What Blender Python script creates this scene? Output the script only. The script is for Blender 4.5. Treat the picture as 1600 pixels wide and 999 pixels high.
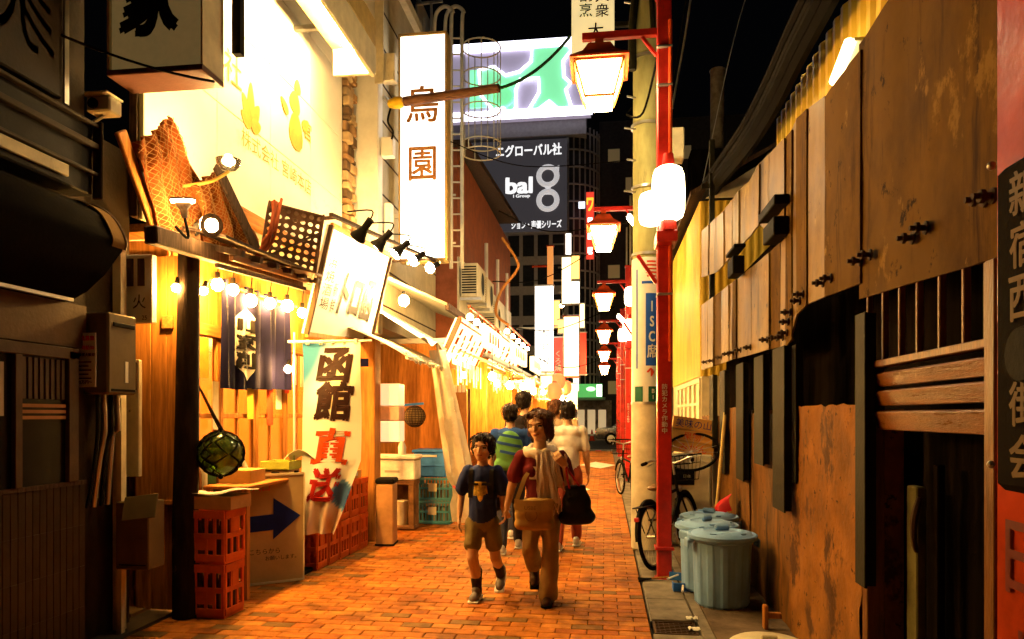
import bpy, bmesh, math, random
from mathutils import Vector, Matrix, noise as mnoise
V = Vector
R = math.radians
random.seed(7)
for o in list(bpy.data.objects): bpy.data.objects.remove(o)
SC = bpy.context.scene
COL = SC.collection

# ------------------------------------------------------------------ camera, night sky, exposure
CAMZ, FPX, HY, VX = 1.5, 1100.0, 650.0, 945.0
TH = math.atan((VX - 800) / FPX)
cam_d = bpy.data.cameras.new('camera'); cam = bpy.data.objects.new('camera', cam_d); COL.objects.link(cam)
cam.location = (0, 0, CAMZ); cam.rotation_euler = (R(90), 0, TH)
cam_d.sensor_width = 36; cam_d.lens = FPX / 1600 * 36; cam_d.shift_y = (HY - 499.5) / 1600
cam_d.clip_start = .05; cam_d.clip_end = 600
SC.camera = cam
world = bpy.data.worlds.new('World'); SC.world = world; world.use_nodes = True
_n = world.node_tree.nodes; _n.clear()
_sky = _n.new('ShaderNodeTexSky'); _sky.sky_type = 'NISHITA'; _sky.sun_disc = False
_sky.sun_elevation = R(-4); _sky.sun_rotation = R(150)
_bg = _n.new('ShaderNodeBackground'); _bg.inputs[1].default_value = .05
_wo = _n.new('ShaderNodeOutputWorld')
world.node_tree.links.new(_sky.outputs[0], _bg.inputs[0]); world.node_tree.links.new(_bg.outputs[0], _wo.inputs[0])
SC.view_settings.view_transform = 'Standard'; SC.view_settings.look = 'None'
SC.view_settings.exposure = -0.1; SC.view_settings.gamma = 1.0; SC.view_settings.use_curve_mapping = False
SC.render.engine = 'CYCLES'
SC.cycles.use_denoising = True
SC.cycles.use_adaptive_sampling = True; SC.cycles.adaptive_threshold = .03
SC.cycles.max_bounces = 7; SC.cycles.diffuse_bounces = 1; SC.cycles.glossy_bounces = 3; SC.cycles.transmission_bounces = 6
SC.cycles.transparent_max_bounces = 12
SC.cycles.sample_clamp_indirect = 6; SC.cycles.caustics_reflective = False; SC.cycles.caustics_refractive = False

# ------------------------------------------------------------------ where a pixel of the photograph meets a plane of the place
_s, _c = math.sin(TH), math.cos(TH)
def ray(u, v):
    a = (u - 800) / FPX
    return V((-_s + a * _c, _c + a * _s, (HY - v) / FPX))
def onX(u, v, X): r = ray(u, v); return V((0, 0, CAMZ)) + r * (X / r.x)
def onY(u, v, Y): r = ray(u, v); return V((0, 0, CAMZ)) + r * (Y / r.y)
def onZ(u, v, Z=0.): r = ray(u, v); return V((0, 0, CAMZ)) + r * ((Z - CAMZ) / r.z)

# ------------------------------------------------------------------ materials
MATS = {}
def mat(name, col, rough=.6, metal=0., var=.22, sc=5., bump=.15, bsc=45., col2=None, stretch=(1, 1, 1), spec=.12,
        emit=0., ecol=None, alpha=1., trans=0., lo=.35, hi=.65, ior=1.45, wear=None, stain=None, tl=0.):
    if name in MATS: return MATS[name]
    m = bpy.data.materials.new(name); m.use_nodes = True
    nt = m.node_tree; N = nt.nodes; L = nt.links.new
    b = N['Principled BSDF']
    tc = N.new('ShaderNodeTexCoord'); oi = N.new('ShaderNodeObjectInfo'); mp = N.new('ShaderNodeMapping')
    L(tc.outputs['Object'], mp.inputs[0]); mp.inputs['Scale'].default_value = stretch
    ml = N.new('ShaderNodeMath'); ml.operation = 'MULTIPLY'; ml.inputs[1].default_value = 40
    L(oi.outputs['Random'], ml.inputs[0]); L(ml.outputs[0], mp.inputs['Location'])
    nz = N.new('ShaderNodeTexNoise'); nz.inputs['Scale'].default_value = sc; nz.inputs['Detail'].default_value = 7
    nz.inputs['Roughness'].default_value = .62
    L(mp.outputs[0], nz.inputs['Vector'])
    rp = N.new('ShaderNodeValToRGB'); L(nz.outputs['Fac'], rp.inputs[0])
    c1 = [max(0, x * (1 - var)) for x in col]; c2 = list(col2) if col2 else [min(1, x * (1 + var)) for x in col]
    rp.color_ramp.elements[0].position = lo; rp.color_ramp.elements[1].position = hi
    rp.color_ramp.elements[0].color = (*c1, 1); rp.color_ramp.elements[1].color = (*c2, 1)
    out = rp.outputs[0]
    if wear:                       # stains with a shape of their own: (colour, scale, threshold, stretch)
      for wc, ws, wt, wst, *sf in (wear if isinstance(wear, list) else [wear]):
        mp2 = N.new('ShaderNodeMapping'); mp2.inputs['Scale'].default_value = wst; L(tc.outputs['Object'], mp2.inputs[0])
        L(ml.outputs[0], mp2.inputs['Location'])
        n2 = N.new('ShaderNodeTexNoise'); n2.inputs['Scale'].default_value = ws; n2.inputs['Detail'].default_value = 8
        n2.inputs['Roughness'].default_value = .7
        L(mp2.outputs[0], n2.inputs['Vector'])
        r2 = N.new('ShaderNodeValToRGB'); L(n2.outputs['Fac'], r2.inputs[0])
        r2.color_ramp.elements[0].position = wt; r2.color_ramp.elements[1].position = min(1, wt + (sf[0] if sf else .09))
        mx = N.new('ShaderNodeMix'); mx.data_type = 'RGBA'
        L(r2.outputs[0], mx.inputs[0]); L(out, mx.inputs[6]); mx.inputs[7].default_value = (*wc, 1)
        out = mx.outputs[2]
    if stain:                      # grime that runs across neighbouring pieces: (colour, scale, threshold, softness)
        ge = N.new('ShaderNodeNewGeometry'); n4 = N.new('ShaderNodeTexNoise'); n4.inputs['Scale'].default_value = stain[1]; n4.inputs['Detail'].default_value = 9; n4.inputs['Roughness'].default_value = .68
        L(ge.outputs['Position'], n4.inputs['Vector'])
        r4 = N.new('ShaderNodeValToRGB'); L(n4.outputs['Fac'], r4.inputs[0]); r4.color_ramp.elements[0].position = stain[2]; r4.color_ramp.elements[1].position = stain[2] + stain[3]
        m4 = N.new('ShaderNodeMix'); m4.data_type = 'RGBA'; L(r4.outputs[0], m4.inputs[0]); L(out, m4.inputs[6]); m4.inputs[7].default_value = (*stain[0], 1); out = m4.outputs[2]
    L(out, b.inputs['Base Color'])
    b.inputs['Roughness'].default_value = rough; b.inputs['Metallic'].default_value = metal
    b.inputs['Specular IOR Level'].default_value = spec; b.inputs['IOR'].default_value = ior
    mr = N.new('ShaderNodeMapRange'); mr.inputs[3].default_value = max(.03, rough - .12); mr.inputs[4].default_value = min(1, rough + .15)
    L(nz.outputs['Fac'], mr.inputs[0]); L(mr.outputs[0], b.inputs['Roughness'])
    if bump:
        n3 = N.new('ShaderNodeTexNoise'); n3.inputs['Scale'].default_value = bsc; n3.inputs['Detail'].default_value = 5
        L(mp.outputs[0], n3.inputs['Vector'])
        bp = N.new('ShaderNodeBump'); bp.inputs['Strength'].default_value = min(1, bump * 1.6); bp.inputs['Distance'].default_value = .006
        L(n3.outputs['Fac'], bp.inputs['Height']); L(bp.outputs[0], b.inputs['Normal'])
    if tl:                         # thin plastic, cloth and paper let part of the light through
        tb = N.new('ShaderNodeBsdfTranslucent'); L(out, tb.inputs[0]); ms = N.new('ShaderNodeMixShader'); ms.inputs[0].default_value = tl
        L(b.outputs[0], ms.inputs[1]); L(tb.outputs[0], ms.inputs[2]); L(ms.outputs[0], N['Material Output'].inputs['Surface'])
    if trans: b.inputs['Transmission Weight'].default_value = trans
    if alpha < 1: b.inputs['Alpha'].default_value = alpha
    if emit:
        b.inputs['Emission Color'].default_value = (*(ecol or col), 1); b.inputs['Emission Strength'].default_value = emit
    MATS[name] = m
    return m
def lit(name, col, s):
    if name in MATS: return MATS[name]
    m = bpy.data.materials.new(name); m.use_nodes = True; b = m.node_tree.nodes['Principled BSDF']
    b.inputs['Base Color'].default_value = (*[min(.8, c) for c in col], 1); b.inputs['Roughness'].default_value = .4
    b.inputs['Emission Color'].default_value = (*col, 1); b.inputs['Emission Strength'].default_value = s
    MATS[name] = m
    return m

# ------------------------------------------------------------------ mesh builder
class MB:
    def __init__(s): s.v = []; s.f = []; s.m = []
    def add(s, vs, fs, mi=0):
        k = len(s.v); s.v += [V(p) for p in vs]
        for f in fs: s.f.append([k + i for i in f]); s.m.append(mi)
        return s
    def box(s, c, size, ch=0., rot=None, mi=0):
        hx, hy, hz = [x / 2 for x in size]; c = V(c)
        if ch <= 0:
            vs = [(x, y, z) for z in (-hz, hz) for y in (-hy, hy) for x in (-hx, hx)]
            fs = [(0, 2, 3, 1), (4, 5, 7, 6), (0, 1, 5, 4), (2, 6, 7, 3), (0, 4, 6, 2), (1, 3, 7, 5)]
        else:
            ch = min(ch, hx * .9, hy * .9, hz * .9)
            vs = []; ix = {}
            for sz in (-1, 1):
                for sy in (-1, 1):
                    for sx in (-1, 1):
                        for a in range(3):
                            ix[sx, sy, sz, a] = len(vs)
                            d = [hx - ch, hy - ch, hz - ch]; d[a] += ch
                            vs.append((sx * d[0], sy * d[1], sz * d[2]))
            fs = []
            q = ((-1, -1), (1, -1), (1, 1), (-1, 1))
            for sg in (-1, 1):
                fs.append([ix[sg, a, b, 0] for a, b in (q if sg > 0 else q[::-1])])
                fs.append([ix[a, sg, b, 1] for a, b in (q[::-1] if sg > 0 else q)])
                fs.append([ix[a, b, sg, 2] for a, b in (q if sg > 0 else q[::-1])])
            for a in (-1, 1):
                for b in (-1, 1):
                    e = [ix[-1, a, b, 1], ix[1, a, b, 1], ix[1, a, b, 2], ix[-1, a, b, 2]]; fs.append(e if a * b > 0 else e[::-1])
                    e = [ix[a, -1, b, 0], ix[a, 1, b, 0], ix[a, 1, b, 2], ix[a, -1, b, 2]]; fs.append(e[::-1] if a * b > 0 else e)
                    e = [ix[a, b, -1, 0], ix[a, b, 1, 0], ix[a, b, 1, 1], ix[a, b, -1, 1]]; fs.append(e if a * b > 0 else e[::-1])
                    for cc in (-1, 1):
                        e = [ix[a, b, cc, 0], ix[a, b, cc, 1], ix[a, b, cc, 2]]; fs.append(e if a * b * cc > 0 else e[::-1])
        if rot is not None:
            vs = [rot @ V(p) for p in vs]
        return s.add([c + V(p) for p in vs], fs, mi)
    def bx(s, lo, hi, ch=0., mi=0):
        lo, hi = V(lo), V(hi); return s.box((lo + hi) / 2, [abs(x) for x in hi - lo], ch, None, mi)
    def bar(s, p0, p1, w, h=None, ch=0., up=(0, 0, 1), mi=0):     # rectangular bar from p0 to p1
        p0, p1 = V(p0), V(p1); d = p1 - p0; L = d.length; d = d / L
        x = d.cross(V(up)); x = x.normalized() if x.length > 1e-4 else V((1, 0, 0)); z = x.cross(d)
        m = Matrix((x, d, z)).transposed()
        return s.box((p0 + p1) / 2, (w, L, h or w), ch, m, mi)
    def tube(s, pts, r, n=8, closed=False, caps=True, mi=0):
        pts = [V(p) for p in pts]; k = len(pts); rs = r if isinstance(r, (list, tuple)) else [r] * k
        vs = []; prev = None
        for i, p in enumerate(pts):
            a = pts[(i - 1) % k] if (closed or i) else p; b = pts[(i + 1) % k] if (closed or i < k - 1) else p
            t = (b - a).normalized()
            if prev is None:
                x = t.cross(V((0, 0, 1)));
                if x.length < 1e-3: x = t.cross(V((1, 0, 0)))
            else: x = prev - t * prev.dot(t)
            x.normalize(); prev = x; y = t.cross(x)
            vs += [p + x * (rs[i] * math.cos(2 * math.pi * j / n)) + y * (rs[i] * math.sin(2 * math.pi * j / n)) for j in range(n)]
        fs = []
        for i in range(k if closed else k - 1):
            i2 = (i + 1) % k
            fs += [(i * n + j, i * n + (j + 1) % n, i2 * n + (j + 1) % n, i2 * n + j) for j in range(n)]
        if caps and not closed: fs += [list(range(n))[::-1], [(k - 1) * n + j for j in range(n)]]
        return s.add(vs, fs, mi)
    def cyl(s, p0, p1, r0, r1=None, n=12, mi=0): return s.tube([p0, p1], [r0, r0 if r1 is None else r1], n, mi=mi)
    def lathe(s, prof, c=(0, 0, 0), n=20, axis=None, mi=0):
        c = V(c); vs = []; m = axis if axis is not None else Matrix.Identity(3)
        for r, z in prof:
            vs += [c + m @ V((r * math.cos(2 * math.pi * j / n), r * math.sin(2 * math.pi * j / n), z)) for j in range(n)]
        fs = []
        for i in range(len(prof) - 1):
            fs += [(i * n + j, i * n + (j + 1) % n, (i + 1) * n + (j + 1) % n, (i + 1) * n + j) for j in range(n)]
        if prof[0][0] > 1e-4: fs.append(list(range(n))[::-1])
        if prof[-1][0] > 1e-4: fs.append([(len(prof) - 1) * n + j for j in range(n)])
        return s.add(vs, fs, mi)
    def ball(s, c, r, n=14, k=8, rot=None, mi=0):
        r = r if isinstance(r, (tuple, list)) else (r, r, r); c = V(c); vs = []
        for i in range(1, k):
            a = math.pi * i / k
            for j in range(n):
                b = 2 * math.pi * j / n
                p = V((r[0] * math.sin(a) * math.cos(b), r[1] * math.sin(a) * math.sin(b), -r[2] * math.cos(a)))
                vs.append(c + (rot @ p if rot is not None else p))
        lo, hi = V((0, 0, -r[2])), V((0, 0, r[2]))
        if rot is not None: lo, hi = rot @ lo, rot @ hi
        vs += [c + lo, c + hi]; nb = len(vs) - 2
        fs = [(i * n + j, i * n + (j + 1) % n, (i + 1) * n + (j + 1) % n, (i + 1) * n + j) for i in range(k - 2) for j in range(n)]
        fs += [(nb, (j + 1) % n, j) for j in range(n)] + [(nb + 1, (k - 2) * n + j, (k - 2) * n + (j + 1) % n) for j in range(n)]
        return s.add(vs, fs, mi)
    def slab(s, poly, off, mi=0):            # a polygon of 3-D points given thickness along off
        poly = [V(p) for p in poly]; off = V(off); n = len(poly)
        nn = sum(((poly[i] - poly[0]).cross(poly[(i + 1) % n] - poly[0]) for i in range(1, n)), V())
        if nn.dot(off) > 0: poly = poly[::-1]
        vs = poly + [p + off for p in poly]
        fs = [list(range(n)), list(range(2 * n - 1, n - 1, -1))] + [(i, n + i, n + (i + 1) % n, (i + 1) % n) for i in range(n)]
        return s.add(vs, fs, mi)
    def sheet(s, fn, nu, nv, thick=0., mi=0):  # fn(u,v)->point ; closed thin cloth when thick>0
        P = [[V(fn(i / nu, j / nv)) for i in range(nu + 1)] for j in range(nv + 1)]
        idx = lambda i, j: j * (nu + 1) + i
        vs = [p for row in P for p in row]; fs = [(idx(i, j), idx(i + 1, j), idx(i + 1, j + 1), idx(i, j + 1)) for j in range(nv) for i in range(nu)]
        if thick:
            k = len(vs); nr = []
            for j in range(nv + 1):
                for i in range(nu + 1):
                    a = P[j][min(i + 1, nu)] - P[j][max(i - 1, 0)]; b = P[min(j + 1, nv)][i] - P[max(j - 1, 0)][i]
                    nr.append(a.cross(b).normalized())
            vs = vs + [p - nr[q] * thick for q, p in enumerate(vs)]
            fs = fs + [tuple(k + q for q in f[::-1]) for f in fs]
            ring = [idx(i, 0) for i in range(nu)] + [idx(nu, j) for j in range(nv)] + [idx(i, nv) for i in range(nu, 0, -1)] + [idx(0, j) for j in range(nv, 0, -1)]
            fs += [(ring[q + 1 - len(ring)], ring[q], k + ring[q], k + ring[q + 1 - len(ring)]) for q in range(len(ring))]
        return s.add(vs, fs, mi)
    def mesh(s, name, mats, smooth=True, ang=38, off=(0, 0, 0)):
        me = bpy.data.meshes.new(name); off = V(off)
        me.from_pydata([p - off for p in s.v], [], s.f)
        for x in (mats if isinstance(mats, (list, tuple)) else [mats]): me.materials.append(x)
        if any(s.m): me.polygons.foreach_set('material_index', s.m)
        me.validate(); me.update()
        if smooth:
            me.shade_smooth(); me.set_sharp_from_angle(angle=R(ang))
        return me
    # build: world coordinates by default; the mesh is stored relative to its thing
    def obj(s, name, mats, parent=None, smooth=True, ang=38, local=False, loc=None):
        off = V((0, 0, 0))
        if parent is not None and not local: off = root(parent).location
        if parent is None and loc is not None and not local: off = V(loc)
        o = bpy.data.objects.new(name, s.mesh(name, mats, smooth, ang, off)); COL.objects.link(o)
        if parent is not None: o.parent = parent
        elif loc is not None: o.location = loc
        return o
def root(o):
    while o.parent: o = o.parent
    return o
def tag(o, label, cat, group=None):
    o['label'] = label; o['category'] = cat
    if group: o['group'] = group
    return o
def thing(name, label, cat, loc=(0, 0, 0), rz=0., group=None):
    o = bpy.data.objects.new(name, None); COL.objects.link(o); o.location = loc; o.rotation_euler = (0, 0, rz); o.empty_display_size = .1
    return tag(o, label, cat, group)
def struct(o): o['kind'] = 'structure'; return o
def stuff(o): o['kind'] = 'stuff'; return o
def piece(name, me, parent, loc=(0, 0, 0), rot=None, world=True):
    o = bpy.data.objects.new(name, me); COL.objects.link(o); o.parent = parent
    o.location = V(loc) - (root(parent).location if world else V((0, 0, 0)))
    if rot: o.rotation_euler = rot
    return o
def dup(rt, loc, rz=None, label=None, scale=None):
    r = rt.copy(); COL.objects.link(r); r.location = loc
    if rz is not None: r.rotation_euler = (0, 0, rz)
    if scale: r.scale = scale
    if label: r['label'] = label
    for ch in list(rt.children):
        c = ch.copy(); COL.objects.link(c); c.parent = r
        for g in list(ch.children):
            d = g.copy(); COL.objects.link(d); d.parent = c
    return r
# lettering ----------------------------------------------------------
def glyphs(body, vertical=False, bold=0., shear=0., space=1.05):
    cu = bpy.data.curves.new('lettering', 'FONT')
    cu.body = '\n'.join(body) if vertical else body
    cu.align_x = 'CENTER' if vertical else 'LEFT'; cu.space_line = space if vertical else 1.15; cu.shear = shear; cu.resolution_u = 3
    cu.fill_mode = 'FRONT'
    o = bpy.data.objects.new('lettering', cu)
    me = o.to_mesh()
    vs = [v.co.copy() for v in me.vertices]; fs = [list(p.vertices) for p in me.polygons]
    o.to_mesh_clear(); bpy.data.objects.remove(o); bpy.data.curves.remove(cu)
    return vs, fs
def text(body, m, parent, c, w, h, xd=(1, 0, 0), up=(0, 0, 1), vertical=False, bold=0., shear=0., keep=True, fn=None, name='lettering', lift=.003, space=1.05):
    """lettering fitted into a w x h field centred on c; fn(x, y) may map it on a curved surface"""
    vs, fs = glyphs(body, vertical, bold, shear, space)
    if not vs: return None
    x0, x1 = min(p.x for p in vs), max(p.x for p in vs); y0, y1 = min(p.y for p in vs), max(p.y for p in vs)
    sx, sy = w / max(1e-6, x1 - x0), h / max(1e-6, y1 - y0)
    if keep: sx = sy = min(sx, sy)
    xd, up = V(xd).normalized(), V(up).normalized(); nn = xd.cross(up)
    mb = MB()
    cps = [(0, 0)] + ([(-1, -.6), (1, .6), (.7, -.8), (-.7, .8)] if bold > 0 else [])
    for k, (ox, oy) in enumerate(cps):            # heavier strokes: the same glyph laid over itself, each layer a hair prouder
        P = []
        for p in vs:
            a, b = (p.x - (x0 + x1) / 2 + ox * bold) * sx, (p.y - (y0 + y1) / 2 + oy * bold) * sy
            q = fn(a, b) if fn else V(c) + xd * a + up * b + nn * lift
            P.append(q)
        if k:
            f0 = fs[len(fs) // 2]; n0 = (P[f0[1]] - P[f0[0]]).cross(P[f0[2]] - P[f0[0]]).normalized() if not fn else None
            sh = (nn if not fn else ((P[f0[1]] - P[f0[0]]).cross(P[f0[2]] - P[f0[0]]).normalized())) * (.0005 * k)
            P = [q + sh for q in P]
        mb.add(P, fs)
    return mb.obj(name, m, parent, smooth=False)
def lerp(a, b, t): return V(a) * (1 - t) + V(b) * t
def spline(pts, n=6):
    pts = [V(p) for p in pts]; out = []
    for i in range(len(pts) - 1):
        p0, p1, p2, p3 = pts[max(i - 1, 0)], pts[i], pts[i + 1], pts[min(i + 2, len(pts) - 1)]
        for k in range(n):
            t = k / n
            out.append(.5 * ((2 * p1) + (p2 - p0) * t + (2 * p0 - 5 * p1 + 4 * p2 - p3) * t * t + (3 * p1 - p0 - 3 * p2 + p3) * t ** 3))
    return out + [pts[-1]]
def sag(a, b, d, n=10): return [lerp(a, b, i / n) - V((0, 0, d * 4 * (i / n) * (1 - i / n))) for i in range(n + 1)]

# ------------------------------------------------------------------ palette
WARM = (1.0, .52, .16)
m_brick = [mat('paver_orange', (.39, .130, .020), .7, spec=.06, var=.3, sc=9, bump=.35, bsc=80, stain=((.085, .034, .010), 1.2, .49, .20)), mat('paver_red', (.33, .095, .015), .7, spec=.06, var=.3, sc=9, bump=.35, bsc=80, stain=((.085, .034, .010), 1.2, .49, .20)),
           mat('paver_tan', (.42, .16, .028), .7, spec=.06, var=.3, sc=9, bump=.35, bsc=80, stain=((.085, .034, .010), 1.2, .49, .20)), mat('paver_grey', (.18, .095, .03), .75, spec=.06, var=.25, sc=9, bump=.35, bsc=80, stain=((.085, .034, .010), 1.2, .49, .20))]
m_joint = mat('paver_joint', (.035, .018, .008), .95)
m_asph = mat('asphalt', (.05, .048, .046), .8, sc=30, bump=.4, bsc=200)
m_conc = mat('concrete', (.30, .26, .21), .85, var=.35, sc=3, bump=.5, bsc=25, wear=((.13, .10, .07), 3, .56, (1, 1, .6)))
m_gutter = mat('gutter_concrete', (.17, .145, .11), .8, var=.4, sc=4, bump=.4, bsc=60)
m_red = mat('red_paint', (.50, .022, .014), .32, spec=.35, var=.25, sc=6, bump=.08, wear=((.22, .02, .012), 9, .62, (1, 1, .3)))
m_redbright = mat('vermilion_paint', (.62, .07, .015), .4, var=.3, sc=5, bump=.1)  # a brighter, more orange red than the post paint
m_black = mat('black_metal', (.007, .006, .005), .7, spec=.05)
m_dark = mat('dark_wood', (.055, .032, .02), .75, var=.5, sc=7, stretch=(6, 6, .6), bump=.5, bsc=30)
m_iron = mat('olive_steel', (.012, .011, .005), .7, metal=.0, var=.35, sc=8)
m_rubber = mat('black_rubber', (.006, .005, .004), .95, spec=.02)
m_wood = mat('pine_board', (.42, .165, .032), .55, var=.35, sc=4, stretch=(8, 8, .7), bump=.25, bsc=30)
m_woodh = mat('pine_plank_long', (.40, .16, .034), .55, var=.4, sc=4, stretch=(8, .7, 8), bump=.25, bsc=30)
m_cream = mat('cream_paint', (.62, .54, .36), .5, var=.15, bump=.1, wear=((.36, .27, .15), 4, .62, (2, 2, .5)))
m_white = mat('white_paint', (.76, .73, .66), .5, var=.08, bump=.08)
m_rusty = mat('rusty_iron', (.07, .04, .022), .7, var=.4)
m_steel = mat('bare_steel', (.45, .43, .38), .35, metal=.8, var=.2)
m_lamp = lit('street_lamp_glass', (1.0, .72, .32), 90)
m_bulb = lit('filament_bulb', (1.0, .50, .10), 1150)
m_bulb2 = lit('stall_bulb', (1.0, .53, .12), 1500)
m_tube = lit('fluorescent_tube', (1.0, .86, .62), 60)
m_ink = mat('black_ink', (.012, .010, .009), .6, var=.1, bump=0)
m_gold = mat('gold_leaf_ink', (.55, .36, .08), .5, bump=0)
m_glass = mat('window_glass', (.9, .92, .9), .06, trans=1., var=0, bump=0)
m_paper = mat('paper', (.78, .74, .64), .7, var=.08, bump=.05, tl=.2)
m_vermil = mat('vermilion_ink', (.65, .06, .02), .6, bump=0)
m_navy = mat('navy_ink', (.006, .016, .15), .6, bump=0)
# ================================================================== GROUND
struct(MB().bx((-150, -60, -.3), (150, 240, -.05)).obj('ground', m_asph, smooth=False))
pav = struct(MB().bx((-3.25, -5, -.045), (.325, 30.1, -.012)).obj('alley_pavement', m_joint, smooth=False))
BL, BW, J = .215, .105, .006
def paver_mesh(mi):
    hx, hy, c = BL / 2, BW / 2, .005
    lo = [(-hx, -hy, -.03), (hx, -hy, -.03), (hx, hy, -.03), (-hx, hy, -.03)]
    md = [(x, y, -c * .8) for x, y, _ in lo]; tp = [((hx - c) * (1 if x > 0 else -1), (hy - c) * (1 if y > 0 else -1), 0) for x, y, _ in lo]
    fs = [(8, 9, 10, 11)] + [(i, (i + 1) % 4, 4 + (i + 1) % 4, 4 + i) for i in range(4)] + [(4 + i, 4 + (i + 1) % 4, 8 + (i + 1) % 4, 8 + i) for i in range(4)]
    return lo + md + tp, fs
pv, pf = paver_mesh(0)
pav_me = [MB().add(pv, pf).mesh('brick', m, smooth=False) for m in m_brick]
rb = random.Random(3); far_b = MB(); nb = 0
nrow = 0; y = -4.9
while y < 30.0:
    x = -3.215
    while x < .25:
        half = (nrow % 2 and (x < -3.2 or x > .15)); L1 = BL / 2 - J / 2 if half else BL
        mi = rb.choices((0, 1, 2, 3), (50, 24, 18, 8))[0]
        dz = rb.uniform(-.0025, .002); a = rb.uniform(-.012, .012)
        cx, cy = x + L1 / 2, y + BW / 2
        near = 4.45 < cy < 7.1 and cx > -.70 * cy + .55 and nb < 300
        if near:
            o = piece('brick', pav_me[mi], pav, (cx, cy, dz), (rb.uniform(-.008, .008), rb.uniform(-.008, .008), a)); nb += 1
            if half: o.scale = (L1 / BL, 1, 1)
        else:
            k = Matrix.Rotation(a, 3, 'Z'); far_b.add([k @ V((p[0] * L1 / BL, p[1], p[2])) + V((cx, cy, dz)) for p in pv], pf, mi)
        x += L1 + J
    y += BW + J; nrow += 1
stuff(far_b.obj('brick_field', m_brick, pav, smooth=False))
# left shop apron, gutter, kerb and ledge on the right
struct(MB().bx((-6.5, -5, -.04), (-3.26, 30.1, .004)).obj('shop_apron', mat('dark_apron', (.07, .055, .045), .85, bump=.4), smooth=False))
gut = struct(MB().bx((.331, 5.24, -.04), (.655, 30.1, -.004)).bx((.331, -5, -.04), (.655, 4.94, -.004)).obj('gutter', m_gutter, smooth=False))
for k in range(9):   # gutter cover slabs
    MB().box((.493, 5.53 + k * .6, .004), (.31, .585, .02), .006).obj('cover_slab', m_gutter, gut)
led = struct(MB().bx((.735, -5, -.04), (1.9, 30.1, .035)).obj('ledge', mat('dark_ledge', (.12, .085, .055), .8, var=.5, sc=3, bump=.5), smooth=False))
kb = struct(MB().bx((.66, -5, -.045), (.73, 30.1, .02)).obj('kerb', m_gutter, smooth=False))
gr = thing('drain_grate', 'dark steel drain grate set in the gutter beside the bricks', 'grate', (.49, 5.09, 0))
MB().bx((.345, 4.945, -.03), (.64, 4.96, .002)).bx((.345, 5.22, -.03), (.64, 5.235, .002)).bx((.345, 4.961, -.03), (.36, 5.219, .002)).bx((.625, 4.961, -.03), (.64, 5.219, .002)).obj('frame', m_rusty, gr, smooth=False)
MB().bx((.361, 4.962, -.048), (.624, 5.218, -.044)).obj('pit_shade', m_black, gr, smooth=False)  # flat black plate stands in for the shade down the drain
bar_me = MB().box((0, 0, 0), (.263, .011, .022)).mesh('bar', m_rusty, False)
for k in range(6): piece('bar', bar_me, gr, (.4925, 4.998 + k * .0366, -.010))
bar2 = MB().box((0, 0, 0), (.009, .256, .016)).mesh('cross_bar', m_rusty, False)
for k in range(7): piece('cross_bar', bar2, gr, (.3835 + k * .0365, 5.09, -.0125))
# litter
def crumple(name, c, s, m, label, seed):
    r = random.Random(seed); b = MB()
    b.sheet(lambda u, v: V(c) + V(((u - .5) * s, (v - .5) * s * .7, .012 + .03 * abs(mnoise.noise(V((u * 3 + seed, v * 3, 0)))))), 6, 6, .002)
    return tag(b.obj(name, m, loc=c), label, 'litter')
crumple('paper_scrap', onZ(1086, 986, -.003), .09, m_paper, 'crumpled white paper scrap on the drain grate corner', 1)
crumple('paper_scrap', onZ(1081, 969, .02), .08, m_paper, 'crumpled pale scrap on the kerb behind the grate', 2)
crumple('paper_scrap', onZ(200, 946, .004), .12, m_paper, 'pale scrap on dark ground below the meter box', 3)

# ================================================================== RIGHT SIDE
def YX(u, X): return onX(u, 650, X).y
def ZX(u, v, X): return onX(u, v, X).z
m_rust = mat('weathered_sheet', (.105, .054, .007), .8, spec=.04, var=.2, sc=1.0, bump=.3, bsc=5, wear=[((.035, .015, .003), 1.0, .47, (1, 1.1, .7), .22), ((.025, .010, .003), 1.2, .55, (1, 5, .55), .12), ((.016, .007, .002), 8, .61, (1, 1, .9), .05), ((.19, .11, .024), 2.2, .61, (1, 1.6, 1.0), .05)])
m_rust2 = mat('weathered_sheet_pale', (.165, .09, .013), .5, spec=.15, var=.2, sc=1.2, bump=.3, bsc=5, wear=[((.035, .015, .003), 1.0, .51, (1, 1.1, .7), .22), ((.025, .010, .003), 1.2, .55, (1, 5, .55), .12), ((.016, .007, .002), 8, .61, (1, 1, .9), .05), ((.25, .15, .032), 2.2, .61, (1, 1.6, 1.0), .05)])
m_wallr = mat('rough_render', (.20, .080, .013), .8, var=.35, sc=3.5, bump=1., bsc=28, wear=[((.07, .03, .009), 3.0, .55, (1, 1, .7), .06), ((.05, .022, .007), 14, .60, (1, 1, 1), .04)])
m_wallb = mat('streaked_render', (.15, .064, .012), .75, var=.35, sc=2.5, stretch=(1, 2, .5), bump=.9, bsc=22, wear=[((.05, .024, .008), 1.2, .54, (1, 9, .8), .1), ((.04, .018, .006), 12, .61, (1, 1, 1), .04)])
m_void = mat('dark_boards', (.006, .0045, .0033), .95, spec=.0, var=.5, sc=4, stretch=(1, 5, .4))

bld = thing('wooden_building', 'dark timber building behind the rusty sheet fence', 'building', (1.5, 5.5, 0))
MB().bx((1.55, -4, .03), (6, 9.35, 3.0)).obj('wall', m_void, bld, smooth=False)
MB().bx((1.5, -4, 3.0), (6.2, 9.35, 3.06)).obj('roof', m_void, bld, smooth=False)

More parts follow.
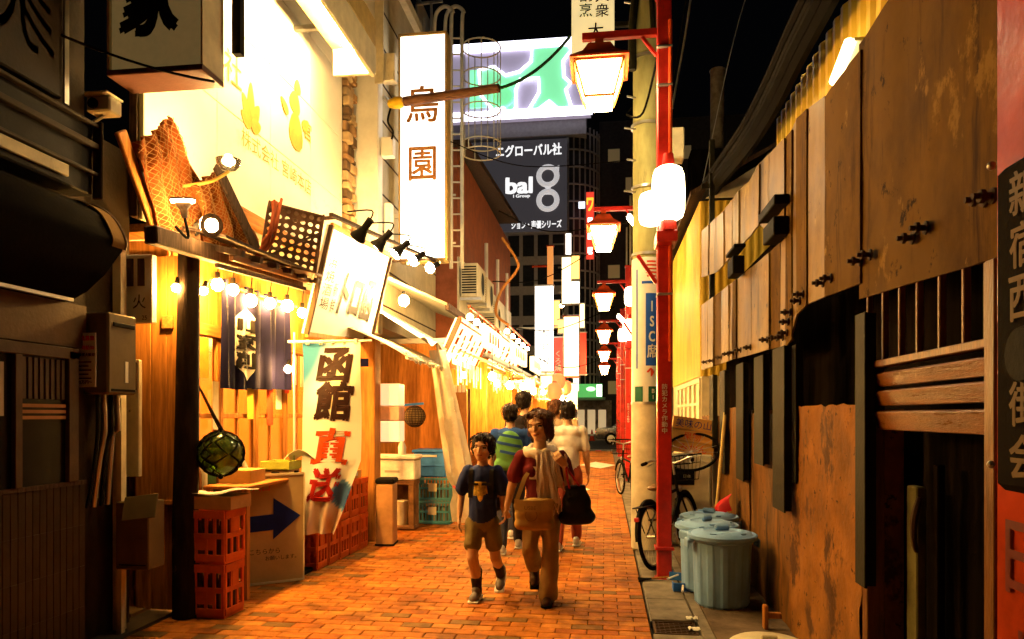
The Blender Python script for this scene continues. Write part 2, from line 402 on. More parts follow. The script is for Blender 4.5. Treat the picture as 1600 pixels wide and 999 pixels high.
wl = thing('concrete_wall', 'low stained concrete wall under the rusty metal sheets', 'wall', (1.35, 6.5, .035))
def rough_slab(y0, y1, z1, name, m, X=1.25, amp=.012, seed=0):
    b = MB(); ny, nz = max(6, int((y1 - y0) / .06)), 24
    def fn(u, v):
        yy, zz = y0 + (y1 - y0) * u, .035 + (z1 - .035) * v
        edge = .012 * mnoise.noise(V((yy * 7, seed, 3))) + .010 * mnoise.noise(V((yy * 23, seed, 5))) if v == 1 else 0
        d = amp * (mnoise.noise(V((yy * 4, zz * 4, seed))) + .5 * mnoise.noise(V((yy * 13, zz * 13, seed))))
        return V((X + d, yy, zz + edge))
    b.sheet(lambda u, v: fn(1 - u, v), ny, nz)
    b.bx((X + .03, y0 + .003, .035), (X + .2, y1 - .003, z1 - .03))
    return b.obj(name, m, wl)
rough_slab(3.66, YX(1234, 1.25) , 1.56, 'slab', m_wallr, 1.25, .016, 1)
rough_slab(YX(1232, 1.25), 6.35, 1.52, 'slab', m_wallb, 1.262, .012, 2)
rough_slab(6.36, 7.9, 1.58, 'slab', m_wallb, 1.25, .012, 3)
rough_slab(7.91, 9.45, 1.5, 'slab', m_wallb, 1.258, .012, 4)

# ---- sheet-metal fence
fn_ = thing('sheet_fence', 'tall rust-streaked metal sheet fence with bolts along its lower edge', 'fence', (1.22, 4.5, 2.05))
def panel(pix, X, m, th=.012, name='panel', parent=None, wav=.006, seed=0):
    P = [onX(u, v, X) for u, v in pix]            # bottom-near, bottom-far, top-far, top-near
    b = MB(); n, k = 14, 10
    def f(u, v):
        p = lerp(lerp(P[0], P[1], u), lerp(P[3], P[2], u), v)
        p.x += wav * mnoise.noise(V((p.y * 3 + seed, p.z * 1.2, seed))) + wav * .5 * mnoise.noise(V((p.y * 9 + seed, p.z * 2, seed)))
        return p
    b.sheet(f, n, k, th)
    if (P[1] - P[0]).cross(P[3] - P[0]).x > 0: b.f = [q[::-1] for q in b.f]
    return b.obj(name, m, parent or fn_)
z1 = 2.08
yA = YX(1346, 1.22)
b = MB()
def f1(u, v):
    yy = 2.28 + (yA - 2.28) * u; zz = (1.985 + .075 * u) * (1 - v) + 3.28 * v
    return V((1.22 + .012 * mnoise.noise(V((yy * 2.5, zz * 1.1, 4))) + .006 * mnoise.noise(V((yy * 9, zz * 2, 1))), yy, zz))
b.sheet(f1, 24, 16, .012); b.f = [q[::-1] for q in b.f]; b.obj('panel', m_rust, fn_)
panel([(1347, 443), (1292, 464), (1292, 152), (1347, 78)], 1.208, m_rust, seed=2)
panel([(1293, 463), (1262, 477), (1262, 172), (1293, 150)], 1.222, m_rust2, seed=3)
panel([(1263, 477), (1247, 492), (1247, 186), (1263, 170)], 1.212, m_rust, seed=4)
panel([(1248, 491), (1238, 530), (1238, 205), (1248, 184)], 1.224, m_rust2, seed=5)
panel([(1239, 530), (1230, 542), (1230, 214), (1239, 203)], 1.212, m_rust, seed=6)
# lower strip of narrow sheets farther along
us = [1231, 1222, 1204, 1176, 1152, 1146, 1140, 1128, 1116, 1107, 1097]
def itp(tab, u):
    for (a, b_), (c, d) in zip(tab, tab[1:]):
        if min(a, c) <= u <= max(a, c): return b_ + (d - b_) * (u - a) / (c - a)
    return tab[0][1] if abs(u - tab[0][0]) < abs(u - tab[-1][0]) else tab[-1][1]
lt = [(1234, 368), (1204, 395), (1176, 418), (1128, 455), (1096, 478)]; lb = [(1234, 539), (1204, 546), (1176, 554), (1146, 562), (1096, 579)]
for i in range(len(us) - 1):
    a, c = us[i], us[i + 1]
    panel([(a, itp(lb, a)), (c + .5, itp(lb, c)), (c + .5, itp(lt, c)), (a, itp(lt, a))], 1.215 + .012 * (i % 2), (m_rust2, m_rust)[i % 3 == 1], seed=10 + i)
us = [1228, 1204, 1188, 1172, 1156, 1146, 1132, 1120, 1108, 1097]
ut = [(1228, 216), (1204, 240), (1188, 256), (1172, 284), (1156, 298), (1132, 330), (1096, 362)]; ub = [(1228, 372), (1204, 360), (1188, 352), (1160, 384), (1120, 426), (1096, 434)]
for i in range(len(us) - 1):
    a, c = us[i], us[i + 1]
    panel([(a, itp(ub, a)), (c + .5, itp(ub, c)), (c + .5, itp(ut, c)), (a, itp(ut, a))], 1.2 + .014 * (i % 2), m_rust2, seed=30 + i)
# brackets carrying the strips
for (u0, u1, v0, v1) in ((1200, 1227, 318, 336), (1208, 1226, 337, 384), (1146, 1160, 386, 398), (1149, 1158, 399, 436)):
    p, q = onX(u0, v1, 1.17), onX(u1, v0, 1.17)
    MB().bx((1.10, min(p.y, q.y), min(p.z, q.z)), (1.199, max(p.y, q.y), max(p.z, q.z)), .006).obj('bracket', m_black, fn_)
m_bolt = mat('rusty_bolt', (.05, .028, .012), .75)
rx = Matrix.Rotation(R(-90), 3, 'Y')
bolt = MB().lathe([(.0, .062), (.010, .062), (.010, .045), (.021, .043), (.022, .03), (.012, .028), (.012, .01), (.026, .008), (.026, 0)], n=8, axis=rx).mesh('bolt', m_bolt)
for (u, v) in ((1427, 372), (1448, 356), (1345, 408), (1361, 398), (1287, 442), (1299, 435), (1250, 470), (1255, 460), (1235, 488), (1232, 503), (1230, 520), (1199, 531), (1214, 528), (1224, 527), (1173, 543), (1158, 547), (1146, 551), (1138, 553), (1127, 559), (1114, 564), (1104, 566), (1540, 312), (1553, 306)):
    piece('bolt', bolt, fn_, onX(u, v, 1.2))
# hanging steel posts in front of the wall
for i, (u0, u1, v1, X) in enumerate(((1150, 1161, 750, 1.19), (1178, 1192, 726, 1.19), (1207, 1225, 797, 1.17), (1336, 1351, 915, 1.15), (1124, 1132, 740, 1.2), (1108, 1114, 700, 1.2), (1228, 1243, 753, 1.23))):
    y0, y1 = YX(u1, X), YX(u0, X)
    MB().bx((X, y0, max(.04, ZX((u0 + u1) / 2, v1, X))), (X + .012, y1, 1.965), .002).bx((X + .0125, y0 + .004, max(.06, ZX((u0 + u1) / 2, v1, X) + .01)), (X + .05, y0 + .016, 1.96)).obj('post', m_iron, fn_)

# ---- near frame with louvre boards and pickets
fr = thing('louvred_frame', 'brown wooden frame with three louvre boards and a dark opening', 'frame', (1.2, 2.9, .035))
m_frame = mat('varnished_frame', (.16, .068, .018), .35, var=.4, sc=5, stretch=(6, 6, .6), bump=.2)
m_louv = mat('varnished_louvre', (.17, .062, .014), .28, var=.4, sc=5, stretch=(6, .6, 6), bump=.3, bsc=60)
yN, yF = YX(1560, 1.2), YX(1362, 1.2)
MB().bx((1.17, yF - .03, .04), (1.245, yF + .03, 1.74), .004).obj('post', m_frame, fr)
MB().bx((1.17, yN - .035, .04), (1.245, yN + .025, 1.98), .004).obj('post', m_frame, fr)
for (va, vb) in ((583, 604), (611, 634), (643, 671)):
    za, zb = ZX(1375, va, 1.2), ZX(1375, vb, 1.2)
    rot = Matrix.Rotation(R(-18), 3, 'Y')
    MB().box((1.215, (yN + yF) / 2, (za + zb) / 2), (.022, yF - yN - .07, (za - zb) * 1.06), .004, rot).obj('louvre_board', m_louv, fr)
MB().bx((1.19, yN + .027, 1.715), (1.25, yF + .05, 1.745), .004).obj('rail', m_frame, fr)
for u in (1360, 1384, 1410, 1438, 1473, 1511, 1546):
    y_ = YX(u, 1.23)
    MB().bx((1.215, y_ - .009, 1.747), (1.24, y_ + .009, 2.2), .003).obj('picket', m_frame, fr)
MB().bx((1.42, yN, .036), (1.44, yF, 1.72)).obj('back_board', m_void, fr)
MB().bx((1.30, yF - .22, .036), (1.34, yF - .12, 1.2), .006).obj('pillar', mat('mossy_post', (.10, .095, .035), .8, var=.4), fr)
MB().bx((1.33, yF - .34, .036), (1.36, yF - .30, 1.3), .004).obj('door_stile', m_void, fr)
MB().tube(spline([(1.30, yF - .25, 1.16), (1.28, yF - .245, 1.06), (1.285, yF - .235, .97), (1.30, yF - .22, .93)], 4), [.012, .013, .015, .015, .015, .014, .014, .013, .012, .012, .011, .010, .010], 8).obj('handle', m_dark, fr)

# ---- red gate column with name plate at the edge of the picture
gc = thing('gate_column', 'glossy orange-red steel column with a black plate at the alley mouth', 'column', (1.3, 2.05, .035))
MB().bx((1.15, 1.78, .035), (1.48, 2.262, 4.6), .012).obj('shaft', mat('gloss_vermilion', (.34, .032, .006), .22, var=.3, sc=3, bump=.25, bsc=12, spec=.12), gc)
m_dgold = mat('dull_gold_ink', (.09, .05, .012), .6, bump=0)
pl = MB().bx((1.105, 1.72, 1.29), (1.149, 2.18, 2.2), .02).obj('name_plate', mat('lacquer_plate', (.008, .006, .0045), .85, spec=.02), gc)
for i, ch in enumerate('新宿西口街会'):
    if ch == '口': continue
    text(ch, m_dgold, pl, (1.103, 2.03, 2.10 - i * .142), .15, .118, (0, -1, 0), bold=.02)
MB().cyl((1.06, 1.97, 1.66), (1.1, 1.97, 1.66), .07, .085, 20).obj('round_boss', m_black, pl)
for zz in (2.22, 1.36): MB().ball((1.103, 2.19, zz), (.012, .012, .012), 8, 6).obj('screw', m_steel, pl)
m_crimd = mat('dark_red_ink', (.12, .012, .004), .6, bump=0)
for i, ch in enumerate('日火'): text(ch, m_crimd, gc, (1.147, 2.12, 1.10 - i * .30), .14, .2, (0, -1, 0), bold=.02, keep=False)

# ---- yellow corrugated shed farther along
def corr(p0, p1, z0, z1_, m, parent, name='corrugated_sheet', pitch=.09, amp=.012, nrm=(-1, 0, 0), th=.004):
    p0, p1 = V(p0), V(p1); L = (p1 - p0).length; n = int(L / pitch) * 4; nrm = V(nrm); b = MB(); prof = (0, 1, 1, 0)
    b.sheet(lambda u, v: lerp(p0, p1, u) + V((0, 0, z0 + (z1_ - z0) * v)) + nrm * (amp * prof[int(round(u * n)) % 4]), n, 1, th)
    d = (p1 - p0).cross(V((0, 0, 1)))
    if d.dot(nrm) < 0: b.f = [q[::-1] for q in b.f]
    return b.obj(name, m, parent, smooth=False)
m_yel = mat('yellow_corrugated', (.60, .40, .05), .4, var=.2, sc=3, stretch=(1, 1, .3), bump=.1)
sh = thing('corrugated_shed', 'mustard yellow corrugated shed with a barred window beyond the fence', 'shed', (1.9, 11, .035))
corr((1.25, 9.5, 0), (1.25, 13.2, 0), 2.02, 4.32, m_yel, sh)
corr((1.25, 9.497, 0), (2.6, 9.497, 0), 2.02, 4.32, m_yel, sh, nrm=(0, -1, 0))
MB().bx((1.262, 9.512, .035), (3.2, 13.3, 4.3)).obj('wall', m_cream, sh, smooth=False)
wn = MB().bx((1.235, 9.55, 1.36), (1.261, 12.4, 1.42)).bx((1.235, 9.55, 1.94), (1.261, 12.4, 2.0)).bx((1.235, 9.55, 1.64), (1.261, 12.4, 1.68)).obj('window', m_cream, sh, smooth=False)
for k in range(6): MB().bx((1.232, 9.55 + k * .55, 1.421), (1.2615, 9.61 + k * .55, 1.939)).obj('mullion', m_cream, wn, smooth=False)
MB().slab([(1.1, 9.3, 4.34), (1.1, 13.4, 4.34), (2.3, 13.4, 5.0), (2.3, 9.3, 5.0)], (0, 0, .06)).slab([(2.3, 9.3, 5.0), (2.3, 13.4, 5.0), (3.6, 13.4, 4.3), (3.6, 9.3, 4.3)], (0, 0, .06)).obj('roof', m_dark, sh, smooth=False)
MB().slab([(1.3, 9.36, 4.321), (3.4, 9.36, 4.321), (2.3, 9.36, 4.93)], (0, .03, 0)).obj('gable', m_cream, sh, smooth=False)
# upper yellow wall behind the fence with its tube light
uy = thing('yellow_cladding', 'yellow corrugated upper wall rising behind the rusty fence', 'wall', (1.62, 5.5, 3.07))
corr((1.62, 4.15, 0), (1.62, 6.95, 0), 3.07, 4.28, m_yel, uy, pitch=.16, amp=.02)
MB().bx((1.645, 4.15, 3.07), (2.4, 6.94, 4.26)).obj('backing_wall', m_cream, uy, smooth=False)
m_oliv = mat('olive_batten', (.26, .22, .09), .5)
corr((1.60, 2.2, 0), (1.60, 4.13, 0), 3.07, 4.9, m_oliv, uy, pitch=.22, amp=.03, name='batten_sheet')
tl = thing('tube_light', 'lit fluorescent tube light behind the rusty fence top', 'lamp', (1.5, 4.9, 3.5))
p, q = onX(1304, 128, 1.5), onX(1328, 66, 1.5)
MB().cyl(p, q, .035, None, 10).obj('tube', lit('tube_yellow', (1, .82, .4), 16), tl); MB().bar(p + V((.06, 0, .02)), q + V((.06, 0, .02)), .07, .03, .004).obj('housing', m_white, tl)
# cables
cb = thing('cable_bundle', 'thick black bundle of cables sagging above the rusty fence', 'cable', onX(1205, 140, 1.35))
P0 = [onX(1305, -60, 1.35), onX(1275, 0, 1.35), onX(1235, 80, 1.35), onX(1207, 140, 1.35), onX(1168, 210, 1.35), onX(1125, 268, 1.35), onX(1100, 305, 1.35)]
for i, (dx, dz, r) in enumerate(((0, 0, .055), (.07, .03, .045), (-.04, .08, .035), (.05, -.07, .06), (.12, .11, .03), (.0, -.04, .05))):
    MB().tube(spline([p + V((dx, .03 * mnoise.noise(V((i, k, 0))), dz + .05 * mnoise.noise(V((k, i, 2))))) for k, p in enumerate(P0)], 6), r, 7).obj('cable', m_rubber, cb)
ps = thing('iron_post', 'thin dark iron post carrying the cable bundle over the shed', 'post', onX(1110, 325, 1.3))
MB().bx((1.28, 8.9, 2.9), (1.34, 8.98, 4.9), .004).obj('shaft', m_iron, ps); MB().bx((1.18, 8.9, 4.3), (1.275, 8.95, 4.36), .004).obj('arm', m_iron, ps)
st = thing('chimney_stack', 'distant grey chimney stack against the black sky', 'chimney', (3.2, 21, 0))
MB().cyl((onY(1121, 240, 21)), onY(1121, 112, 21), .2, .2, 14).cyl(onY(1121, 112, 21), onY(1121, 110, 21), .23, .23, 14).obj('flue', m_gutter, st)
bb = onY(1121, 240, 21)
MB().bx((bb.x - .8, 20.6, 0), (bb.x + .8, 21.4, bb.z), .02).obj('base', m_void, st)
# right-hand row of dark buildings down the alley
rbd = thing('back_building', 'dark narrow building with pipes beyond the yellow shed', 'building', (2, 17, 0))
MB().bx((.98, 13.6, .035), (1.7, 21, 5.6)).obj('wall', mat('dark_tile_wall', (.075, .05, .035), .6, var=.4, sc=4), rbd, smooth=False)
for k in range(5):
    MB().cyl((.93, 14.2 + k * 1.3, .04), (.93, 14.2 + k * 1.3, 5.5), .05, None, 8).obj('pipe', m_iron, rbd)
for k in range(4):
    w_ = MB().bx((.965, 14.6 + k * 1.5, 3.2), (.979, 15.4 + k * 1.5, 4.4)).obj('window', m_black, rbd, smooth=False)
rbe = thing('back_building', 'dark tall building nearest the cross street with pale pipes', 'building', (2, 25, 0))
MB().bx((.92, 21.05, .035), (2.2, 29.6, 9.0)).obj('wall', mat('dark_wall', (.06, .045, .035), .7, var=.4, sc=4), rbe, smooth=False)  # wall in a plain dark brown
for k in range(4):
    MB().cyl((.87, 22 + k * 2, .04), (.87, 22 + k * 2, 8.9), .05, None, 8).obj('pipe', m_cream if k % 2 else m_iron, rbe)
    MB().bx((.9, 22.3 + k * 2, 3.5), (.919, 23.4 + k * 2, 5)).obj('window', m_black, rbe, smooth=False)
# ================================================================== RED LAMP POSTS
LAMP_ROT = Matrix.Rotation(R(0), 3, 'Z')
def frustum(b, c, w0, w1, z0, z1_, mi=0):
    c = V(c); q = ((-1, -1), (1, -1), (1, 1), (-1, 1))
    vs = [c + V((x * w0 / 2, y * w0 / 2, z0)) for x, y in q] + [c + V((x * w1 / 2, y * w1 / 2, z1_)) for x, y in q]
    return b.add(vs, [(3, 2, 1, 0), (4, 5, 6, 7)] + [(i, (i + 1) % 4, 4 + (i + 1) % 4, 4 + i) for i in range(4)], mi)
def lamp_post(loc, label, zl=4.4, arm=.59, lantern=True, detail=True):
    """zl = underside of the lamp; built in local coordinates round the foot of the post"""
    t = thing('lamp_post', label, 'lamp post', loc, 0, 'red lamp posts along the alley')
    L = dict(local=True)
    MB().bx((-.065, -.065, 0), (.065, .065, zl + .95), .008).obj('pole', m_red, t, **L)
    MB().bx((-.085, -.085, .28), (.085, .085, .31), .004).obj('collar', m_red, t, **L); MB().bx((-.085, -.085, 0), (.085, .085, .02), .004).obj('foot_plate', m_red, t, **L)
    MB().bx((-.078, -.078, zl + .95), (.078, .078, zl + 1.0), .01).obj('cap', m_red, t, **L)
    MB().cyl((.05, -.075, 2.0), (.05, -.075, zl + .7), .018, None, 8).obj('conduit', m_redbright, t, **L)
    for z in (2.6, 3.05, zl + .1, zl + .45): MB().bx((-.07, -.097, z), (.07, .07, z + .02), .003).obj('clamp', m_steel, t, **L)
    MB().bx((-arm - .16, -.03, zl + .6), (-.066, .03, zl + .665), .005).obj('arm', m_red, t, **L)
    MB().bar((-.20, 0, zl + .6), (-.066, 0, zl + .42), .03, .03, .003).obj('brace', m_red, t, **L)
    lx = -arm
    hd = MB(); frustum(hd, (lx, 0, zl), .30, .20, .44, .53); frustum(hd, (lx, 0, zl), .52, .30, .35, .44); frustum(hd, (lx, 0, zl), .53, .53, .33, .35)
    h = hd.bx((lx - .04, -.04, zl + .53), (lx + .04, .04, zl + .6)).obj('lamp_hood', m_redbright, t, smooth=False, **L)
    g = MB(); frustum(g, (lx, 0, zl), .25, .42, .04, .325); gl = g.obj('lamp_glass', m_lamp, t, smooth=False, **L)
    fr_ = MB()
    for x, y in ((-1, -1), (1, -1), (1, 1), (-1, 1)):
        fr_.bar((lx + x * .13, y * .13, zl + .03), (lx + x * .218, y * .218, zl + .33), .018, .018)
    for a, z, w in ((0, .03, .13), (0, .325, .216)):
        for s_ in (-1, 1): fr_.bx((lx - w, s_ * w - .009, zl + z - .012), (lx + w, s_ * w + .009, zl + z + .012)); fr_.bx((lx + s_ * w - .009, -w, zl + z - .012), (lx + s_ * w + .009, w, zl + z + .012))
    fr_.obj('lamp_frame', mat('ochre_frame', (.5, .22, .06), .4), t, smooth=False, **L)
    MB().bx((lx - .115, -.115, zl - .02), (lx + .115, .115, zl + .017)).obj('lamp_base', m_lamp, t, smooth=False, **L)
    if lantern:
        r = [(.0, 3.24), (.085, 3.245), (.125, 3.27), (.143, 3.33), (.146, 3.5), (.14, 3.63), (.12, 3.69), (.08, 3.715), (0, 3.72)]
        MB().lathe([(a, z) for a, z in r], (.02, -.215, 0), 20).obj('globe_lantern', lit('globe_glass', (1.0, .80, .46), 14), t, **L)
        MB().lathe([(a * .8, 3.2 + (z - 3.2) * .62) for a, z in r], (-.12, -.13, -.0), 18).obj('globe_lantern', MATS['globe_glass'], t, **L)
        MB().cyl((.02, -.215, 3.715), (.02, -.215, 3.83), .06, .045, 12).obj('lantern_cap', m_red, t, **L)
        MB().cyl((.02, -.19, 3.15), (.02, -.19, 3.24), .085, .07, 12).bx((-.085, -.26, 3.05), (.1, .09, 3.15), .01).obj('lantern_bracket', m_red, t, **L)
        MB().bar((-.07, -.02, 2.72), (-.24, -.02, 2.98), .035, .035, .004).obj('flag_holder', m_red, t, **L)
    if detail:
        text('防犯カメラ作動中', m_paper, t, V(loc) + V((.0, -.066, 1.57)), .07, .45, vertical=True, bold=.01)
    return t
PX = .54
lp1 = lamp_post((PX, 6.6, -.004), 'nearest red lamp post, beside the grey bins, with white lettering')
spec = [(11.3, 4.16, 'second red lamp post, behind the utility pole'), (16.6, 4.0, 'third red lamp post down the alley, past the utility pole'), (21.8, 3.78, 'fourth red lamp post down the alley'),
        (26.3, 3.55, 'fifth red lamp post down the alley'), (29.6, 3.25, 'sixth and farthest red lamp post, at the cross street')]
for i, (Y, zl, lb_) in enumerate(spec): lamp_post((PX, Y, -.004), lb_, zl, .56, i < 2, i == 1)
# slanting tube lights on the far posts
for (u, v, Y, lb_) in ((991, 350, 11.2, 'short slanting tube light glowing below the second street lamp'), (972, 501, 16.5, 'short slanting tube light on the third red post')):
    p = onY(u, v, Y); t = thing('tube_light', lb_, 'lamp', p, 0, 'slanting tube lights on posts')
    MB().cyl(p + V((-.09, -.1, .09)), p + V((.10, .1, -.09)), .042, None, 10).obj('tube', m_tube, t)
    MB().bar(p + V((-.09, -.1, .14)), p + V((.10, .1, -.04)), .07, .02, .003).obj('reflector', m_white, t)
    MB().bar(p + V((.05, .04, .0)), V((PX - .05, Y + .08, p.z + .1)), .02, .02).obj('bracket', m_red, t)
# ================================================================== UTILITY POLE
UP = V((.475, 8.06, 0))
up_ = thing('utility_pole', 'tall concrete utility pole wrapped in a white advertisement', 'utility pole', UP)
MB().cyl((UP.x, UP.y, 0), (UP.x, UP.y, 10), .168, .15, 24).obj('shaft', mat('lamplit_concrete', (.38, .36, .15), .7, var=.3, sc=4, stretch=(1, 1, .3), bump=.3, wear=((.2, .17, .09), 5, .6, (1, 1, .2))), up_)  # the lamps' yellow-green light is tinted into this concrete
zt, zb = onY(1010, 402, 7.9).z, onY(1010, 628, 7.9).z
wr = MB().cyl((UP.x, UP.y, zb), (UP.x, UP.y, zt), .176, .175, 28).obj('advert_wrap', mat('advert_white', (.78, .75, .66), .4, var=.06, bump=.03), up_)
MB().cyl((UP.x, UP.y, .02), (UP.x, UP.y, zb - .03), .181, .178, 28).obj('sleeve', m_cream, up_)
def pole_fn(z0, ang, rr=.179): return lambda a, b: V((UP.x + rr * math.sin(a / rr + ang), UP.y - rr * math.cos(a / rr + ang), z0 + b))
def pole_patch(z0, w, h, ang, m, name, rr=.1775):
    f = pole_fn(z0, ang, rr); return MB().sheet(lambda u, v: f((u - .5) * w, (v - .5) * h), 10, 2).obj(name, m, wr)
m_bluead = mat('advert_blue', (.02, .09, .45), .4, var=.05, bump=0)
zc = onY(1018, 515, 7.9).z
pole_patch(zc, .135, .80, .22, m_bluead, 'blue_panel'); pole_patch(zc + .52, .2, .03, .15, m_bluead, 'blue_bar'); pole_patch(zc + .12, .02, 1.1, -.75, m_bluead, 'blue_bar')
text('ISC席', m_paper, wr, (0, 0, 0), .10, .62, vertical=True, bold=.03, fn=pole_fn(zc, .22, .1795), keep=False)
zr = onY(1015, 423, 7.9).z
for k in range(5): pole_patch(zr + .04 * k - .06, .14 - .02 * abs(k - 2), .02, .2, m_vermil, 'ornament')
za = onY(1018, 582, 7.9).z
text('↑', m_vermil, wr, (0, 0, 0), .08, .12, bold=.05, fn=pole_fn(za, .15, .1795))
text('B\n1', m_paper, None, (0, 0, 0), .05, .1) if False else None
for ang, ch in ((-.62, 'A'), (.30, 'B1')):
    zz = onY(1010, 616, 7.9).z
    pole_patch(zz, .125, .2, ang, m_paper, 'plate_rim', .1795); pole_patch(zz, .105, .17, ang, mat('plate_green', (.015, .09, .05), .4, bump=0), 'number_plate', .181)
    if ch == 'B1': text('B1', m_paper, wr, (0, 0, 0), .05, .11, vertical=True, bold=.02, fn=pole_fn(zz, ang, .183))
for z in (zt + .05, 4.05, 4.75, 5.5, zb - .015): MB().cyl((UP.x, UP.y, z - .014), (UP.x, UP.y, z + .014), .185, None, 24).obj('band', m_steel, up_)
for k in range(7): MB().cyl((UP.x - .12, UP.y - .08, 4.0 + .35 * k), (UP.x - .26 + .03 * (k % 2), UP.y - .14, 4.0 + .35 * k), .010, None, 6).obj('step_bolt', m_steel, up_)
bp = onY(1058, 228, 8.0)
MB().bx((bp.x - .07, 7.9, bp.z - .17), (bp.x + .07, 8.12, bp.z + .17), .012).bx((UP.x + .1, 7.98, bp.z - .02), (bp.x - .071, 8.03, bp.z + .02)).obj('meter_box', m_cream, up_)
for i, (p0, p1, r) in enumerate((((UP.x - .17, 7.95, 5.35), (UP.x - .02, 7.9, 6.9), .045), ((UP.x + .06, 7.9, 5.7), (UP.x + .05, 7.88, 9), .03))):
    MB().tube(spline([p0, lerp(p0, p1, .4) + V((-.05, 0, 0)), p1], 5), r, 8).obj('cable_pipe', m_iron, up_)
# curly wire loops round the pole
MB().tube(spline([(PX - .06, 6.62, 4.8), (PX - .16, 7.2, 4.55), (PX - .3, 7.7, 4.75), (UP.x - .18, 8.0, 4.95)], 6), .012, 6).obj('wire', m_rubber, up_)
# ---- perpendicular sign high on the pole
vs_ = thing('hanging_sign', 'cream vertical signboard with black lettering above the street lamp', 'sign', (-.17, 10, 6.5))
a_, b_ = onY(893, 98, 10), onY(960, 98, 10)
MB().bx((a_.x, 10.0, a_.z), (b_.x, 10.16, a_.z + 3.4), .008).obj('face', lit('cream_sign_face', (1, .78, .38), .75), vs_)
MB().bx((a_.x - .02, 9.985, a_.z - .03), (b_.x + .02, 10.175, a_.z - .001), .004).obj('rim', m_steel, vs_)
MB().bx((b_.x + .001, 10.05, a_.z + .5), (UP.x + .15, 10.11, a_.z + .56)).obj('bracket', m_iron, vs_); MB().bx((UP.x - .02, 8.2, a_.z + .5), (UP.x + .04, 10.049, a_.z + .56)).obj('arm', m_iron, vs_)
cx = (a_.x + b_.x) / 2; zz = onY(925, 18, 10).z
text('人衆', m_ink, vs_, (cx + .13, 9.998, onY(925, 6, 10).z), .2, .40, vertical=True, bold=.01)
text('割烹', mat('green_ink', (.02, .07, .02), .6, bump=0), vs_, (cx - .10, 9.998, onY(925, 4, 10).z), .2, .40, vertical=True, bold=.01)
text('大黒', m_ink, vs_, (cx + .04, 9.998, onY(925, 62, 10).z), .24, .46, vertical=True, bold=.015)

# ================================================================== BINS AND CLUTTER ON THE LEDGE
m_bin = mat('grey_plastic', (.24, .44, .78), .42, var=.12, sc=4, bump=.08, wear=((.18, .28, .36), 4, .68, (1, 1, .6)))
def rubbish_bin(loc, label, rz):
    t = thing('rubbish_bin', label, 'bin', loc, rz, 'grey lidded bins by the wall'); L = dict(local=True)
    n = 72; b = MB(); prof = [(.0, .012), (.175, .012), (.19, 0), (.195, .02), (.222, .49), (.228, .49), (.236, .50), (.236, .53), (.218, .53)]
    vs = []
    for r, z in prof:
        for j in range(n):
            rr = r + (.012 if (j // 3) % 2 and .02 < z < .47 else 0)
            if z in (.02,) and (j // 3) % 2: rr = r + .012
            vs.append((rr * math.cos(2 * math.pi * j / n), rr * math.sin(2 * math.pi * j / n), z))
    fs = [(i * n + j, i * n + (j + 1) % n, (i + 1) * n + (j + 1) % n, (i + 1) * n + j) for i in range(len(prof) - 1) for j in range(n)]
    b.add(vs, fs).obj('body', m_bin, t, ang=9, **L)
    MB().lathe([(.26, .515), (.265, .52), (.265, .545), (.255, .552), (.235, .548), (.22, .562), (.14, .575), (.13, .569), (.06, .572), (0, .572)], n=36).obj('lid', m_bin, t, **L)
    ld = t.children[-1]
    MB().box((0, 0, .595), (.115, .035, .045), .012).obj('lid_handle', m_bin, ld, **L)
    for k in range(2):
        s_ = -1 if k else 1
        MB().box((s_ * .255, 0, .5), (.05, .11, .03), .01).box((s_ * .275, 0, .475), (.014, .11, .06), .005).obj('handle', m_bin, t, **L)
    for a in (55, 125, 235, 305):
        MB().box((.2 * math.cos(R(a)), .2 * math.sin(R(a)), .571), (.05, .02, .012), .004, Matrix.Rotation(R(a + 90), 3, 'Z')).obj('lid_clip', m_bin, ld, **L)
    return t
b1 = rubbish_bin((.905, 5.66, .035), 'nearest grey ribbed plastic bin with lid, next to the drain grate', R(8))
dup(b1, (.86, 6.15, .035), R(40), 'middle grey plastic bin of the three by the wall')
dup(b1, (.95, 6.66, .035), R(-20), 'rearmost grey plastic bin, its lid half hidden by the others')
bl = tag(MB().lathe([(.24, 0), (.245, .02), (.22, .035), (.08, .05), (0, .05)], (0, 0, 0), 30).box((0, 0, .065), (.1, .03, .03), .008).obj('bin_lid', mat('cream_plastic', (.62, .55, .38), .45), local=True), 'pale round lid lying on the ledge at the bottom edge', 'lid')
bl.location = (1.03, 4.62, .036)
wd = thing('wood_stump', 'small broken wooden block against the concrete wall', 'wood block', (1.13, 5.03, .035))
MB().bx((1.08, 5.0, .036), (1.11, 5.06, .2), .006).obj('upright', m_wood, wd); MB().bx((1.111, 5.01, .11), (1.2, 5.05, .15), .004).obj('crosspiece', m_wood, wd)
m_blue = mat('blue_plastic', (.04, .17, .62), .4, bump=.03)
for k, (u, v, lb_) in enumerate(((1062, 905, 'blue dustpan with white handle beside the red pole'), (1066, 922, 'blue dustpan lying against the middle bin'))):
    p = onZ(u, v, .02); t = thing('dustpan', lb_, 'dustpan', p, R(160 + 20 * k), 'blue dustpans on the ground'); L = dict(local=True)
    MB().bx((-.08, -.06, 0), (.08, .06, .008)).bx((-.08, .052, .009), (.08, .06, .07)).bx((-.08, -.06, .009), (-.072, .051, .06)).bx((.072, -.06, .009), (.08, .051, .06)).obj('pan', m_blue, t, smooth=False, **L)
    MB().cyl((0, .06, .05), (.03, .30, .06), .01, None, 8).obj('handle', m_white, t, **L)
p = onZ(1008, 909, 0); t = thing('hand_broom', 'small dark broom lying at the foot of the red post', 'broom', p)
MB().cyl(p + V((.06, 0, .03)), p + V((.3, .05, .05)), .009, None, 8).obj('handle', m_wood, t)
b = MB(); rr = random.Random(5)
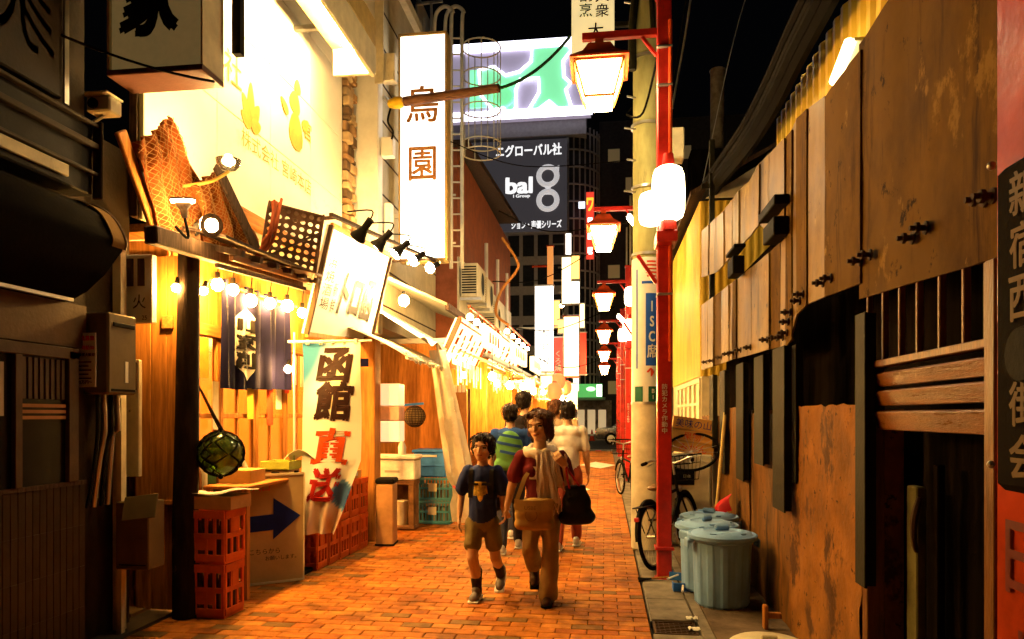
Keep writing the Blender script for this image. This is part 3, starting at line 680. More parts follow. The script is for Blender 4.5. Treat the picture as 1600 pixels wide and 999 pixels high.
for k in range(60): b.bar(p + V((.06, .04 * (rr.random() - .5), .03)), p + V((-.06, .14 * (rr.random() - .5), .008 + .015 * rr.random())), .006, .004)
stuff(b.obj('bristles', m_rubber, t))
p0, p1 = onX(1133, 645, 1.21), V((1.02, 7.0, .035))
tag(MB().tube([lerp(p1, p0, k / 8) for k in range(9)], [.016 + (.003 if k % 2 else 0) for k in range(9)], 10).obj('bamboo_pole', mat('bamboo', (.55, .40, .13), .4), loc=p1), 'pale bamboo pole leaning on the wall behind the bins', 'pole')
p = onX(1128, 800, 1.1)
b = MB(); b.sheet(lambda u, v: V((1.17 - .1 * math.sin(v * math.pi) - .02 * math.sin(u * 9), p.y - .13 + .26 * u + .04 * (v - .5) * (u - .5), .54 + .22 * v - .14 * (2 * u - 1) ** 2 * v + .01 * mnoise.noise(V((u * 6, v * 6, 0))))), 12, 8, .004)
tag(b.obj('cloth_bag', mat('red_cloth', (.55, .02, .02), .7), loc=(1.1, p.y, .54)), 'bright red cloth hung by the wall behind the bins', 'cloth')
# ---- cabinet with printed cartons
cbn = thing('cabinet', 'cream metal cabinet behind the parked bicycle', 'cabinet', (.95, 8.35, .035))
MB().bx((.72, 8.15, .036), (1.2, 8.6, 1.06), .015).obj('body', m_cream, cbn)
dr = MB().bx((.75, 8.138, .2), (1.17, 8.149, .98), .003).obj('door', m_cream, cbn)
dd = MB().bx((.74, 8.128, .72), (1.0, 8.137, .9), .003).obj('label_panel', m_black, dr); text('日本', m_paper, dd, (.92, 8.127, .82), .08, .05)
m_cart = mat('printed_carton', (.62, .30, .07), .6, var=.15)
def carton(name, c, size, rz, label, group, txt=None, m=None, z_tilt=0, tm=None):
    t = thing(name, label, 'box', c, rz, group); L = dict(local=True); sx, sy, sz = size
    MB().bx((-sx / 2, -sy / 2, 0), (sx / 2, sy / 2, sz), .004).obj('body', m or m_cart, t, **L)
    MB().bx((-.025, -sy / 2 - .001, sz + .0004), (.025, sy / 2 + .001, sz + .0015)).obj('tape', mat('tape', (.5, .36, .16), .3), t, smooth=False, **L)
    if txt:
        vs, fs = glyphs(txt, bold=.02); x0, x1 = min(q.x for q in vs), max(q.x for q in vs); y0, y1 = min(q.y for q in vs), max(q.y for q in vs)
        s_ = min(sx * .85 / (x1 - x0), sz * .7 / (y1 - y0))
        MB().add([((q.x - (x0 + x1) / 2) * s_, -sy / 2 - .002, sz / 2 + (q.y - (y0 + y1) / 2) * s_) for q in vs], fs).obj('lettering', tm or m_vermil, t, smooth=False, **L)
    if z_tilt: t.rotation_euler = (0, z_tilt, rz)
    return t
G_ = 'printed orange cartons on the cabinet'
carton('carton', (1.0, 8.36, 1.065), (.46, .3, .13), R(-6), 'lowest of three orange printed cartons on the cream cabinet', G_, 'みかん', z_tilt=R(8))
carton('carton', (1.0, 8.36, 1.2), (.46, .3, .13), R(-9), 'middle one of three orange printed cartons on the cream cabinet', G_, '果物', z_tilt=R(8))
carton('carton', (1.0, 8.36, 1.335), (.46, .3, .14), R(-4), 'topmost of three orange printed cartons, blue edge, on the cabinet', G_, '美味の山', z_tilt=R(8), tm=m_navy)

# ================================================================== BICYCLES
def bicycle(loc, rz, label):
    t = thing('bicycle', label, 'bicycle', loc, rz, 'bicycles parked by the posts'); L = dict(local=True)
    R0 = .30
    def wheel(y):
        w = MB().tube([(0, y + R0 * math.cos(a), R0 + .02 + R0 * math.sin(a)) for a in [2 * math.pi * k / 32 for k in range(32)]], .02, 8, closed=True).obj('wheel', m_rubber, t, **L)
        MB().tube([(0, y + (R0 - .028) * math.cos(a), R0 + .02 + (R0 - .028) * math.sin(a)) for a in [2 * math.pi * k / 32 for k in range(32)]], .010, 6, closed=True).obj('rim', m_steel, w, **L)
        b = MB()
        for k in range(20):
            a = 2 * math.pi * k / 20; b.cyl((.02 * (-1) ** k, y, R0 + .02), (0, y + (R0 - .03) * math.cos(a), R0 + .02 + (R0 - .03) * math.sin(a)), .0014, None, 4)
        b.cyl((-.04, y, R0 + .02), (.04, y, R0 + .02), .02, None, 8); b.obj('spokes', m_steel, w, **L)
        MB().tube([(0, y + (R0 + .04) * math.cos(R(a)), R0 + .02 + (R0 + .04) * math.sin(R(a))) for a in range(20, 190, 10)], [.024] * 17, 6).obj('mudguard', m_black, t, **L)
    wheel(-.52); wheel(.52)
    fm = MB(); bb_, hd0, hd1, st_ = (0, -.06, .29), (0, .36, .62), (0, .31, .86), (0, -.22, .66)
    for a, c in ((bb_, st_), (bb_, hd0), (st_, (0, .33, .70)), (hd0, hd1)): fm.tube([a, c], .017, 8)
    for s_ in (-.05, .05): fm.tube([(s_, -.52, .32), (s_ * .5, -.06, .29)], .009, 6); fm.tube([(s_, -.52, .32), (s_ * .4, -.2, .6)], .009, 6); fm.tube([(s_, .52, .32), (s_ * .7, .36, .6)], .012, 6)
    fm.obj('frame', m_black, t, **L)
    MB().tube(spline([(-.27, .14, 1.0), (-.2, .28, 1.03), (0, .3, .98), (.2, .28, 1.03), (.27, .14, 1.0)], 5), .012, 8).tube([hd1, (0, .3, .98)], .013, 8).obj('handlebar', m_steel, t, **L)
    for s_ in (-1, 1): MB().cyl((s_ * .275, .12, .998), (s_ * .255, .2, 1.01), .018, None, 10).obj('grip', m_rubber, t, **L); MB().cyl((s_ * .2, .27, 1.0), (s_ * .24, .17, .97), .006, None, 6).obj('brake_lever', m_steel, t, **L)
    MB().ball((0, -.26, .77), (.085, .09, .035), 14, 8).ball((0, -.14, .765), (.035, .10, .025), 12, 6).obj('saddle', mat('brown_leather', (.16, .08, .035), .35), t, **L)
    MB().cyl(st_, (0, -.25, .75), .013, None, 8).obj('seat_post', m_steel, t, **L)
    MB().tube([(.06 * math.cos(a) * 0 + .05, -.06 + .09 * math.cos(a), .29 + .09 * math.sin(a)) for a in [2 * math.pi * k / 20 for k in range(20)]], .006, 6, closed=True).bar((.06, -.06, .29), (.09, .02, .14), .012).bar((-.06, -.06, .29), (-.09, -.14, .44), .012).obj('crank', m_steel, t, **L)
    for p in ((.12, .02, .14), (-.12, -.14, .44)): MB().box(p, (.08, .07, .02), .006).obj('pedal', m_rubber, t, **L)
    MB().box((0, -.62, .62), (.12, .3, .012), .004).tube([(.05, -.7, .61), (.05, -.56, .36)], .006, 6).tube([(-.05, -.7, .61), (-.05, -.56, .36)], .006, 6).obj('rear_rack', m_black, t, **L)
    MB().box((0, -.83, .52), (.05, .02, .04), .006).obj('reflector', m_red, t, **L)
    bk = MB(); w0, w1 = .15, .2
    for z in (.78, .87, .96, 1.05):
        f = (z - .78) / .27; w = w0 + (w1 - w0) * f; d = .11 + .04 * f
        bk.tube([(-w, .52 - d, z), (w, .52 - d, z), (w, .52 + d, z), (-w, .52 + d, z)], .004 if z < 1.04 else .008, 5, closed=True)
    for k in range(9):
        f = -1 + k / 4
        for s_ in (-1, 1): bk.cyl((f * w0, .52 + s_ * .11, .78), (f * w1, .52 + s_ * .15, 1.05), .003, None, 4)
        bk.cyl((f * w0, .41, .78), (f * w0, .63, .78), .003, None, 4)
    bk.obj('basket', m_black, t, **L)
    MB().ball((0, .40, .70), (.035, .04, .035), 10, 6).obj('headlamp', m_steel, t, **L)
    return t
bic = bicycle((.70, 7.34, .02), R(-25), 'dark bicycle with brown saddle parked behind the nearest red post')
bic.rotation_euler = (0, R(-7), R(-25))
dup(bic, (.42, 13.1, -.003), R(14), 'bicycle standing farther off beside the third red post')
dup(bic, (.66, 26.2, .036), R(5), 'far bicycle parked near the cross street corner')
# loose wheel hoop on top
p = onY(1080, 706, 8.0)
hp = thing('cycle_wheel', 'black spare cycle wheel tilted before the orange cartons', 'wheel', p)
rt = Matrix.Rotation(R(-14), 3, 'Y') @ Matrix.Rotation(R(38), 3, 'X')
MB().tube([p + rt @ V((.30 * math.cos(2 * math.pi * k / 32), .30 * math.sin(2 * math.pi * k / 32), 0)) for k in range(32)], .016, 8, closed=True).obj('tyre', m_rubber, hp)
b = MB()
for k in range(16): a = 2 * math.pi * k / 16; b.cyl(p, p + rt @ V((.29 * math.cos(a), .29 * math.sin(a), 0)), .002, None, 4)
b.obj('spokes', m_steel, hp)
# ================================================================== LEFT: DARK CORNER SHOP
ds = thing('corner_shop', 'dark closed shop front with tiled base at the picture edge', 'building', (-4, 3, 0))
XW = -3.3
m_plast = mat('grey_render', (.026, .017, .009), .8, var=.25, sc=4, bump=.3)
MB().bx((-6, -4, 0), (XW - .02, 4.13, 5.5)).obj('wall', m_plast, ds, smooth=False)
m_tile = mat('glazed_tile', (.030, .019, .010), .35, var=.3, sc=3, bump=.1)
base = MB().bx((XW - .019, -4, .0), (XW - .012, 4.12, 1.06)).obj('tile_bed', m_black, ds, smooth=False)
tw, thh = .052, .268
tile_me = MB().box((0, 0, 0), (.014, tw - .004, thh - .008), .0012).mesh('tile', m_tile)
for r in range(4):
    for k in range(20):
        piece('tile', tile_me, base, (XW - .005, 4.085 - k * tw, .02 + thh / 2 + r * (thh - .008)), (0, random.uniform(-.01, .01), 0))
MB().bx((XW - .019, -4, 1.065), (XW + .01, 4.12, 1.09)).obj('sill', m_dark, ds, smooth=False)
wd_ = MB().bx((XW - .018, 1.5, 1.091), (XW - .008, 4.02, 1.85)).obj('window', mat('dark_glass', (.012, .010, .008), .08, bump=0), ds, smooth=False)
m_dkfr = mat('dark_frame', (.07, .045, .028), .5)
for y0, y1, z0, z1_ in ((3.95, 4.03, 1.091, 1.9), (3.55, 3.60, 1.091, 1.85), (3.2, 3.25, 1.091, 1.85), (2.6, 4.03, 1.851, 1.92)):
    MB().bx((XW - .007, y0, z0), (XW + .025, y1, z1_), .003).obj('frame', m_dkfr, wd_)
for k in range(8): MB().bx((XW - .007, 3.62 + k * .042, 1.6), (XW + .004, 3.645 + k * .042, 1.84)).obj('lattice', m_dkfr, wd_, smooth=False)
for k in range(3): MB().bx((XW - .006, 3.61, 1.48 + k * .035), (XW + .01, 3.94, 1.50 + k * .035)).obj('slat', mat('brown_slat', (.28, .13, .05), .45), wd_, smooth=False)
MB().bx((XW - .012, 2, 1.93), (XW + .004, 4.12, 2.2)).obj('fascia', mat('brown_fascia', (.08, .048, .026), .6), ds, smooth=False)
nt_ = tag(MB().bx((XW - .006, 3.32, 1.5), (XW - .002, 3.5, 1.8)).obj('notice', mat('cream_notice', (.34, .30, .2), .6), smooth=False, loc=(XW, 3.4, 1.5)), 'small notice with a red arrow in the dark shop window', 'notice')
text('↑', m_vermil, nt_, (XW - .001, 3.42, 1.68), .08, .08, (0, -1, 0), bold=.04)
# awning: rounded hood
aw = thing('awning', 'black rounded shop awning with a pale metal rim', 'awning', (-3.1, 3, 2.3))
prof = [(-3.30, 2.80), (-3.12, 2.78), (-2.98, 2.70), (-2.90, 2.56), (-2.905, 2.50), (-3.02, 2.36), (-3.14, 2.26), (-3.26, 2.20), (-3.30, 2.20)]
b = MB(); n = len(prof)
vs = [(x, yy, z) for yy in (1.2, 3.93) for x, z in prof]
b.add(vs, [(i, n + i, n + (i + 1) % n, (i + 1) % n) for i in range(n)] + [list(range(n)), list(range(2 * n - 1, n - 1, -1))]); b.obj('cover', mat('black_vinyl', (.005, .004, .0035), .95, spec=.02), aw)
b = MB(); b.sheet(lambda u, v: (lambda q: V((q.x + .006, 3.83 + .115 * v, q.z + .008)))(spline([(x, 0, z) for x, z in prof[:5]], 8)[int(u * 32)]), 32, 3, .006); b.obj('edge_highlight', mat('highlight_tan', (.16, .09, .03), .9, spec=.03), aw)  # tan strip paints the highlight along the awning's end edge
MB().tube(spline([(x, 3.945, z + .010) for x, z in prof[:5]], 4), .012, 8).obj('rim', m_rusty, aw)
MB().bar((-3.22, 1.2, 2.205), (-3.22, 3.9, 2.205), .03, .02).obj('rail', m_steel, aw)
# shutter box with rails above
sb_ = thing('shutter_box', 'dark metal shutter box with shiny rails above the awning', 'shutter box', (-3.2, 3, 2.9))
MB().bx((-3.30, 1, 2.86), (-3.14, 3.98, 3.30), .01).obj('case', mat('dark_metal', (.012, .010, .008), .6), sb_)
for z, w in ((3.30, .02), (3.18, .035), (3.0, .02)): MB().bx((-3.139, 1, z - w), (-3.10, 4.0, z), .004).obj('rail', mat('dull_steel', (.05, .036, .02), .6), sb_)
MB().bx((-3.13, 3.2, 2.9), (-3.11, 3.75, 2.97), .004).obj('name_strip', m_cream, sb_)
MB().bx((-3.15, 3.981, 2.84), (-3.08, 4.0, 3.32), .008).obj('end_plate', MATS['dull_steel'], sb_)
# dark sign board with brush characters
dk = thing('dark_signboard', 'unlit brown signboard with black brush characters over the shutter box', 'sign', (-3.2, 3.2, 3.4))
MB().bx((-3.30, 1.5, 3.36), (-3.16, 3.76, 4.6), .01).obj('board', mat('dim_sign_face', (.018, .011, .006), .5), dk)
MB().bx((-3.165, 3.761, 3.34), (-3.15, 3.80, 4.62), .003).obj('frame', m_steel, dk)
text('家', m_ink, dk, (-3.157, 3.49, 3.84), .42, .62, (0, -1, 0), bold=.05, shear=.15, keep=False); text('家', m_ink, dk, (-3.157, 2.95, 3.84), .42, .62, (0, -1, 0), bold=.05, keep=False)
# hanging box sign, a faint glow added to lighten its face
lb_ = thing('box_sign', 'big hanging box sign with a bold black brush character', 'sign', (-2.86, 4.3, 3.72))
MB().bx((-3.18, 4.19, 3.74), (-2.55, 4.42, 5.4), .012).obj('box', mat('acrylic_added_glow', (.55, .44, .20), .35, var=.12, bump=.03, emit=.10, ecol=(1, .66, .22)), lb_)
MB().bx((-3.2, 4.175, 3.70), (-2.535, 4.435, 3.739), .004).obj('underside', mat('dark_tray', (.10, .04, .025), .5), lb_)
MB().bx((-3.2, 4.18, 3.74), (-3.182, 4.43, 5.4)).bx((-2.548, 4.18, 3.74), (-2.535, 4.43, 5.4)).obj('frame', m_cream, lb_, smooth=False)
text('家', m_ink, lb_, (-2.88, 4.188, 4.22), .44, .52, bold=.045, shear=.25, keep=False)
MB().bx((-3.35, 4.3, 4.6), (-3.201, 4.36, 4.66)).obj('bracket', m_black, lb_, smooth=False)
MB().bx((-2.50, 4.47, 3.95), (-2.44, 4.53, 5.6)).obj('hanger', m_black, lb_, smooth=False); MB().bx((-3.3, 4.47, 5.3), (-2.501, 4.53, 5.36)).obj('hanger_arm', m_black, lb_, smooth=False)
tag(MB().tube(sag(onX(95, 55, -3.1), onX(335, 128, -2.53), .03), .008, 6).obj('wire', m_rubber), 'thin black wire crossing the big box sign', 'wire')
# security camera
sc_ = thing('security_camera', 'boxy outdoor camera under the big box sign', 'camera', (-3.1, 4.15, 3.3))
c = onY(163, 168, 4.25)
MB().box(c, (.17, .12, .10), .01).box(c + V((0, -.02, .058)), (.19, .16, .012), .003).obj('housing', m_cream, sc_); MB().cyl(c + V((-.03, -.0605, 0)), c + V((-.03, -.075, 0)), .035, None, 12).obj('lens', m_black, sc_)
MB().cyl(c + V((0, .0, -.05)), c + V((-.2, .05, -.12)), .012, None, 8).obj('arm', m_steel, sc_)
# ---- gap with service boxes
m_hw = mat('heater_casing', (.13, .098, .05), .4, var=.12, bump=.06)
gh = thing('water_heater', 'beige wall-mounted gas water heater beside the recruiting poster', 'water heater', (-3.25, 4.28, 1.64))
MB().bx((-3.38, 4.14, 1.64), (-3.16, 4.42, 2.17), .012).obj('casing', m_hw, gh)
MB().bx((-3.159, 4.18, 2.08), (-3.15, 4.39, 2.11), .004).obj('flue_slot', m_black, gh); MB().bx((-3.16, 4.17, 1.66), (-3.156, 4.40, 1.675)).obj('vent', m_black, gh, smooth=False); MB().bx((-3.1595, 4.3, 1.72), (-3.157, 4.33, 1.86)).obj('label', m_paper, gh, smooth=False)
for k, dy in enumerate((4.18, 4.24, 4.31, 4.37)): MB().tube(spline([(-3.27, dy, 1.638), (-3.27, dy + .01, 1.4), (-3.3, dy, 1.1 + .1 * k), (-3.34, dy, .9)], 5), .013 + .004 * (k % 2), 8).obj('pipe', m_steel if k % 2 else m_iron, gh)
po = thing('poster', 'white recruiting poster with red and black print by the heater', 'poster', (-3.3, 4.13, 1.68))
a, c = onY(118, 605, 4.09), onY(150, 520, 4.09)
MB().bx((a.x, 4.088, a.z), (c.x, 4.092, c.z), 0).obj('sheet', m_paper, po, smooth=False)
cx, w_ = (a.x + c.x) / 2, c.x - a.x
text('社員募集', m_vermil, po, (cx, 4.087, c.z - .035), w_ * .92, .06, bold=.03); text('時給00', m_vermil, po, (cx + .02, 4.087, c.z - .095), w_ * .6, .03, bold=.02); text('経験者大歓迎', m_ink, po, (cx, 4.087, c.z - .14), w_ * .95, .04, bold=.02)
for k in range(5): MB().bx((a.x + .01, 4.0855, c.z - .19 - k * .026), (c.x - .03 - .02 * (k % 2), 4.0872, c.z - .182 - k * .026)).obj('print_line', m_ink, po, smooth=False)
text('25万円～', m_ink, po, (cx, 4.087, a.z + .03), w_ * .7, .03, bold=.03)
# backing walls of the gap
gp = thing('service_wall', 'narrow recessed plaster wall between the dark shop and the log post', 'wall', (-3.6, 4.5, 0))
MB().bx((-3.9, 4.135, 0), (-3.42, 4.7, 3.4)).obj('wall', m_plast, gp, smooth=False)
MB().bx((-3.40, 4.50, .0), (-3.34, 4.56, 2.7)).bx((-3.33, 4.44, 0), (-3.29, 4.48, 1.62)).obj('pipe', m_cream, gp)
sl = thing('lantern_box', 'pale wooden lamp box with two dark slots and scribbles', 'sign', (-3.2, 4.62, 2.2))
a, c = onY(192, 505, 4.62), onY(237, 397, 4.62)
MB().bx((a.x, 4.62, a.z), (c.x, 4.68, c.z), .006).obj('box', m_white, sl)
for k in (0, 1): MB().bx((a.x + .03 + k * .085, 4.614, a.z + .26), (a.x + .085 + k * .085, 4.6195, c.z - .03), .002).obj('slot', m_dark, sl)
text('火', m_ink, sl, (a.x + .13, 4.618, a.z + .15), .12, .1); text('25', m_ink, sl, (a.x + .17, 4.618, a.z + .035), .05, .03)
wp = thing('wall_panel', 'tall pale panel with scrawled graffiti beside the orange boards', 'panel', (-3.2, 4.66, 1.1))
a, c = onY(182, 745, 4.66), onY(217, 562, 4.66)
MB().bx((a.x, 4.66, a.z), (c.x, 4.70, c.z), .005).obj('panel', m_cream, wp); text('レヘ＊', m_ink, wp, (a.x + .07, 4.658, c.z - .37), .10, .05, shear=.3)
MB().bx((c.x - .05, 4.645, c.z - .22), (c.x - .01, 4.659, c.z - .02), .002).obj('slot', m_dark, wp)
mb_ = thing('meter_box', 'beige meter box with its lid hanging open near the ground', 'meter box', (-3.2, 4.45, .4))
a, c = onY(180, 890, 4.42), onY(232, 785, 4.42)
MB().bx((a.x, 4.42, a.z), (c.x, 4.60, c.z), .008).obj('case', m_hw, mb_); MB().box(((a.x + c.x) / 2 + .09, 4.38, c.z - .03), (.24, .012, .17), .004, Matrix.Rotation(R(-24), 3, 'X') @ Matrix.Rotation(R(-8), 3, 'Y')).obj('lid', m_hw, mb_)
MB().bx((a.x + .03, 4.416, a.z + .03), (c.x - .02, 4.4195, a.z + .036)).obj('seam', m_black, mb_, smooth=False)
# orange board wall facing the camera
ow = thing('board_wall', 'orange lit plank partition behind the log post', 'wall', (-3.1, 4.78, 0))
x = -3.57
for k in range(3):
    MB().bx((x, 4.975, .02), (x + .128, 5.005, 2.72), .004).obj('plank', m_wood, ow); x += .131
tag(MB().tube([(-3.10, 4.9, 0), (-3.11, 4.9, .7), (-3.095, 4.9, 1.5), (-3.085, 4.9, 2.2), (-3.08, 4.9, 2.72)], [.10, .092, .085, .08, .078], 16).obj('log_post', mat('bark_log', (.018, .010, .006), .85, var=.6, sc=4, stretch=(3, 3, .6), bump=.9, bsc=20, wear=((.26, .14, .055), 3, .60, (1.2, 1.2, .5))), loc=(-3.1, 4.9, 0)), 'dark rough log post holding up the restaurant eaves', 'post')

# ================================================================== RESTAURANT
rs = thing('restaurant', 'glowing orange timber restaurant front with lattice windows', 'restaurant', (-4, 7, 0))
XF = -3.28
m_floor = mat('tile_floor', (.2, .13, .07), .5)
MB().bx((-6.3, 4.80, .005), (XF - .2, 9.1, .03)).obj('floor', m_floor, rs, smooth=False)
MB().bx((-6.35, 4.80, .03), (-6.3, 9.1, 2.85)).bx((-6.299, 9.05, .03), (XF - .1, 9.1, 2.85)).bx((-6.299, 5.01, .03), (-3.33, 5.035, 2.85)).obj('inner_wall', m_wood, rs, smooth=False)
MB().bx((-6.35, 4.80, 2.86), (XF - .05, 9.1, 2.92)).obj('ceiling', m_woodh, rs, smooth=False)
for k in range(22):       # wainscot boards
    MB().bx((XF - .025, 5.04 + k * .14, .02), (XF, 5.177 + k * .14, .82), .004).obj('plank', m_wood, rs)
MB().bx((XF - .06, 4.95, .822), (XF + .05, 8.1, .86), .006).obj('sill', m_woodh, rs)
MB().bx((XF - .06, 4.95, 2.16), (XF + .03, 8.1, 2.26), .006).obj('lintel', m_woodh, rs)
for k in range(26):       # upper boards
    if k * .123 + 5.0 < 8.05: MB().bx((XF - .02, 5.0 + k * .123, 2.262), (XF + .004, 5.12 + k * .123, 2.85), .003).obj('plank', m_wood, rs)
for k in range(5):
    y0 = 5.04 + k * .62
    w = MB().bx((XF - .04, y0, .861), (XF + .012, y0 + .05, 2.159), .004).bx((XF - .04, y0 + .571, .861), (XF + .012, y0 + .615, 2.159), .004).bx((XF - .038, y0 + .051, 1.48), (XF + .008, y0 + .57, 1.52), .003).obj('window', m_wood, rs)
    for q in range(1): MB().bx((XF - .03, y0 + .30, .862), (XF - .004, y0 + .33, 2.158)).obj('mullion', m_wood, w, smooth=False)
    MB().bx((XF - .019, y0 + .052, .862), (XF - .015, y0 + .569, 2.158)).obj('pane', m_glass, w, smooth=False)
rm = random.Random(21)
for k in range(16):       # paper menus pinned along the lintel and on the windows
    yy = 5.12 + k * .19; hh = rm.uniform(.22, .45); zz = 2.14 - rm.choice((0, 0, .35))
    MB().bx((XF + .032, yy, zz - hh), (XF + .036, yy + rm.uniform(.08, .13), zz)).obj('menu_strip', rm.choice((m_paper, m_cream, m_vermil, mat('yellow_paper', (.62, .42, .05), .7, tl=.2))), rs, smooth=False)
bm_ = [mat('green_bottle', (.03, .09, .03), .15, spec=.5), mat('brown_bottle', (.14, .05, .012), .15, spec=.5), mat('clear_bottle', (.5, .45, .3), .15, spec=.5)]
bt_me = [MB().lathe([(0, 0), (.042, 0), (.044, .01), (.044, .17), (.018, .24), (.016, .30), (.019, .30), (.019, .315), (0, .315)], n=12).mesh('glass', m_, True) for m_ in bm_]
for k in range(9):
    o_ = bpy.data.objects.new('sake_bottle', bt_me[k % 3]); COL.objects.link(o_); o_.location = (XF + .01, 5.16 + k * .11 + .03 * (k % 2), .861)
    tag(o_, ('first', 'second', 'third', 'fourth', 'fifth', 'sixth', 'seventh', 'eighth', 'ninth')[k] + ' bottle on the window sill, counted from the log post', 'bottle', 'bottles on the window sill')
# furniture seen through the lattice
for i, (x, y_) in enumerate(((-4.1, 5.6), (-4.3, 6.8), (-4.0, 7.8))):
    t = thing('dining_table', ('wooden dining table inside the restaurant nearest the log post', 'wooden dining table in the middle of the restaurant', 'wooden dining table deep in the restaurant by its end wall')[i], 'table', (x, y_, .03), 0, 'dining tables inside')
    MB().bx((x - .35, y_ - .3, .7), (x + .35, y_ + .3, .74), .006).obj('top', m_wood, t)
    for sx in (-1, 1):
        for sy in (-1, 1): MB().bx((x + sx * .3 - .02, y_ + sy * .25 - .02, .031), (x + sx * .3 + .02, y_ + sy * .25 + .02, .699)).obj('leg', m_wood, t, smooth=False)
def bulb(t, p, r=.05, m=None, cap=True, up=V((0, 0, 1))):
    bulb.k = getattr(bulb, 'k', 0) + 1; r = r * (.9, 1.06, .97, 1.1, .94)[bulb.k % 5]
    MB().ball(p, (r, r, r * 1.08), 12, 8).obj('glass', m or m_bulb, t)
    if cap: MB().cyl(p + up * (r * .9), p + up * (r * .9 + .06), .022, .02, 10).obj('socket', m_black, t)
for i, (x, y_) in enumerate(((-4.0, 5.7), (-4.2, 7.1), (-4.6, 8.3))):
    t = thing('pendant_lamp', ('pendant bulb inside the restaurant behind the curtain', 'pendant bulb inside the restaurant behind the banner', 'pendant bulb at the far end of the restaurant room')[i], 'lamp', (x, y_, 2.3), 0, 'pendant bulbs inside')
    bulb(t, V((x, y_, 2.3)), .06, lit('room_bulb', (1, .46, .09), 4200)); MB().cyl((x, y_, 2.41), (x, y_, 2.858), .006, None, 6).obj('flex', m_black, t)
# eaves beam with rafters and rails
ev = thing('eaves', 'dark timber eaves running from the log post over the curtain', 'eaves', (-2.95, 6, 2.7))
MB().bar((-2.98, 4.3, 2.70), (-2.935, 6.48, 2.80), .10, .12, .01).obj('beam', m_dark, ev); MB().bar((-2.86, 4.9, 2.62), (-2.86, 6.45, 2.72), .035, .035, .005).obj('rail', m_dark, ev); MB().bar((-2.80, 5.0, 2.70), (-2.80, 6.45, 2.79), .04, .05, .005).obj('rail', mat('brown_rail', (.2, .08, .03), .5), ev)
for k in range(6): MB().bar((-3.3, 5.0 + k * .28, 2.86 + .012 * k), (-2.7, 5.0 + k * .28, 2.72 + .012 * k), .05, .05, .004).obj('rafter', m_dark, ev)
MB().slab([(-3.3, 4.75, 2.92), (-3.3, 6.5, 2.98), (-2.7, 6.5, 2.84), (-2.7, 4.75, 2.78)], (0, 0, .02)).obj('soffit', m_dark, ev, smooth=False)
# string of globe bulbs
for i, (u, v) in enumerate(((340, 445), (364, 453), (392, 470), (422, 474), (449, 478), (472, 489))):
    p = onX(u, v, -3.10)
    t = thing('globe_bulb', ('first and nearest', 'second', 'third', 'fourth', 'fifth', 'sixth and last')[i] + ' globe bulb over the curtain, counted from the log post', 'bulb', p, 0, 'globe bulbs over the curtain')
    bulb(t, p, .05); MB().cyl(p + V((0, 0, .1)), V((-3.08, p.y, 2.76 + .03 * (p.y - 4.9))), .005, None, 6).obj('cord', m_black, t)
for i, (u, v, X, lab) in enumerate(((275, 450, -3.13, 'reflector bulb glowing on the orange boards behind the log post'), (450, 577, -3.0, 'clip bulb low beside the vertical banner'), (318, 455, -3.14, 'small bulb right beside the log post top'))):
    p = onX(u, v, X); t = thing('clip_bulb', lab, 'bulb', p, 0, 'bare bulbs round the entrance'); bulb(t, p, .032, lit('small_bulb', (1, .50, .11), 2600), up=V((0, .4, .9)))
# noren curtain
nr = thing('shop_curtain', 'navy split shop curtain with a white crest and brush lettering', 'curtain', (-3.17, 6.4, 1.72))
ny0, ny1 = YX(345, -3.17), YX(450, -3.17); nz0, nz1 = 1.73, 2.58
m_noren = mat('indigo_cloth', (.004, .0035, .022), .85, var=.2, bump=.2, bsc=120)
def nfn(y_, z): return V((-3.17 + .030 * math.sin((y_ - ny0) * 17) * (1 - .6 * (z - nz0) / (nz1 - nz0)) + .02 * math.sin((y_ - ny0) * 41), y_, z))
for k in range(3):
    a, c = ny0 + (ny1 - ny0) * k / 3 + .006, ny0 + (ny1 - ny0) * (k + 1) / 3 - .006
    b = MB(); b.sheet(lambda u, v: nfn(a + (c - a) * u + (.02 * (u - .5)) * v, nz1 + (nz0 + .015 * k - nz1) * v), 16, 10, .003); b.obj('cloth_strip', m_noren, nr)
MB().bar((-3.17, ny0 - .15, 2.60), (-3.17, ny1 + .2, 2.63), .022, .022).obj('rod', m_wood, nr)
for k in range(7): MB().bx((-3.185, ny0 + .05 + k * .18, 2.57), (-3.155, ny0 + .09 + k * .18, 2.65)).obj('loop', m_noren, nr, smooth=False)
cy, cz = ny0 + .39, 2.15
loz = [(-.0, .33), (.13, .19), (.15, -.02), (.12, -.18), (.02, -.34), (-.10, -.2), (-.17, -.04), (-.15, .16)]
b = MB(); pts = []
for i in range(len(loz)):
    for q in range(4):
        a, c = loz[i], loz[(i + 1) % len(loz)]; t_ = q / 4; pts.append((a[0] + (c[0] - a[0]) * t_, a[1] + (c[1] - a[1]) * t_))
vs = [nfn(cy, cz) + V((.010, 0, 0))]
for f in (.33, .66, 1): vs += [nfn(cy + y_ * f * 1.15, cz + z * f) + V((.010, 0, 0)) for y_, z in pts]
n = len(pts); fs = [(0, 1 + j, 1 + (j + 1) % n) for j in range(n)] + [(1 + r * n + j, 1 + (r + 1) * n + j, 1 + (r + 1) * n + (j + 1) % n, 1 + r * n + (j + 1) % n) for r in range(2) for j in range(n)]
b.add(vs, [f[::-1] if len(f) == 3 else f for f in fs]).obj('crest', m_paper, nr)
text('山家削', m_ink, nr, (0, 0, 0), .2, .46, vertical=True, bold=.05, fn=lambda a, c: nfn(cy + a, cz + c) + V((.016, 0, 0)), keep=False)

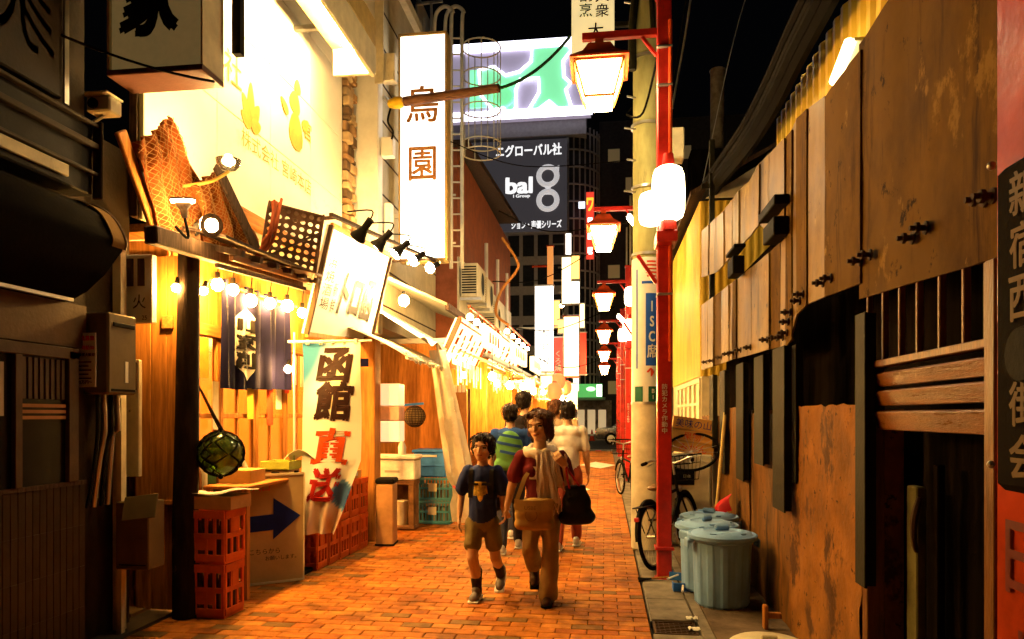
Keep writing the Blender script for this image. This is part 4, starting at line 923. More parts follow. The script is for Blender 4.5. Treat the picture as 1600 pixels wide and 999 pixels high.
# ---- sake billboard above
bbd = thing('wall_billboard', 'huge floodlit cream wall billboard with faint gold emblems', 'billboard', (-3.35, 6.8, 3.15))
m_bb = mat('billboard_white', (.72, .66, .50), .45, var=.07, sc=1.5, bump=.04, wear=((.62, .54, .36), 2, .6, (1, .6, 1)))
YB0, YB1 = 4.72, 8.62; zrow = [3.42, 4.22, 5.02, 5.82, 6.62, 7.42]
yc = [YB0 + (YB1 - YB0) * k / 4 for k in range(5)]
for r in range(5):
    for k in range(4): MB().bx((-3.36, yc[k] + .002, zrow[r] + .002), (-3.32, yc[k + 1] - .002, zrow[r + 1] - .004), .004).obj('panel', m_bb, bbd)
MB().bx((-3.42, YB0 - .02, 2.95), (-3.362, YB1 + .02, 7.6)).obj('backing', m_dark, bbd, smooth=False)
MB().bx((-3.361, YB0, 3.28), (-3.28, YB1, 3.415), .006).obj('moulding', m_woodh, bbd)
for k in range(4): MB().bx((-3.361, yc[k] + .003, 2.93), (-3.335, yc[k + 1] - .003, 3.278), .004).obj('lower_board', m_cream, bbd)
m_faint = mat('faded_gold_ink', (.34, .23, .04), .5, bump=0)
def bt(body, u, v, w, h, m=m_faint, **k):
    p = onX(u, v, -3.318); return text(body, m, bbd, p, w, h, (0, 1, 0), **k)
bt('株式会社 宮崎本店', 437, 258, 1.55, .18, lift=.004)
bt('社', 364, 108, .3, .36, lift=.004); bt('宮', 480, 205, .2, .3, lift=.004, bold=.02)
def petal(cy_, cz_, ang, l, w, nm):
    pts = []
    for k in range(14):
        a = 2 * math.pi * k / 14; x, z = (math.cos(a) * .5 + .5) * l, math.sin(a) * w * (1 - .35 * math.cos(a))
        pts.append((-3.319, cy_ + x * math.sin(ang) + z * math.cos(ang), cz_ + x * math.cos(ang) - z * math.sin(ang)))
    petal.k = getattr(petal, 'k', 0) + 1
    pts = [(x - .0, y_, z_) for x, y_, z_ in pts]
    MB().slab(pts, (.003 + .0009 * petal.k, 0, 0)).obj(nm, m_faint, bbd, smooth=False)
p = onX(392, 198, -3.318)
for a, l in ((0, .42), (-.55, .3), (.55, .3), (-1.2, .2), (1.2, .2)): petal(p.y, p.z, a, l, .07, 'emblem_petal')
p = onX(462, 235, -3.318)
for (dy, dz, l, w, a) in ((0, 0, .42, .16, 0), (-.05, .38, .26, .12, .2), (.04, .62, .16, .07, 0), (.16, .3, .2, .06, .9), (-.2, .3, .2, .05, -.9)): petal(p.y + dy, p.z + dz, a, l, w, 'emblem_shape')
# flood-light hood along the top
fh = thing('floodlight_hood', 'long overhead light hood flooding the cream billboard', 'floodlight', (-2.75, 6.2, 5.2))
MB().bx((-3.0, 5.2, 5.56), (-2.50, 7.5, 5.86), .012).obj('hood', mat('gold_casing', (.48, .34, .12), .4), fh)
MB().bx((-2.98, 7.46, 5.26), (-2.50, 7.5, 5.559), .004).bx((-2.98, 5.2, 5.22), (-2.541, 5.24, 5.559), .004).bx((-2.54, 5.2, 5.22), (-2.50, 7.459, 5.559), .004).obj('shading_skirt', m_cream, fh)  # skirts added round the tubes to keep their light off the alley
for k in range(4): MB().cyl((-2.74, 5.3 + k * .54, 5.48), (-2.74, 5.78 + k * .54, 5.48), .04, None, 10).obj('tube', lit('flood_tube', (1.0, .62, .22), 560), fh)
for y_ in (5.5, 7.2): MB().bx((-3.32, y_, 5.65), (-3.001, y_ + .05, 5.7)).obj('bracket', m_steel, fh, smooth=False)
# stone strip and white pilaster
ss = thing('stone_strip', 'narrow column of rough stacked stones beside the billboard', 'wall', (-3.35, 8.8, 3.0))
m_st = [mat('warm_stone', (.34, .20, .09), .8, bump=.7, bsc=18), mat('dark_stone', (.12, .075, .04), .8, bump=.7, bsc=18), mat('pale_stone', (.48, .34, .18), .8, bump=.7, bsc=18)]
MB().bx((-3.5, 8.64, 2.7), (-3.36, 9.0, 7.6)).obj('backing', m_dark, ss, smooth=False)
rr = random.Random(4); z = 2.75
while z < 6.6:
    h = rr.uniform(.07, .15); y_ = 8.66
    while y_ < 8.95:
        w = min(rr.uniform(.10, .22), 8.99 - y_)
        if w > .03: MB().box((-3.32 + rr.uniform(-.02, .03), y_ + w / 2, z + h / 2), (.10, w - .012, h - .012), .015, Matrix.Rotation(rr.uniform(-.15, .15), 3, 'Z')).obj('stone', rr.choice(m_st), ss)
        y_ += w
    z += h
pp_ = thing('pilaster', 'white painted pilaster lit strongly beside the stone strip', 'pilaster', (-3.2, 9.1, 0))
MB().bx((-3.5, 9.02, 2.6), (-2.98, 9.22, 8.2), .012).obj('shaft', m_white, pp_); MB().bx((-3.02, 9.0, 5.9), (-2.9, 9.02, 8.2), .003).obj('fascia', m_cream, pp_)
# ---- nets, driftwood and lamps over the eaves
m_net = mat('brown_net', (.30, .075, .015), .9, tl=.35, var=.45, sc=6, bump=.9, bsc=70, lo=.3, hi=.7)
def drape(name, pix, X, label, thick=.05, seed=0, m=None, cat='net'):
    P = [onX(u, v, X) for u, v in pix]; b = MB()
    def f(u, v):
        p = lerp(lerp(P[0], P[1], u), lerp(P[3], P[2], u), v)
        w = u + .10 * math.sin(v * 3 + seed)
        p.x += .020 * math.sin(w * 23 + seed) + .010 * math.sin(w * 51 + 2 * seed) + .03 * mnoise.noise(V((u * 2, v * 2, seed)))
        p.y += .01 * math.sin(w * 31) + .04 * mnoise.noise(V((v * 2.3, seed, u))); p.z += .05 * mnoise.noise(V((u * 4, seed + 7, v))) * (1 - v)
        return p
    b.sheet(f, 60, 30, .005)
    base = sum(P, V()) / 4; t = thing(name, label, cat, base, 0, 'fishing nets over the eaves'); b.obj('net_cloth', m or m_net, t)
    nb2 = MB()
    for k in range(-14, 30):
        for d in (-1, 1):
            pts = [(k / 15 + d * j / 24, j / 24) for j in range(25)]; pts = [q for q in pts if 0 <= q[0] <= 1]
            if len(pts) > 2: nb2.tube([f(*q) + V((.012, -.004, 0)) for q in pts], .0025, 3)
    stuff(nb2.obj('net_cords', mat('pale_cord', (.42, .20, .06), .8), t))
    return t
drape('fishing_net', [(248, 365), (335, 345), (266, 182), (210, 222)], -3.04, 'brown fishing net hanging in a long fold below the box sign', seed=1)
drape('fishing_net', [(322, 388), (402, 388), (345, 262), (302, 292)], -2.98, 'brown fishing net bundled under the round glass lamp', seed=2)
for i, (a, c, X, lab) in enumerate((((188, 205), (250, 380), -3.08, 'pale driftwood plank slanting beside the brown net'), ((338, 258), (402, 392), -2.9, 'dark thin plank slanting between the nets'), ((225, 220), (262, 375), -3.12, 'black driftwood branch behind the hanging net'))):
    tag(MB().bar(onX(*a, X), onX(*c, X), .10 if i != 2 else .06, .03, .006, up=(1, 0, 0)).obj('driftwood', m_wood if i == 0 else m_dark, loc=onX(*c, X)), lab, 'driftwood')
# round glass lamp
p = onX(357, 249, -2.78); gl_ = thing('glass_lamp', 'round clear glass lamp on a bracket before the billboard', 'lamp', p)
MB().lathe([(.02, -.088), (.05, -.08), (.085, -.04), (.092, -.005)], p, 20).obj('globe', mat('clear_globe', (.95, .9, .75), .05, trans=1., var=0, bump=0), gl_)
MB().ball(p + V((0, 0, .0)), .034, 8, 6).obj('filament', lit('lamp_filament', (1, .62, .2), 3600), gl_)
MB().tube(spline([p + V((0, 0, -.09)), p + V((-.03, -.03, -.13)), p + V((-.1, -.1, -.2)), p + V((-.3, -.15, -.24))], 5), .012, 8).obj('bracket', m_gold, gl_)
for i, (u, v, X, ax, lab) in enumerate(((286, 317, -2.85, (0, -.2, 1), 'upturned reflector lamp glowing among the nets'), (328, 352, -2.8, (.75, -.55, -.25), 'round reflector lamp facing the alley above the eaves'))):
    p = onX(u, v, X); ax = V(ax).normalized(); q = ax.to_track_quat('Z', 'Y').to_matrix()
    t = thing('reflector_lamp', lab, 'lamp', p, 0, 'reflector lamps among the nets')
    MB().lathe([(.02, -.10), (.025, -.05), (.06, 0), (.08, .02), (.084, .03)], p, 18, q).obj('reflector', m_dark, t); MB().lathe([(.074, .0), (.078, .022), (.04, .032), (0, .034)], p, 18, q).obj('face', lit('reflector_face', (1, .60, .19), 420), t)
    MB().tube(spline([p - ax * .1, p - ax * .2 + V((0, .02, -.03)), V((-2.92, p.y + .02, 2.80))], 5), .01, 6).obj('stem', m_black, t)
# perforated basket
c = onX(457, 372, -2.78); bk = thing('perforated_basket', 'dark perforated fish crate hung on end above the curtain', 'basket', c)
M3 = Matrix.Rotation(R(32), 3, 'Z') @ Matrix.Rotation(R(-8), 3, 'X') @ Matrix.Rotation(R(9), 3, 'Y')
b = MB(); nx, nz, pz = 7, 8, .068
for i in range(nx):
    for j in range(nz):
        ox, oz = (i - nx / 2 + .5) * pz, (j - nz / 2 + .5) * pz; k8 = []
        for q in range(8):
            a = R(45 * q + 22.5); k8.append((ox + .023 * math.cos(a), 0, oz + .023 * math.sin(a)))
        sq = [(ox + pz / 2, 0, oz + pz * .207), (ox + pz * .207, 0, oz + pz / 2), (ox - pz * .207, 0, oz + pz / 2), (ox - pz / 2, 0, oz + pz * .207), (ox - pz / 2, 0, oz - pz * .207), (ox - pz * .207, 0, oz - pz / 2), (ox + pz * .207, 0, oz - pz / 2), (ox + pz / 2, 0, oz - pz * .207)]
        vs = k8 + sq + [(ox + pz / 2, 0, oz + pz / 2), (ox - pz / 2, 0, oz + pz / 2), (ox - pz / 2, 0, oz - pz / 2), (ox + pz / 2, 0, oz - pz / 2)]
        k8o = [1, 2, 3, 4, 5, 6, 7, 0]; hol = [0, 1, 2, 3, 4, 5, 6, 7]
        fs = [(hol[q], hol[(q + 1) % 8], 8 + (q + 1) % 8, 8 + q) for q in range(8)] + [(8, 9, 16), (10, 11, 17), (12, 13, 18), (14, 15, 19)]
        for dy in (0, .012): b.add([c + M3 @ (V(p_) + V((0, dy, 0))) for p_ in vs], fs)
        b.add([c + M3 @ V(p_) for p_ in k8] + [c + M3 @ (V(p_) + V((0, .012, 0))) for p_ in k8], [(q, (q + 1) % 8, 8 + (q + 1) % 8, 8 + q) for q in range(8)])
m_bask = mat('tarred_plastic', (.06, .028, .016), .6, var=.4)
b.obj('perforated_base', m_bask, bk, smooth=False)
W2, H2 = nx * pz / 2, nz * pz / 2
for (sx, sz, dx, dz) in ((W2, 0, .02, H2 * 2 + .04), (-W2, 0, .02, H2 * 2 + .04), (0, H2, W2 * 2, .02), (0, -H2, W2 * 2, .02)):
    MB().box(c + M3 @ V((sx, .07, sz)), (dx, .17, dz), .005, M3).obj('side', m_bask, bk)
MB().bar(c + M3 @ V((-W2, -.02, -H2)), c + M3 @ V((W2, -.02, H2 * .4)), .02, .02).obj('stick', m_dark, bk)
# rope tangle and floats beside basket
t = thing('rope_hank', 'reddish rope hank hung between the net and the fish crate', 'rope', onX(425, 350, -2.85))
rr = random.Random(9)
for k in range(7):
    a = onX(432 + rr.uniform(-8, 10), 318 + rr.uniform(-8, 8), -2.82); c2 = onX(404 + rr.uniform(-8, 10), 398 + rr.uniform(-6, 6), -2.84)
    MB().tube(spline([a, lerp(a, c2, .4) + V((.05, .06 * rr.uniform(-1, 1), -.05)), lerp(a, c2, .75) + V((.03, .08 * rr.uniform(-1, 1), 0)), c2], 5), .012, 6).obj('strand', mat('rust_rope', (.24, .05, .015), .9), t)
# ================================================================== LIT BOARD WITH CLIP LAMPS
tb = thing('menu_signboard', 'white tilted signboard with bold black lettering under clip lamps', 'sign', (-2.8, 7.4, 2.3))
Q = [V((-2.9, 6.57, 2.30)), V((-2.86, 8.35, 2.40)), V((-2.60, 8.35, 3.46)), V((-2.64, 6.57, 3.36))]   # bl br tr tl
nrm = (Q[1] - Q[0]).cross(Q[3] - Q[0]).normalized(); nrm = nrm if nrm.x > 0 else -nrm
MB().slab(Q, -nrm * .05).obj('board', mat('board_white', (.78, .74, .64), .5, var=.05, bump=.04), tb, smooth=False)
def tq(u, v): return lerp(lerp(Q[0], Q[1], u), lerp(Q[3], Q[2], u), v) + nrm * .006
for a, c in ((0, 1), (1, 2), (2, 3), (3, 0)): MB().bar(Q[a] + nrm * .004, Q[c] + nrm * .004, .035, .05, .004).obj('frame', m_dark if a in (1, 3) else m_wood, tb)
text('トロ函', mat('faded_black_ink', (.010, .005, .002), .6, bump=0), tb, (0, 0, 0), 1, 1, bold=.04, shear=.2, keep=False, fn=lambda a, b: tq(.60 + a * .56, .44 + b * .42))
text('浜焼酒場', MATS['faded_black_ink'], tb, (0, 0, 0), 1, 1, vertical=True, keep=False, fn=lambda a, b: tq(.13 + a * .12, .5 + b * .5))
text('新鮮', MATS['faded_black_ink'], tb, (0, 0, 0), 1, 1, vertical=True, keep=False, fn=lambda a, b: tq(.245 + a * .06, .38 + b * .3))
MB().bar((-2.62, 6.5, 3.44), (-2.35, 9.6, 3.66), .04, .04, .005).bar((-3.2, 6.6, 3.42), (-2.62, 6.6, 3.44), .03, .03).bar((-3.2, 9.3, 3.6), (-2.38, 9.3, 3.62), .03, .03).obj('lamp_rail', m_dark, tb)
ords = ('first and nearest', 'second', 'third', 'fourth', 'fifth and farthest')
for i, (u, v) in enumerate(((566, 362), (596, 378), (624, 391), (651, 404), (676, 417))):
    p = onX(u, v, -2.34); tgt = tq(.12 + .21 * i, .55); ax = (tgt - p).normalized(); q = ax.to_track_quat('Z', 'Y').to_matrix()
    t = thing('clip_lamp', ords[i] + ' black clip lamp shining on the white signboard, counted from the fish crate', 'lamp', p, 0, 'clip lamps on the rail')
    MB().cyl(p - ax * .15, p - ax * .02, .036, .036, 12).obj('socket', m_black, t)
    MB().lathe([(.034, -.02), (.05, .03), (.068, .065), (.07, .075), (.06, .085), (0, .09)], p, 16, q).obj('bulb', lit('spot_bulb', (1, .66, .28), 520), t)
    MB().lathe([(.036, -.03), (.056, .03), (.076, .068), (.079, .088), (.082, .088), (.08, .066), (.06, .028), (.04, -.032)], p, 16, q).obj('reflector', m_black, t)
    MB().tube(spline([p - ax * .14, p - ax * .2 + V((-.02, 0, .05)), V((-2.5 + .02 * i, p.y + .03, 3.5 + .05 * i))], 4), .008, 6).obj('cord', m_black, t)
p = onX(631, 470, -2.5); t = thing('bare_bulb', 'bright bare bulb under the roof edge past the signboard', 'bulb', p); bulb(t, p, .06, lit('big_bulb', (1, .60, .20), 2600))

# ---- banner
bn = thing('vertical_banner', 'tall cloth banner with large maroon and red brush characters', 'banner', (-2.56, 6.38, .42))
a, c = onY(474, 538, 6.38), onY(566, 538, 6.38); BW_, bx0, bz1, bz0 = c.x - a.x, a.x, 2.19, .40
def bfn(x, z):     # x 0..1 across, z height
    f = (bz1 - z) / (bz1 - bz0); k = max(0, f - .62) / .38
    xx = bx0 + x * BW_ * (1 - .42 * k) + .02 * k
    return V((xx, 6.36 + .03 * math.sin(x * 5 + f * 4) + k * .045 * math.sin(x * 17) - .10 * f * f + .01 * math.sin(f * 12 + x * 3), z))
def ban_mat():
    m = bpy.data.materials.new('printed_banner'); m.use_nodes = True; nt = m.node_tree; N = nt.nodes; L = nt.links.new; b = N['Principled BSDF']
    at = N.new('ShaderNodeVertexColor'); at.layer_name = 'print'; L(at.outputs[0], b.inputs['Base Color']); b.inputs['Roughness'].default_value = .8; return m
b = MB(); b.sheet(lambda u, v: bfn(u, bz1 + (bz0 - bz1) * v), 40, 90, .002)
bo = b.obj('cloth', ban_mat(), bn)
me = bo.data; ca = me.color_attributes.new('print', 'FLOAT_COLOR', 'POINT')
for i, vx in enumerate(me.vertices):      # printed colours of the cloth: sky blue corner, cream middle, orange foot
    w = vx.co + bn.location; f = (bz1 - w.z) / (bz1 - bz0); x = (w.x - bx0) / BW_
    blue = max(0, 1 - x * 1.5) * max(0, 1 - f * 2.2); org = max(0, min(1, (f - .72) * 5))
    col = V((.74, .74, .70)); col = lerp(col, (.03, .22, .50), min(1, blue * 1.7)); col = lerp(col, (.62, .24, .05), org * (.55 + .45 * mnoise.noise(V((x * 9, f * 5, 0)))))
    ye = max(0, 1 - ((x - .6) ** 2 * 14 + (f - .25) ** 2 * 30)); col = lerp(col, (.72, .56, .18), ye * .6)
    d2 = (x - .72) ** 2 * 30 + (f - .80) ** 2 * 160
    if d2 < 1 and x > .45: col = V((.03, .10, .30)) if d2 < .6 else V((.10, .25, .5))
    ca.data[i].color = (*col, 1)
m_maroon = mat('maroon_ink', (.016, .005, .004), .7, bump=0); m_orange = mat('orange_ink', (.50, .06, .008), .7, bump=0); m_crim = mat('crimson_ink', (.30, .012, .008), .7, bump=0)
def btxt(ch, v, w, h, m, cx=.55):
    zc_ = onY(520, v, 6.36).z
    return text(ch, m, bn, (0, 0, 0), w, h, bold=.045, shear=.14, keep=False, fn=lambda p_, q_: bfn(cx + p_ / BW_, zc_ + q_) + V((0, -.007, 0)))
btxt('函', 571, .36, .31, m_maroon); btxt('館', 627, .38, .35, m_maroon); btxt('直', 697, .36, .32, m_orange, .5); btxt('送', 757, .32, .30, m_crim, .45)
MB().cyl(bfn(-.22, bz1 + .012), bfn(1.18, bz1 + .012), .011, None, 8).obj('rod', m_white, bn)
for k in range(5): MB().box(bfn(.08 + k * .21, bz1 + .006), (.03, .03, .05), .004).obj('tab', m_paper, bn)
MB().cyl((bx0 - .10, 6.40, .02), (bx0 - .10, 6.40, 2.3), .013, .011, 8).obj('pole', m_white, bn)
MB().box((bx0 - .10, 6.40, .02), (.3, .3, .04), .01).obj('foot', m_black, bn)

# ---- orange crates
m_crate = mat('orange_crate', (.92, .17, .022), .45, tl=.4, var=.2, sc=4, bump=.05, wear=((.42, .07, .02), 5, .64, (1, 1, 1)))
CX, CY, CZ = .40, .262, .40
def crate_mesh():
    b = MB(); hx, hy = CX / 2 - .006, CY / 2 - .004
    b.bx((-hx, -hy, .0), (hx, hy, .02))
    for z0, z1_, g in ((0.02, .07, 0), (.185, .225, 0), (.335, .395, .004)):
        for s_ in (-1, 1):
            b.bx((-hx - g, s_ * (hy + g) - .008, z0), (hx + g, s_ * (hy + g) + .008, z1_), .003)
            b.bx((s_ * (hx + g) - .008, -hy - g + .0085, z0 + .001), (s_ * (hx + g) + .008, hy + g - .0085, z1_ - .001), .003)
    for s_ in (-1, 1):
        for fx in (-1, -.62, -.24, .24, .62, 1): b.bx((fx * (hx - .012) - .011, s_ * hy - .006, .07), (fx * (hx - .012) + .011, s_ * hy + .0062, .335))
        for fy in (-1, -.36, .36, 1): b.bx((s_ * hx - .006, fy * (hy - .016) - .012, .07), (s_ * hx + .0062, fy * (hy - .016) + .012, .335))
        b.bx((s_ * hx - .004, -hy * .3, .225), (s_ * hx + .0095, hy * .3, .335), .003)
        b.bx((-hx * .55, s_ * hy - .004, .10), (hx * .55, s_ * hy + .003, .185))
    return b.mesh('crate_body', m_crate, ang=25)
crate_me = crate_mesh()
bott = MB().lathe([(0, 0), (.03, 0), (.03, .19), (.012, .25), (.012, .29), (0, .29)], n=10).mesh('bottle', mat('brown_glass', (.12, .05, .015), .15, spec=.8))
def crate(loc, rz, label, group, bottles=True):
    t = thing('bottle_crate', label, 'crate', loc, rz, group); piece('body', crate_me, t, world=False)
    if bottles:
        for i in range(4):
            for j in range(3): piece('bottle', bott, t, (-.135 + i * .09, -.08 + j * .08, .022), world=False)
    dc = MB().cyl((-.09, -CY / 2 - .008, .285), (-.09, -CY / 2 - .011, .285), .025, None, 14).obj('badge', m_navy, t, local=True)
    return t
G = 'orange bottle crates stacked by the log post'
crate((-2.965, 5.0, .004), R(-3), 'lower orange bottle crate next to the log post', G); crate((-2.955, 5.0, .405), R(-5), 'upper orange bottle crate next to the log post, under a carton', G)
carton('carton', (-2.93, 5.0, .806), (.44, .27, .10), R(-4), 'flat cardboard carton on the crates by the log post', 'flat cartons', None, mat('brown_card', (.42, .22, .08), .7))
b = MB(); b.sheet(lambda u, v: V((-3.13 + .46 * u, 4.85 + .3 * v + .03 * u, .915 + .03 * u * u + .012 * math.sin(u * 8 + v * 3))), 10, 6, .004); tag(b.obj('paper_sheet', m_paper, loc=(-2.9, 5, .91)), 'white paper sheet lying on the carton by the log post', 'paper')
G = 'orange bottle crates in the row beneath the banner'
nm = ('nearest', 'second', 'third', 'fourth', 'farthest')
for k in range(5):
    crate((-2.95 + .012 * k, 6.62 + k * .268, .004), 0, nm[k] + ' bottom crate of the orange row behind the banner', G, False); crate((-2.95 + .012 * k, 6.62 + k * .268, .406), R(random.uniform(-1, 1)), nm[k] + ' top crate of the orange row behind the banner', G, k > 2)
m_obox = mat('orange_card', (.60, .28, .06), .6)
for k in range(3):
    t = carton('carton', (-2.93, 6.72 + k * .38, .808), (.42, .36, .09), 0, ('nearest', 'middle', 'farthest')[k] + ' flat orange carton lying on the crate row', 'flat cartons', None, m_obox)
    MB().bx((.2105, -.06, .03), (.213, .04, .075)).obj('label', m_paper, t, smooth=False, local=True)
# ---- arrow board
bl_, br_ = V((-3.13, 5.82, .012)), V((-2.73, 6.13, .012)); xd = (br_ - bl_).normalized(); fn2 = xd.cross(V((0, 0, 1)))
ab = thing('arrow_board', 'tan notice board with a big navy arrow standing on the ground', 'board', (bl_ + br_) / 2)
H_ = .96; lean = V((-.02, .06, 0)); up2 = (V((0, 0, H_)) + lean).normalized()
W_ = (br_ - bl_).length
MB().slab([bl_, br_, br_ + up2 * H_, bl_ + up2 * H_], -fn2 * .018).obj('panel', mat('tan_board', (.40, .29, .14), .55, var=.1, bump=.05), ab, smooth=False)
O_ = (bl_ + br_) / 2 + up2 * (H_ / 2) + fn2 * .003
def bd(x, y_, l=0): return O_ + xd * x + up2 * y_ + fn2 * l
for (p_, q_) in (((-W_ / 2, -H_ / 2), (W_ / 2, -H_ / 2)), ((W_ / 2, -H_ / 2), (W_ / 2, H_ / 2)), ((W_ / 2, H_ / 2), (-W_ / 2, H_ / 2)), ((-W_ / 2, H_ / 2), (-W_ / 2, -H_ / 2))): MB().bar(bd(*p_), bd(*q_), .012, .02).obj('edge_strip', m_cream, ab)
MB().slab([bd(-.24, .10), bd(.02, .13), bd(.02, .27), bd(.21, .21 - .015), bd(.02, -.06), bd(.02, .0), bd(-.24, -.03)] if False else [bd(-.24, .115), bd(-.02, .125), bd(-.02, .27), bd(.22, .10), bd(-.02, -.10), bd(-.02, -.015), bd(-.24, -.025)], fn2 * .003).obj('arrow', m_navy, ab, smooth=False)
text('こちらから', m_ink, ab, bd(-.09, -.20), .26, .05, xd, up2); text('お願いします。', m_ink, ab, bd(.05, -.265), .27, .05, xd, up2); text('入口', m_vermil, ab, bd(-.13, .37), .15, .08, xd, up2)
# ---- glass float in its net
fc = onY(345, 709, 5.0); ff = thing('glass_float', 'green glass fishing float in a knotted rope net', 'float', fc)
MB().ball(fc, .165, 28, 18).ball(fc, .158, 28, 18).obj('glass_ball', mat('green_glass', (.26, .42, .10), .06, var=.3, bump=0, trans=.85, spec=.6), ff)
b = MB(); rr_ = .173
def sp(lat, lon): return fc + V((rr_ * math.cos(lat) * math.cos(lon), rr_ * math.cos(lat) * math.sin(lon), rr_ * math.sin(lat)))
for k in range(8):
    for d in (-1, 1): b.tube([sp(R(-80 + 16 * j), 2 * math.pi * k / 9 + d * (.35 * math.sin(j * math.pi / 2) + .06 * j)) for j in range(11)], .0065, 6)
b.obj('rope_net', m_rubber, ff)
for i, (dx, dy) in enumerate(((0, 0), (.015, .01))): MB().tube(spline([fc + V((dx, dy, .17)), fc + V((-.06 + dx, -.02, .30)), fc + V((-.13, -.03 + dy, .45)), V((-3.02, 4.93, 1.72))], 5), .008, 6).obj('hanging_rope', m_dark, ff)
MB().ball(fc + V((0, 0, -.175)), .02, 8, 6).ball(fc + V((0, 0, .178)), .022, 8, 6).obj('knot', m_rubber, ff)
# ---- counter with scale and tray
ct = thing('counter_table', 'wooden counter along the restaurant wall behind the arrow board', 'table', (-3.0, 6.0, 0))
MB().bx((-3.26, 5.35, .90), (-2.86, 6.46, .93), .006).obj('top', m_woodh, ct)
for x in (-3.22, -2.9):
    for y_ in (5.4, 6.4): MB().bx((x - .025, y_ - .025, .006), (x + .025, y_ + .025, .899)).obj('leg', m_wood, ct, smooth=False)
sl_ = thing('kitchen_scale', 'flat beige weighing scale on the wooden counter', 'scale', (-2.99, 6.25, .931))
MB().bx((-3.11, 6.13, .932), (-2.87, 6.37, 1.0), .01).obj('body', mat('scale_beige', (.42, .26, .11), .5), sl_); MB().bx((-3.04, 6.127, .96), (-2.96, 6.1295, .985)).obj('display', m_black, sl_, smooth=False); MB().cyl((-2.868, 6.25, .965), (-2.84, 6.25, .965), .025, None, 12).obj('knob', m_black, sl_)
ty = thing('plastic_tray', 'lime green plastic tray on the weighing scale', 'tray', (-3.0, 6.25, 1.002))
MB().bx((-3.13, 6.12, 1.002), (-2.87, 6.38, 1.012)).bx((-3.14, 6.11, 1.013), (-2.86, 6.125, 1.08)).bx((-3.14, 6.375, 1.013), (-2.86, 6.39, 1.08)).bx((-3.14, 6.1255, 1.013), (-3.125, 6.3745, 1.08)).bx((-2.875, 6.1255, 1.013), (-2.86, 6.3745, 1.08)).obj('tray', mat('lime_plastic', (.50, .55, .08), .4), ty, smooth=False)
b = MB(); b.sheet(lambda u, v: V((-3.0 + .3 * u, 6.3 + .2 * v, 1.09 + .07 * math.sin(u * 2.6) + .03 * math.sin(v * 5 + u * 4))), 10, 8, .004); tag(b.obj('paper_sheet', m_paper, loc=(-2.9, 6.35, 1.09)), 'curled white paper sticking out of the green tray', 'paper')
carton('carton', (-3.1, 5.72, .931), (.28, .3, .11), R(4), 'low orange carton on the counter beside the scale', 'flat cartons', None, m_cart)
# ---- timber pillar and bits after the banner
tag(MB().bx((-3.05, 8.1, 0), (-2.72, 8.34, 2.45), .012).obj('timber_pillar', m_wood, loc=(-2.9, 8.2, 0)), 'thick square yellow timber pillar past the orange crates', 'pillar')
tb2 = thing('waste_can', 'tall tan bin with a black rim by the orange crates', 'bin', (-2.52, 7.95, .003))
M4 = Matrix.Rotation(R(6), 3, 'Z')
MB().box((-2.53, 7.98, .36), (.20, .26, .70), .012, M4).obj('body', mat('tan_metal', (.42, .21, .08), .4), tb2); MB().box((-2.53, 7.98, .745), (.22, .28, .06), .015, M4).obj('rim', m_black, tb2); MB().box((-2.53, 7.98, .012), (.22, .28, .018), .003, M4).obj('base', m_black, tb2)
# wooden shelf with white boxes
sf = thing('wooden_shelf', 'low open wooden shelf crate holding a small white bin', 'shelf', (-2.7, 9.1, 0))
MB().bx((-2.99, 8.92, .60), (-2.46, 9.2, .66), .006).bx((-2.99, 8.92, .02), (-2.46, 9.2, .06), .006).bx((-2.99, 8.93, .061), (-2.94, 9.19, .599), .004).bx((-2.54, 8.93, .061), (-2.47, 9.19, .599), .004).bx((-2.939, 9.16, .061), (-2.541, 9.19, .599)).obj('case', mat('worn_wood', (.20, .10, .04), .6, var=.5), sf)
tag(MB().lathe([(0, 0), (.085, 0), (.10, .30), (.105, .31), (.09, .32), (0, .32)], (0, 0, 0), 16).obj('small_bin', m_cream, local=True), 'small cream pail inside the wooden shelf', 'pail').location = (-2.68, 9.08, .061)
sx_ = thing('foam_box', 'white foam box with a lid on the wooden shelf', 'box', (-2.68, 9.1, .661))
MB().bx((-3.0, 8.9, .662), (-2.45, 9.22, .93), .015).obj('body', mat('foam_white', (.78, .75, .68), .7, bump=.2, bsc=200), sx_); MB().bx((-3.02, 8.88, .931), (-2.43, 9.24, .985), .012).obj('lid', MATS['foam_white'], sx_); MB().bx((-2.85, 8.897, .76), (-2.65, 8.8995, .79)).obj('label', mat('grey_print', (.4, .38, .33), .6), sx_, smooth=False)
tag(MB().lathe([(0, 0), (.05, 0), (.055, .10), (.03, .16), (.018, .18), (.018, .21), (.03, .21), (.03, .23), (0, .23)], n=14).obj('spray_bottle', m_white, local=True), 'white plastic bottle standing on the foam box', 'bottle').location = (-2.66, 9.05, .986)
bx_ = thing('blue_box', 'blue plastic storage box with a pale label strip', 'box', (-2.4, 9.7, .62))
MB().bx((-2.63, 9.5, .655), (-2.18, 9.95, .99), .012).obj('body', m_blue, bx_); MB().bx((-2.65, 9.48, .991), (-2.16, 9.97, 1.03), .01).bx((-2.64, 9.49, .80), (-2.17, 9.96, .825), .003).obj('rim', m_blue, bx_); MB().bx((-2.5, 9.495, .93), (-2.3, 9.4985, .96)).obj('label', m_paper, bx_, smooth=False)
m_teal = mat('teal_plastic', (.08, .28, .38), .45)
